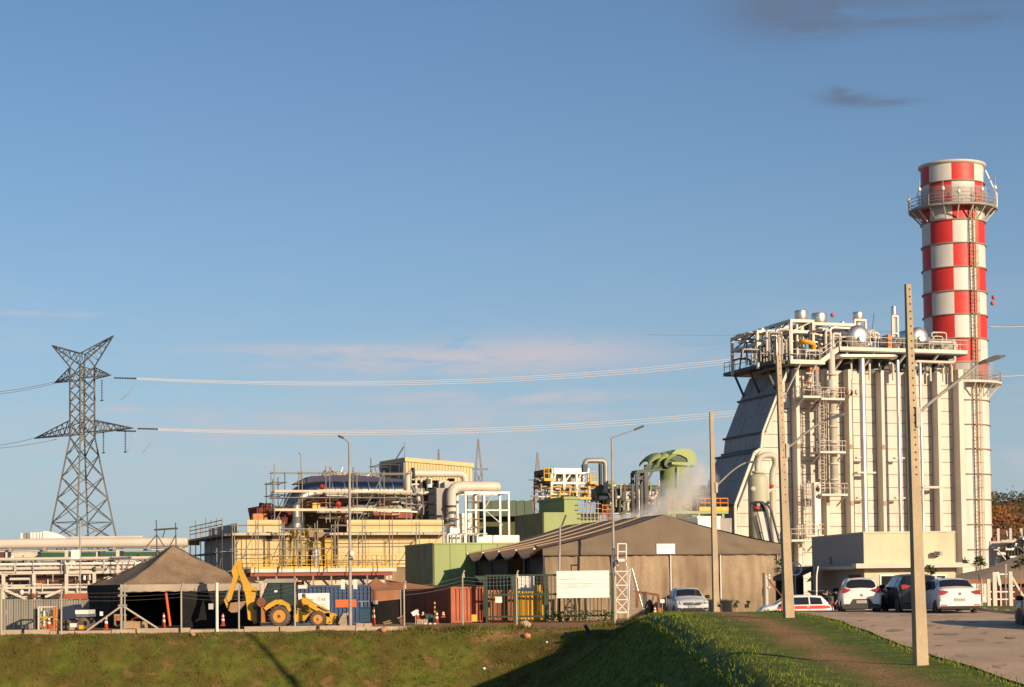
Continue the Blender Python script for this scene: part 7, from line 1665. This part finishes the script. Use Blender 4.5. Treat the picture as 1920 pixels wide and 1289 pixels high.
# ------------------------------------------------------------------ people
def person(label, px, Y, zb, face, shirt, trousers, arms, cap=None, lean=0.):
    p = P(px, 1120, Y); me = bpy.data.meshes.new('person')
    # one vertex per joint, with its radius
    J = [((0, 0, .95), .145), ((0, lean * .4, 1.15), .14), ((0, lean * .8, 1.36), .165), ((0, lean, 1.47), .075), ((0, lean, 1.53), .06), ((0, lean - .01, 1.62), .098), ((0, lean - .01, 1.70), .085),
         ((-.10, 0, .88), .10), ((-.11, -.02, .50), .068), ((-.12, .02, .10), .05), ((-.12, -.14, .04), .038), ((.10, 0, .88), .10), ((.12, .04, .50), .068), ((.13, .05, .10), .05), ((.14, -.11, .04), .038)]
    E = [(0, 1), (1, 2), (2, 3), (3, 4), (4, 5), (5, 6), (0, 7), (7, 8), (8, 9), (9, 10), (0, 11), (11, 12), (12, 13), (13, 14)]
    for sg, (el_, wr_) in zip((-1, 1), arms):
        b0 = len(J); sh = (sg * .19, lean * .9, 1.42); J += [(sh, .062), (el_, .045), (wr_, .034)]; E += [(2, b0), (b0, b0 + 1), (b0 + 1, b0 + 2)]
        d = (Vector(wr_) - Vector(el_)).normalized(); s_ = d.orthogonal().normalized(); n_ = len(J); J.append((tuple(Vector(wr_) + d * .07), .036)); E.append((b0 + 2, n_))
        for k in range(4): J.append((tuple(Vector(wr_) + d * (.14 + .012 * (k in (1, 2))) + s_ * (k - 1.5) * .024), .011)); E.append((n_, len(J) - 1))
        J.append((tuple(Vector(wr_) + d * .08 + s_ * .065), .013)); E.append((b0 + 2, len(J) - 1))
    me.from_pydata([j[0] for j in J], E, []); o = bpy.data.objects.new('person', me); COL.objects.link(o)
    md = o.modifiers.new('skin', 'SKIN'); md.use_smooth_shade = True
    if not me.skin_vertices: me.attributes.new
    sv = me.skin_vertices[0].data if me.skin_vertices else None
    if sv:
        for k, j in enumerate(J): sv[k].radius = (j[1], j[1] * (.72 if k in (0, 1, 2) else 1)); sv[k].use_root = (k == 0)
    o.modifiers.new('sub', 'SUBSURF').levels = 1; o.modifiers['sub'].render_levels = 1
    dg = bpy.context.evaluated_depsgraph_get(); m2 = bpy.data.meshes.new_from_object(o.evaluated_get(dg)); bpy.data.objects.remove(o)
    m2.name = 'person'; m2.materials.clear()
    for q in (trousers, shirt, skin, black): m2.materials.append(q)
    for f in m2.polygons:
        c_ = f.center; f.use_smooth = True
        if c_.z > 1.50: f.material_index = 2 if c_.z < 1.70 else 3
        elif c_.z < .09: f.material_index = 3
        elif c_.z < .93 and abs(c_.x) < .22: f.material_index = 0
        else:
            f.material_index = 1
            for el_, wr_ in arms:
                if (c_ - Vector(wr_)).length < .17: f.material_index = 2
    o = bpy.data.objects.new('person', m2); COL.objects.link(o); o.location = (p.x, Y, zb); o.rotation_euler = (0, 0, face); tag(o, label, 'person', 'people behind the striped car')
    hc = (0, lean, 1.64); MB().lathe([(.108, .02), (.112, .06), (.10, .10), (.06, .135), (.001, .145)], hc, 16).build('cap' if cap else 'hair', cap or black, o)
    if cap: MB().box(-.07, .07, lean - .22, lean - .09, 1.655, 1.675).build('peak', cap, o)
    MB().lathe([(.001, -.02), (.014, -.012), (.012, .03), (.001, .035)], (0, lean - .105, 1.60), 8).build('nose', skin, o)
    for sg in (-1, 1):
        MB().lathe([(.001, -.012), (.012, 0), (.001, .012)], (sg * .035, lean - .094, 1.63), 8).build('eye', black, o); MB().lathe([(.001, -.03), (.018, 0), (.001, .03)], (sg * .1, lean, 1.61), 8).build('ear', skin, o)
    return o
dk = mat('dark_uniform', (.02, .02, .026), .8, var=.2); jn = mat('dark_trousers', (.03, .03, .04), .8); gs = mat('grey_shirt', (.26, .25, .19), .85)
person('person in a dark uniform and cap reaching towards the raised tailgate', 1567, 108.5, .30, R(-70), dk, jn, (((-.30, -.24, 1.38), (-.32, -.52, 1.46)), ((.30, -.02, 1.18), (.30, -.16, .98))), dk)
person('person in a grey khaki shirt seen from behind beside the white hatchback', 1582, 107, .32, R(180), gs, jn, (((-.29, .02, 1.16), (-.30, -.08, .92)), ((.29, .02, 1.16), (.30, -.08, .92))))
person('person in dark clothes bending into the raised tailgate at the back', 1556, 110, .24, R(-95), dk, jn, (((-.26, -.36, 1.28), (-.22, -.60, 1.22)), ((.26, -.36, 1.28), (.22, -.60, 1.20))), None, -.18)
# ------------------------------------------------------------------ cones and small yard things
def cone(px, Y, ytop, ybot, label, w=.36):
    p = P(px, ybot, Y); t = T('traffic_cone', label, 'traffic cone', loc=(p.x, Y, max(0, p.z)), group='orange and white cones'); h = (ybot - ytop) * Y / F; r = lambda k: .075 * (1 - k) + .05
    om = mat('cone_orange', (.52, .085, .03), .5)
    t.add('base', MB().box(-.13, .13, -.13, .13, 0, .05), om)
    t.add('body', MB().lathe([(r(0), .05), (r(1), h)], n=14), om)
    for a, b in ((.38, .55), (.72, .86)): t.add('reflective_band', MB().lathe([(r(a) + .006, .05 + (h - .05) * a), (r(b) + .006, .05 + (h - .05) * b)], n=14), whitep)
for a in ((92, 111, 1156, 1181, 'orange and white cone before the tubular stand at the far left'), (199, 111, 1154, 1181, 'orange and white cone left of the strutted double pole'), (307, 111, 1150, 1179, 'orange and white cone beside the leaning orange strut of the tent'),
          (418, 113, 1151, 1174, 'orange and white cone in the shade beside the digging bucket'), (700.5, 113, 1139, 1173, 'tall orange and white cone before the small rust canopy'), (783, 113, 1142, 1163, 'red and white cone holding a tilted white sheet by the dark container side'),
          (793, 113.5, 1147, 1161, 'small red and white cone behind the stacked blocks'), (819, 112.5, 1147, 1170, 'red and white cone leaning by the chequered post'), (831, 114, 1147, 1158, 'short cone near the corner of the rust red container'), (1228, 112, 1138, 1156, 'orange and white cone at the foot of the rusty trestle')): cone(*a)
def simple(name, label, cat, px, Y, parts, th_=0, zb=0., group=None):
    t = T(name, label, cat, px, Y, th_, zb, group)
    for nm, m, x0, y0, x1, y1, v0, v1 in parts: t.box(nm, m, x0, y0, x1, y1, v0, v1)
    return t
# corrugated sheet hoarding
t = T('metal_hoarding', 'grey corrugated sheet hoarding at the far left of the yard', 'fence', -30, 116, 4, 0); hg = mat('weathered_sheet', (.31, .295, .25), .6, .3, var=.12, streak=.35, dirt=(.2, .17, .13)); 
for px in range(-30, 112, 14): a, b = t.f(px, 1150), t.f(px + 13.4, 1150); corr(t, 'sheet', hg, a.x, b.x, .02, t.f(px, 1124.5 if px < 60 else 1123).z + random.uniform(-.05, .05), .0, 3, .05)
for zz in (.6, 1.6): t.bar('rail', steel, (t.f(-30, 1150).x, .12, zz), (t.f(112, 1150).x, .12, zz), .07)
t = T('metal_hoarding', 'sheet hoarding under the red beam behind the dark truck', 'fence', 118, 122, 4, 0)
for px in range(118, 168, 10): a, b = t.f(px, 1150), t.f(px + 9.6, 1150); corr(t, 'sheet', hg, a.x, b.x, .02, t.f(px, 1124.5).z, .0, 2, .05)
t.box('red_beam', rustc, 119, 1113.5, 164, 1124, -.1, .1)
t = T('tubular_stand', 'orange and cream tubular stand before the hoarding', 'rack', 70, 113, 5, 0); fx = t.f
for px in (72, 101):
    for v in (0, 1.0): t.rod('post', creamcol if px < 90 else orange, (fx(px, 1180).x, v, 0), (fx(px, 1180).x, v, fx(px, 1138).z), .06)
for y, m in ((1139, creamcol), (1158, yel), (1176, orange)):
    zz = fx(72, y).z
    for v in (0, 1.): t.rod('rail', m, (fx(72, 1180).x, v, zz), (fx(101, 1180).x, v, zz), .05)
    for px in (72, 101): t.rod('rail', m, (fx(px, 1180).x, 0, zz), (fx(px, 1180).x, 1, zz), .05)
t.rod('brace', yel, fx(75, 1165), fx(88, 1160), .05); t.box('dark_board', dsteel, 62, 1142, 70, 1182, .2, .9)
for i in range(8): p = fx(76 + i * 3, 1150, .4); t.rod('stored_bar', (steel, dgreen, white)[i % 3], (p.x, .5, p.z - .8), (p.x, .5, p.z + random.uniform(-.1, .25)), .05)
t.rod('yellow_tape', yel, fx(100, 1160), fx(109, 1163), .03)
def truck():
    t = T('flatbed_truck', 'dark blue truck tail with a white body parked behind the left fence post', 'truck', 140, 116, 0, 0); fx = t.f
    db = mat('truck_blue', (.03, .04, .075), .5)
    p = [fx(*q) for q in ((116, 1139), (138, 1134), (141, 1143), (141, 1160), (113, 1162))]; t.add('cab', MB().prism([(q.x, q.z) for q in p], (0, 2.0)), db)
    t.box('flatbed', white, 141, 1144, 165, 1152, 0, 2.0); t.box('bed_side', mat('grey_blue_panel', (.16, .18, .22), .5), 142, 1152, 166, 1157.5, -.03, 2.03); t.box('chassis', black, 110, 1162, 166, 1169, .2, 1.8)
    for px in (120, 154):
        for v in (.05, 1.65): c_ = fx(px, 1173); t.add('wheel', MB().lathe([(.2, v), (.38, v), (.42, v + .06), (.42, v + .24), (.38, v + .3), (.2, v + .3)], (c_.x, 0, .42), 18, 'y'), rubber)
truck()
simple('canister', 'white square canister on the ground beside the dark truck', 'canister', 137, 112.5, [('body', white, 131, 1169, 142.5, 1176.5, 0, .3), ('cap', dsteel, 133, 1167, 136, 1169, .1, .2), ('stand', wood, 130, 1176.6, 144, 1182, -.05, .35)])
simple('water_pump', 'small yellow and orange pump on the ground by the tent corner', 'pump', 152, 112, [('motor', yel, 148, 1174, 155, 1180, 0, .3), ('housing', orange, 155, 1176, 160, 1181, .05, .3), ('handle', yel, 147, 1172.5, 157, 1174, .1, .16), ('base', dsteel, 147, 1180.2, 160, 1182, 0, .3)])
simple('cardboard_box', 'larger cardboard box under the front edge of the pyramid tent', 'box', 241, 112.6, [('carton', mat('cardboard', (.42, .29, .16), .8), 231, 1166, 250, 1179, 0, .5), ('flap', mat('cardboard', (.42, .29, .16)), 230.5, 1164.8, 250.5, 1165.9, -.02, .5)])
simple('cardboard_box', 'right hand cardboard box beneath the orange bundle in the tent', 'box', 263, 112.9, [('carton', mat('cardboard', (.42, .29, .16)), 252, 1167, 274, 1179, 0, .5), ('flap', MATS['cardboard'], 251.5, 1165.5, 274.5, 1166.9, -.02, .5)])
t = T('orange_bundle', 'crumpled orange bundle lying on the cardboard boxes', 'bundle', 258, 113, 0, 0); m = MB(); rows = []
c_ = t.f(258, 1161)
for i in range(9): rows.append([(c_.x + math.cos(math.pi * j / 10) * .42 * (1 + .3 * noise.noise((i, j, 3))), -.3 + .5 * i / 8 + .2, c_.z - .2 + math.sin(math.pi * j / 10) * .3 * (1 + .5 * noise.noise((i * .9, j * .9, 1)))) for j in range(11)])
m.grid(rows); t.add('cloth', m, mat('orange_cloth', (.62, .15, .02), .7, var=.25)); simple_b = None
t = simple('wooden_frame', 'upright wooden frame in the mouth of the pyramid tent', 'frame', 224, 113.6, [('upright', wood, 214, 1152, 217, 1172, 0, .1), ('upright', wood, 233, 1152, 236, 1172, 0, .1), ('top_rail', wood, 213, 1152, 237, 1155.5, .11, .2), ('panel', orange, 218, 1156, 228, 1164, .02, .08), ('foot', wood, 216, 1172.1, 222, 1176, 0, .3)])
simple('paper_notice', 'white paper notice on the black side of the pyramid tent at its left', 'notice', 189, 114.4, [('sheet', whitep, 187, 1147, 193, 1155, 0, .02), ('lower_sheet', plate, 187.5, 1162, 191.5, 1167, 0, .02)])
simple('paper_notice', 'white paper notice on the black tarp right of the leaning strut', 'notice', 395, 114.2, [('sheet', plate, 391, 1132, 400, 1143, 0, .02)])
simple('blue_bin', 'blue plastic bin with a dark lid beside the small rust canopy', 'bin', 683, 116, [('tub', mat('bin_blue', (.03, .075, .13), .5), 674, 1141, 693, 1167, 0, .7), ('lid', mat('bin_lid', (.025, .05, .09), .5), 673, 1138.5, 694, 1141, -.03, .73), ('rail', steel, 672, 1127, 692, 1128.5, .3, .35), ('upright', steel, 678, 1128.5, 679.5, 1138.4, .3, .35), ('foot', black, 676, 1167.2, 691, 1170, .05, .6)])
for i, px in enumerate((661, 675, 690)):
    if i: t = simple('kerb_block', ('', 'pinkish concrete block left of the blue bin foot', 'pinkish concrete block right of the blue bin foot')[i], 'block', px, 110.5, [('block', concg, px - 7, 1169, px + 6.5, 1178, 0, .5), ('mortar', conc, px - 6, 1178.1, px + 6, 1179.5, .05, .45)])
t = T('white_sheet', 'tilted white sheet leaning on a cone by the dark container side', 'sheet', 776, 112.6, 0, 0); a, b, c_, e = t.f(770.5, 1149), t.f(781, 1143), t.f(784, 1150), t.f(775, 1156); m = MB(); m.prism([(a.x, a.z), (e.x, e.z), (c_.x, c_.z), (b.x, b.z)], (0, .03)); t.add('board', m, whitep); t.rod('stick', steel, (t.f(779, 1150).x, .05, 0), t.f(779, 1150, .05), .03)
t = T('block_stack', 'row of pale blocks with gaps before the dark container side', 'blocks', 784, 111.5, 0, 0)
for i in range(5): t.box('block', (concg, conc)[i % 2], 782 + i * 4, 1162 - (i % 2), 785.3 + i * 4, 1171, 0, .3)
for i in range(6): t.box('brick', rustc if i % 2 else whitep, 796 + i * 4.5, 1168.5, 799.8 + i * 4.5, 1171, -.5, -.3)
simple('green_bin', 'dark green box bin with a white square label', 'bin', 805, 113, [('body', dgreen, 798, 1153, 815, 1168, 0, .5), ('lid', dgreen, 797, 1151.5, 816, 1152.9, -.03, .53), ('label_plate', plate, 805, 1152.9, 812, 1159, -.03, -.01)])
t = T('chequered_post', 'thin chequered measuring post by the container', 'post', 815, 112.8, 0, 0)
for i in range(6): t.box('band', (yel, black)[i % 2], 814, 1129 + i * 4, 816.6, 1133 + i * 4, 0, .08)
t.box('stem', dsteel, 814.6, 1153, 816, 1170, .01, .06)
simple('yellow_crate', 'small ochre crate at the foot of the rust red container', 'crate', 887, 114, [('body', mat('ochre_yellow', (.58, .34, .04)), 884, 1153, 894, 1166, 0, .3), ('lid', orange, 883.5, 1152, 894.5, 1152.9, -.02, .32)])
t = T('plank_pile', 'planks lying before the small rust canopy', 'planks', 727, 112.4, 0, 0)
for a, b in (((718, 1168), (732, 1164)), ((745, 1160), (756, 1155)), ((720, 1170), (735, 1168))): t.bar('plank', wood, t.f(*a), t.f(*b), .12, .06)
simple('rust_drum', 'rusty drum under the leaning plank by the bent post', 'drum', 752, 112.8, [('shell', rust, 749, 1160, 755, 1167, 0, .25), ('lid', dsteel, 748.5, 1159, 755.5, 1159.9, -.02, .27)])
# scaffold ladder tower, step ladder, trestle
t = T('ladder_tower', 'white lattice ladder tower at the corner of the fence panels', 'scaffolding', 1154, 128.5, 0, .0); fx = t.f
for px in (1155, 1178):
    for v in (0, 1.1): t.rod('post', creamcol, (fx(px, 1150).x, v, 0), (fx(px, 1150).x, v, fx(px, 1062).z), .04)
for k, (y0, y1) in enumerate(((1150, 1125), (1125, 1098), (1098, 1072))):
    t.bar('brace', white, fx(1155, y0), fx(1178, y1), .05); t.bar('brace', white, fx(1178, y0), fx(1155, y1), .05); t.rod('rung', white, fx(1155, y1), fx(1178, y1), .05)
for px in (1158, 1174): t.rod('hoop_rail', white, fx(px, 1062, .5), fx(px, 1020, .5), .05)
for y in (1020, 1035): t.rod('hoop_rung', white, fx(1158, y, .5), fx(1174, y, .5), .05)
t.box('platform', steel, 1155, 1050, 1176, 1054, .1, 1.1); t.box('white_box', white, 1159, 1048, 1171, 1053.5, -.1, .09); t.box('foot_beam', white, 1156, 1147, 1179, 1150, -.08, .0)
t = T('step_ladder', 'aluminium step ladder standing open against the tent wall', 'ladder', 1190, 121, 0, .1); fx = t.f
ap0, ap1 = fx(1181, 1066), fx(1185, 1066)
t.rod('stile', alu, fx(1178, 1150), ap0, .05); t.rod('stile', alu, fx(1207, 1147), ap1, .05); t.rod('back_leg', wood, fx(1194, 1112, .9), ap1, .05)
for i in range(9): k = (i + .6) / 9.5; t.rod('rung', alu, fx(1178, 1150).lerp(ap0, k), fx(1207, 1147).lerp(ap1, k), .035)
t = T('rusty_trestle', 'rusty steel trestle beside the step ladder', 'trestle', 1220, 121, 0, .2); fx = t.f
t.bar('beam', rust, fx(1191, 1110), fx(1234, 1116), .16); t.bar('leg', rust, fx(1234, 1116), fx(1236, 1150), .14); t.bar('leg', dsteel, fx(1208, 1110), fx(1211, 1140), .25); t.bar('leg', rust, fx(1195, 1110), fx(1194, 1140), .14); t.bar('brace', dsteel, fx(1225, 1118), fx(1222, 1132), .1)
m = MB(); rows = [[(fx(1208 + j * 2.2, 1150).x, .2 - .1 * i, .2 + fx(1208, 1130).z * math.sin(math.pi * j / 9) ** .6 * i / 4) for j in range(10)] for i in range(5)]; m.grid(rows); t.add('dark_cover', m, tarp)
simple('small_sign', 'little white sign on a stick behind the silver car bonnet', 'sign', 1242, 112, [('plate', whitep, 1238, 1124, 1246, 1131, 0, .03), ('stick', steel, 1241.5, 1131.1, 1242.5, 1152, .0, .03)])
simple('orange_barrel', 'orange barrel beside the silver car', 'barrel', 1237, 112.5, [('drum', orange, 1234, 1141, 1240, 1156, 0, .25), ('lid', orange, 1233.5, 1140, 1240.5, 1140.9, -.02, .27)])
t = T('gate_post', 'white gate post with round hinges right of the tent wall', 'post', 1438, 112, 0, .2); fx = t.f
t.box('post', creamcol, 1436.5, 1078, 1440, 1145, 0, .12); t.box('green_post', dgreen, 1431, 1074, 1433.5, 1147, 0, .08); t.box('latch', black, 1429.5, 1103, 1431, 1119, 0, .06)
for y in (1079, 1084, 1102): p = fx(1442, y); t.add('hinge', MB().lathe([(.02, -.06), (.07, -.05), (.07, .05), (.02, .06)], (p.x, 0, p.z), 10, 'y'), white)
t.rod('brace', rust, fx(1441, 1087), fx(1470, 1124), .04)
# ------------------------------------------------------------------ stones, shadow slab, plants
def stone(px, py, Y, r, label, m=sandst):
    p = P(px, py, Y); z = ztn(p.x, Y); b = MB(); b.lathe([(max(.001, r * math.cos(R(a))), r * .8 * math.sin(R(a))) for a in range(-90, 91, 20)], n=12)
    b.v = [tuple(Vector(v) * (1 + .35 * noise.noise((v[0] * 4 / r * .3 + px, v[1] * 4 / r * .3, v[2] * 4 / r * .3)))) for v in b.v]
    o = b.build('stone', m); o.location = (p.x, Y, z + r * .35); tag(o, label, 'stone', 'stones on the bank')
for a in ((720, 1184, 109.0, .24, 'orange earth stone on top of the bank below the small rust canopy'), (988, 1196, 107.7, .22, 'orange earth stone on the bank right of the middle'), (219, 1246, 104.3, .17, 'tan stone low on the grassy bank at the left'), (362, 1189, 108.5, .14, 'small reddish stone at the top of the bank below the tent'), (985, 1164, 111.5, .35, 'pale rubble lump under the yellow fence panel', concg), (907, 1216, 106, .09, 'tiny pale stone on the sunny bank', whitep), (1025, 1207, 106.8, .07, 'tiny pale stone near the shade edge on the bank', whitep)): stone(*a)
t = T('shadow_slab', 'dark leaning slab in place of the car shadow at the head of the ditch', 'slab', 1104, 106.5, 0, ztn(4.26, 106.5)); a, b = t.f(1110, 1196), t.f(1096, 1171)
t.bar('slab', mat('shadow_black', (.05, .045, .04), .9), a, b, .26, .2); t.bar('shadow_foot', mat('shadow_black', (.05, .045, .04)), t.f(1104, 1197), t.f(1122, 1192), .3, .25)  # dark bars added in place of the cast shadow of the silver car
def sapling(px, ytop, Y, label, clusters, lean=0.):
    p = P(px, 1150, Y); zb = zt(p.x, Y); t = T('sapling', label, 'small tree', loc=(p.x, Y, zb - .05), group='saplings along the road'); top = t.f(px, ytop)
    t.add('trunk', MB().tube([(0, 0, 0), (top.x * .5 + .05, 0, top.z * .5), (top.x, 0, top.z)], [.035, .025, .012], 7), wood); b = MB()
    for cx_, cy_, r, n in clusters:
        c_ = t.f(cx_, cy_); t.rod('limb', wood, (top.x * .8, 0, top.z * .75), c_, .012)
        for k in range(n):
            d = Vector((rs.gauss(0, r), rs.gauss(0, r), rs.gauss(0, r * .8))); a = Vector((rs.gauss(0, 1), rs.gauss(0, 1), rs.gauss(0, .6))).normalized() * rs.uniform(.07, .13); e = a.orthogonal().normalized() * a.length * .45; q = c_ + d; o = len(b.v)
            b.v += [tuple(q - a), tuple(q + e), tuple(q + a), tuple(q - e)]; b.face([o, o + 1, o + 2, o + 3])
    t.add('crown', b, leafm)
sapling(1465, 1045, 100, 'leafy sapling half hidden by the middle concrete pole', ((1464, 1056, .14, 60), (1470, 1046, .12, 40), (1459, 1068, .12, 30), (1476, 1062, .10, 24), (1483, 1050, .1, 26)))
sapling(1746, 1062, 88, 'thin sapling before the gatehouse canopy, behind the white sedan roof', ((1746, 1068, .09, 30), (1752, 1073, .08, 24), (1742, 1063, .06, 14)))
sapling(1834, 1040, 90, 'sapling with sparse leaves in front of the chimney foot', ((1836, 1050, .11, 44), (1829, 1058, .08, 20), (1842, 1056, .07, 18), (1808, 1052, .09, 24)))
sapling(1912, 1046, 88, 'sapling at the right edge before the sand brown tent', ((1914, 1057, .12, 50), (1922, 1050, .1, 30), (1905, 1062, .07, 16)))
for px, Y in ((1350, 100), (1400, 99), (1378, 99)):
    sapling(px, 1128, Y, {1350: 'low weed at the crest right of the silver car', 1400: 'low weed on the crest before the tent wall farthest right', 1378: 'low dark weed on the crest beside the farthest concrete pole'}[px], ((px, 1136, .06, 24), (px + 4, 1130, .05, 12)))
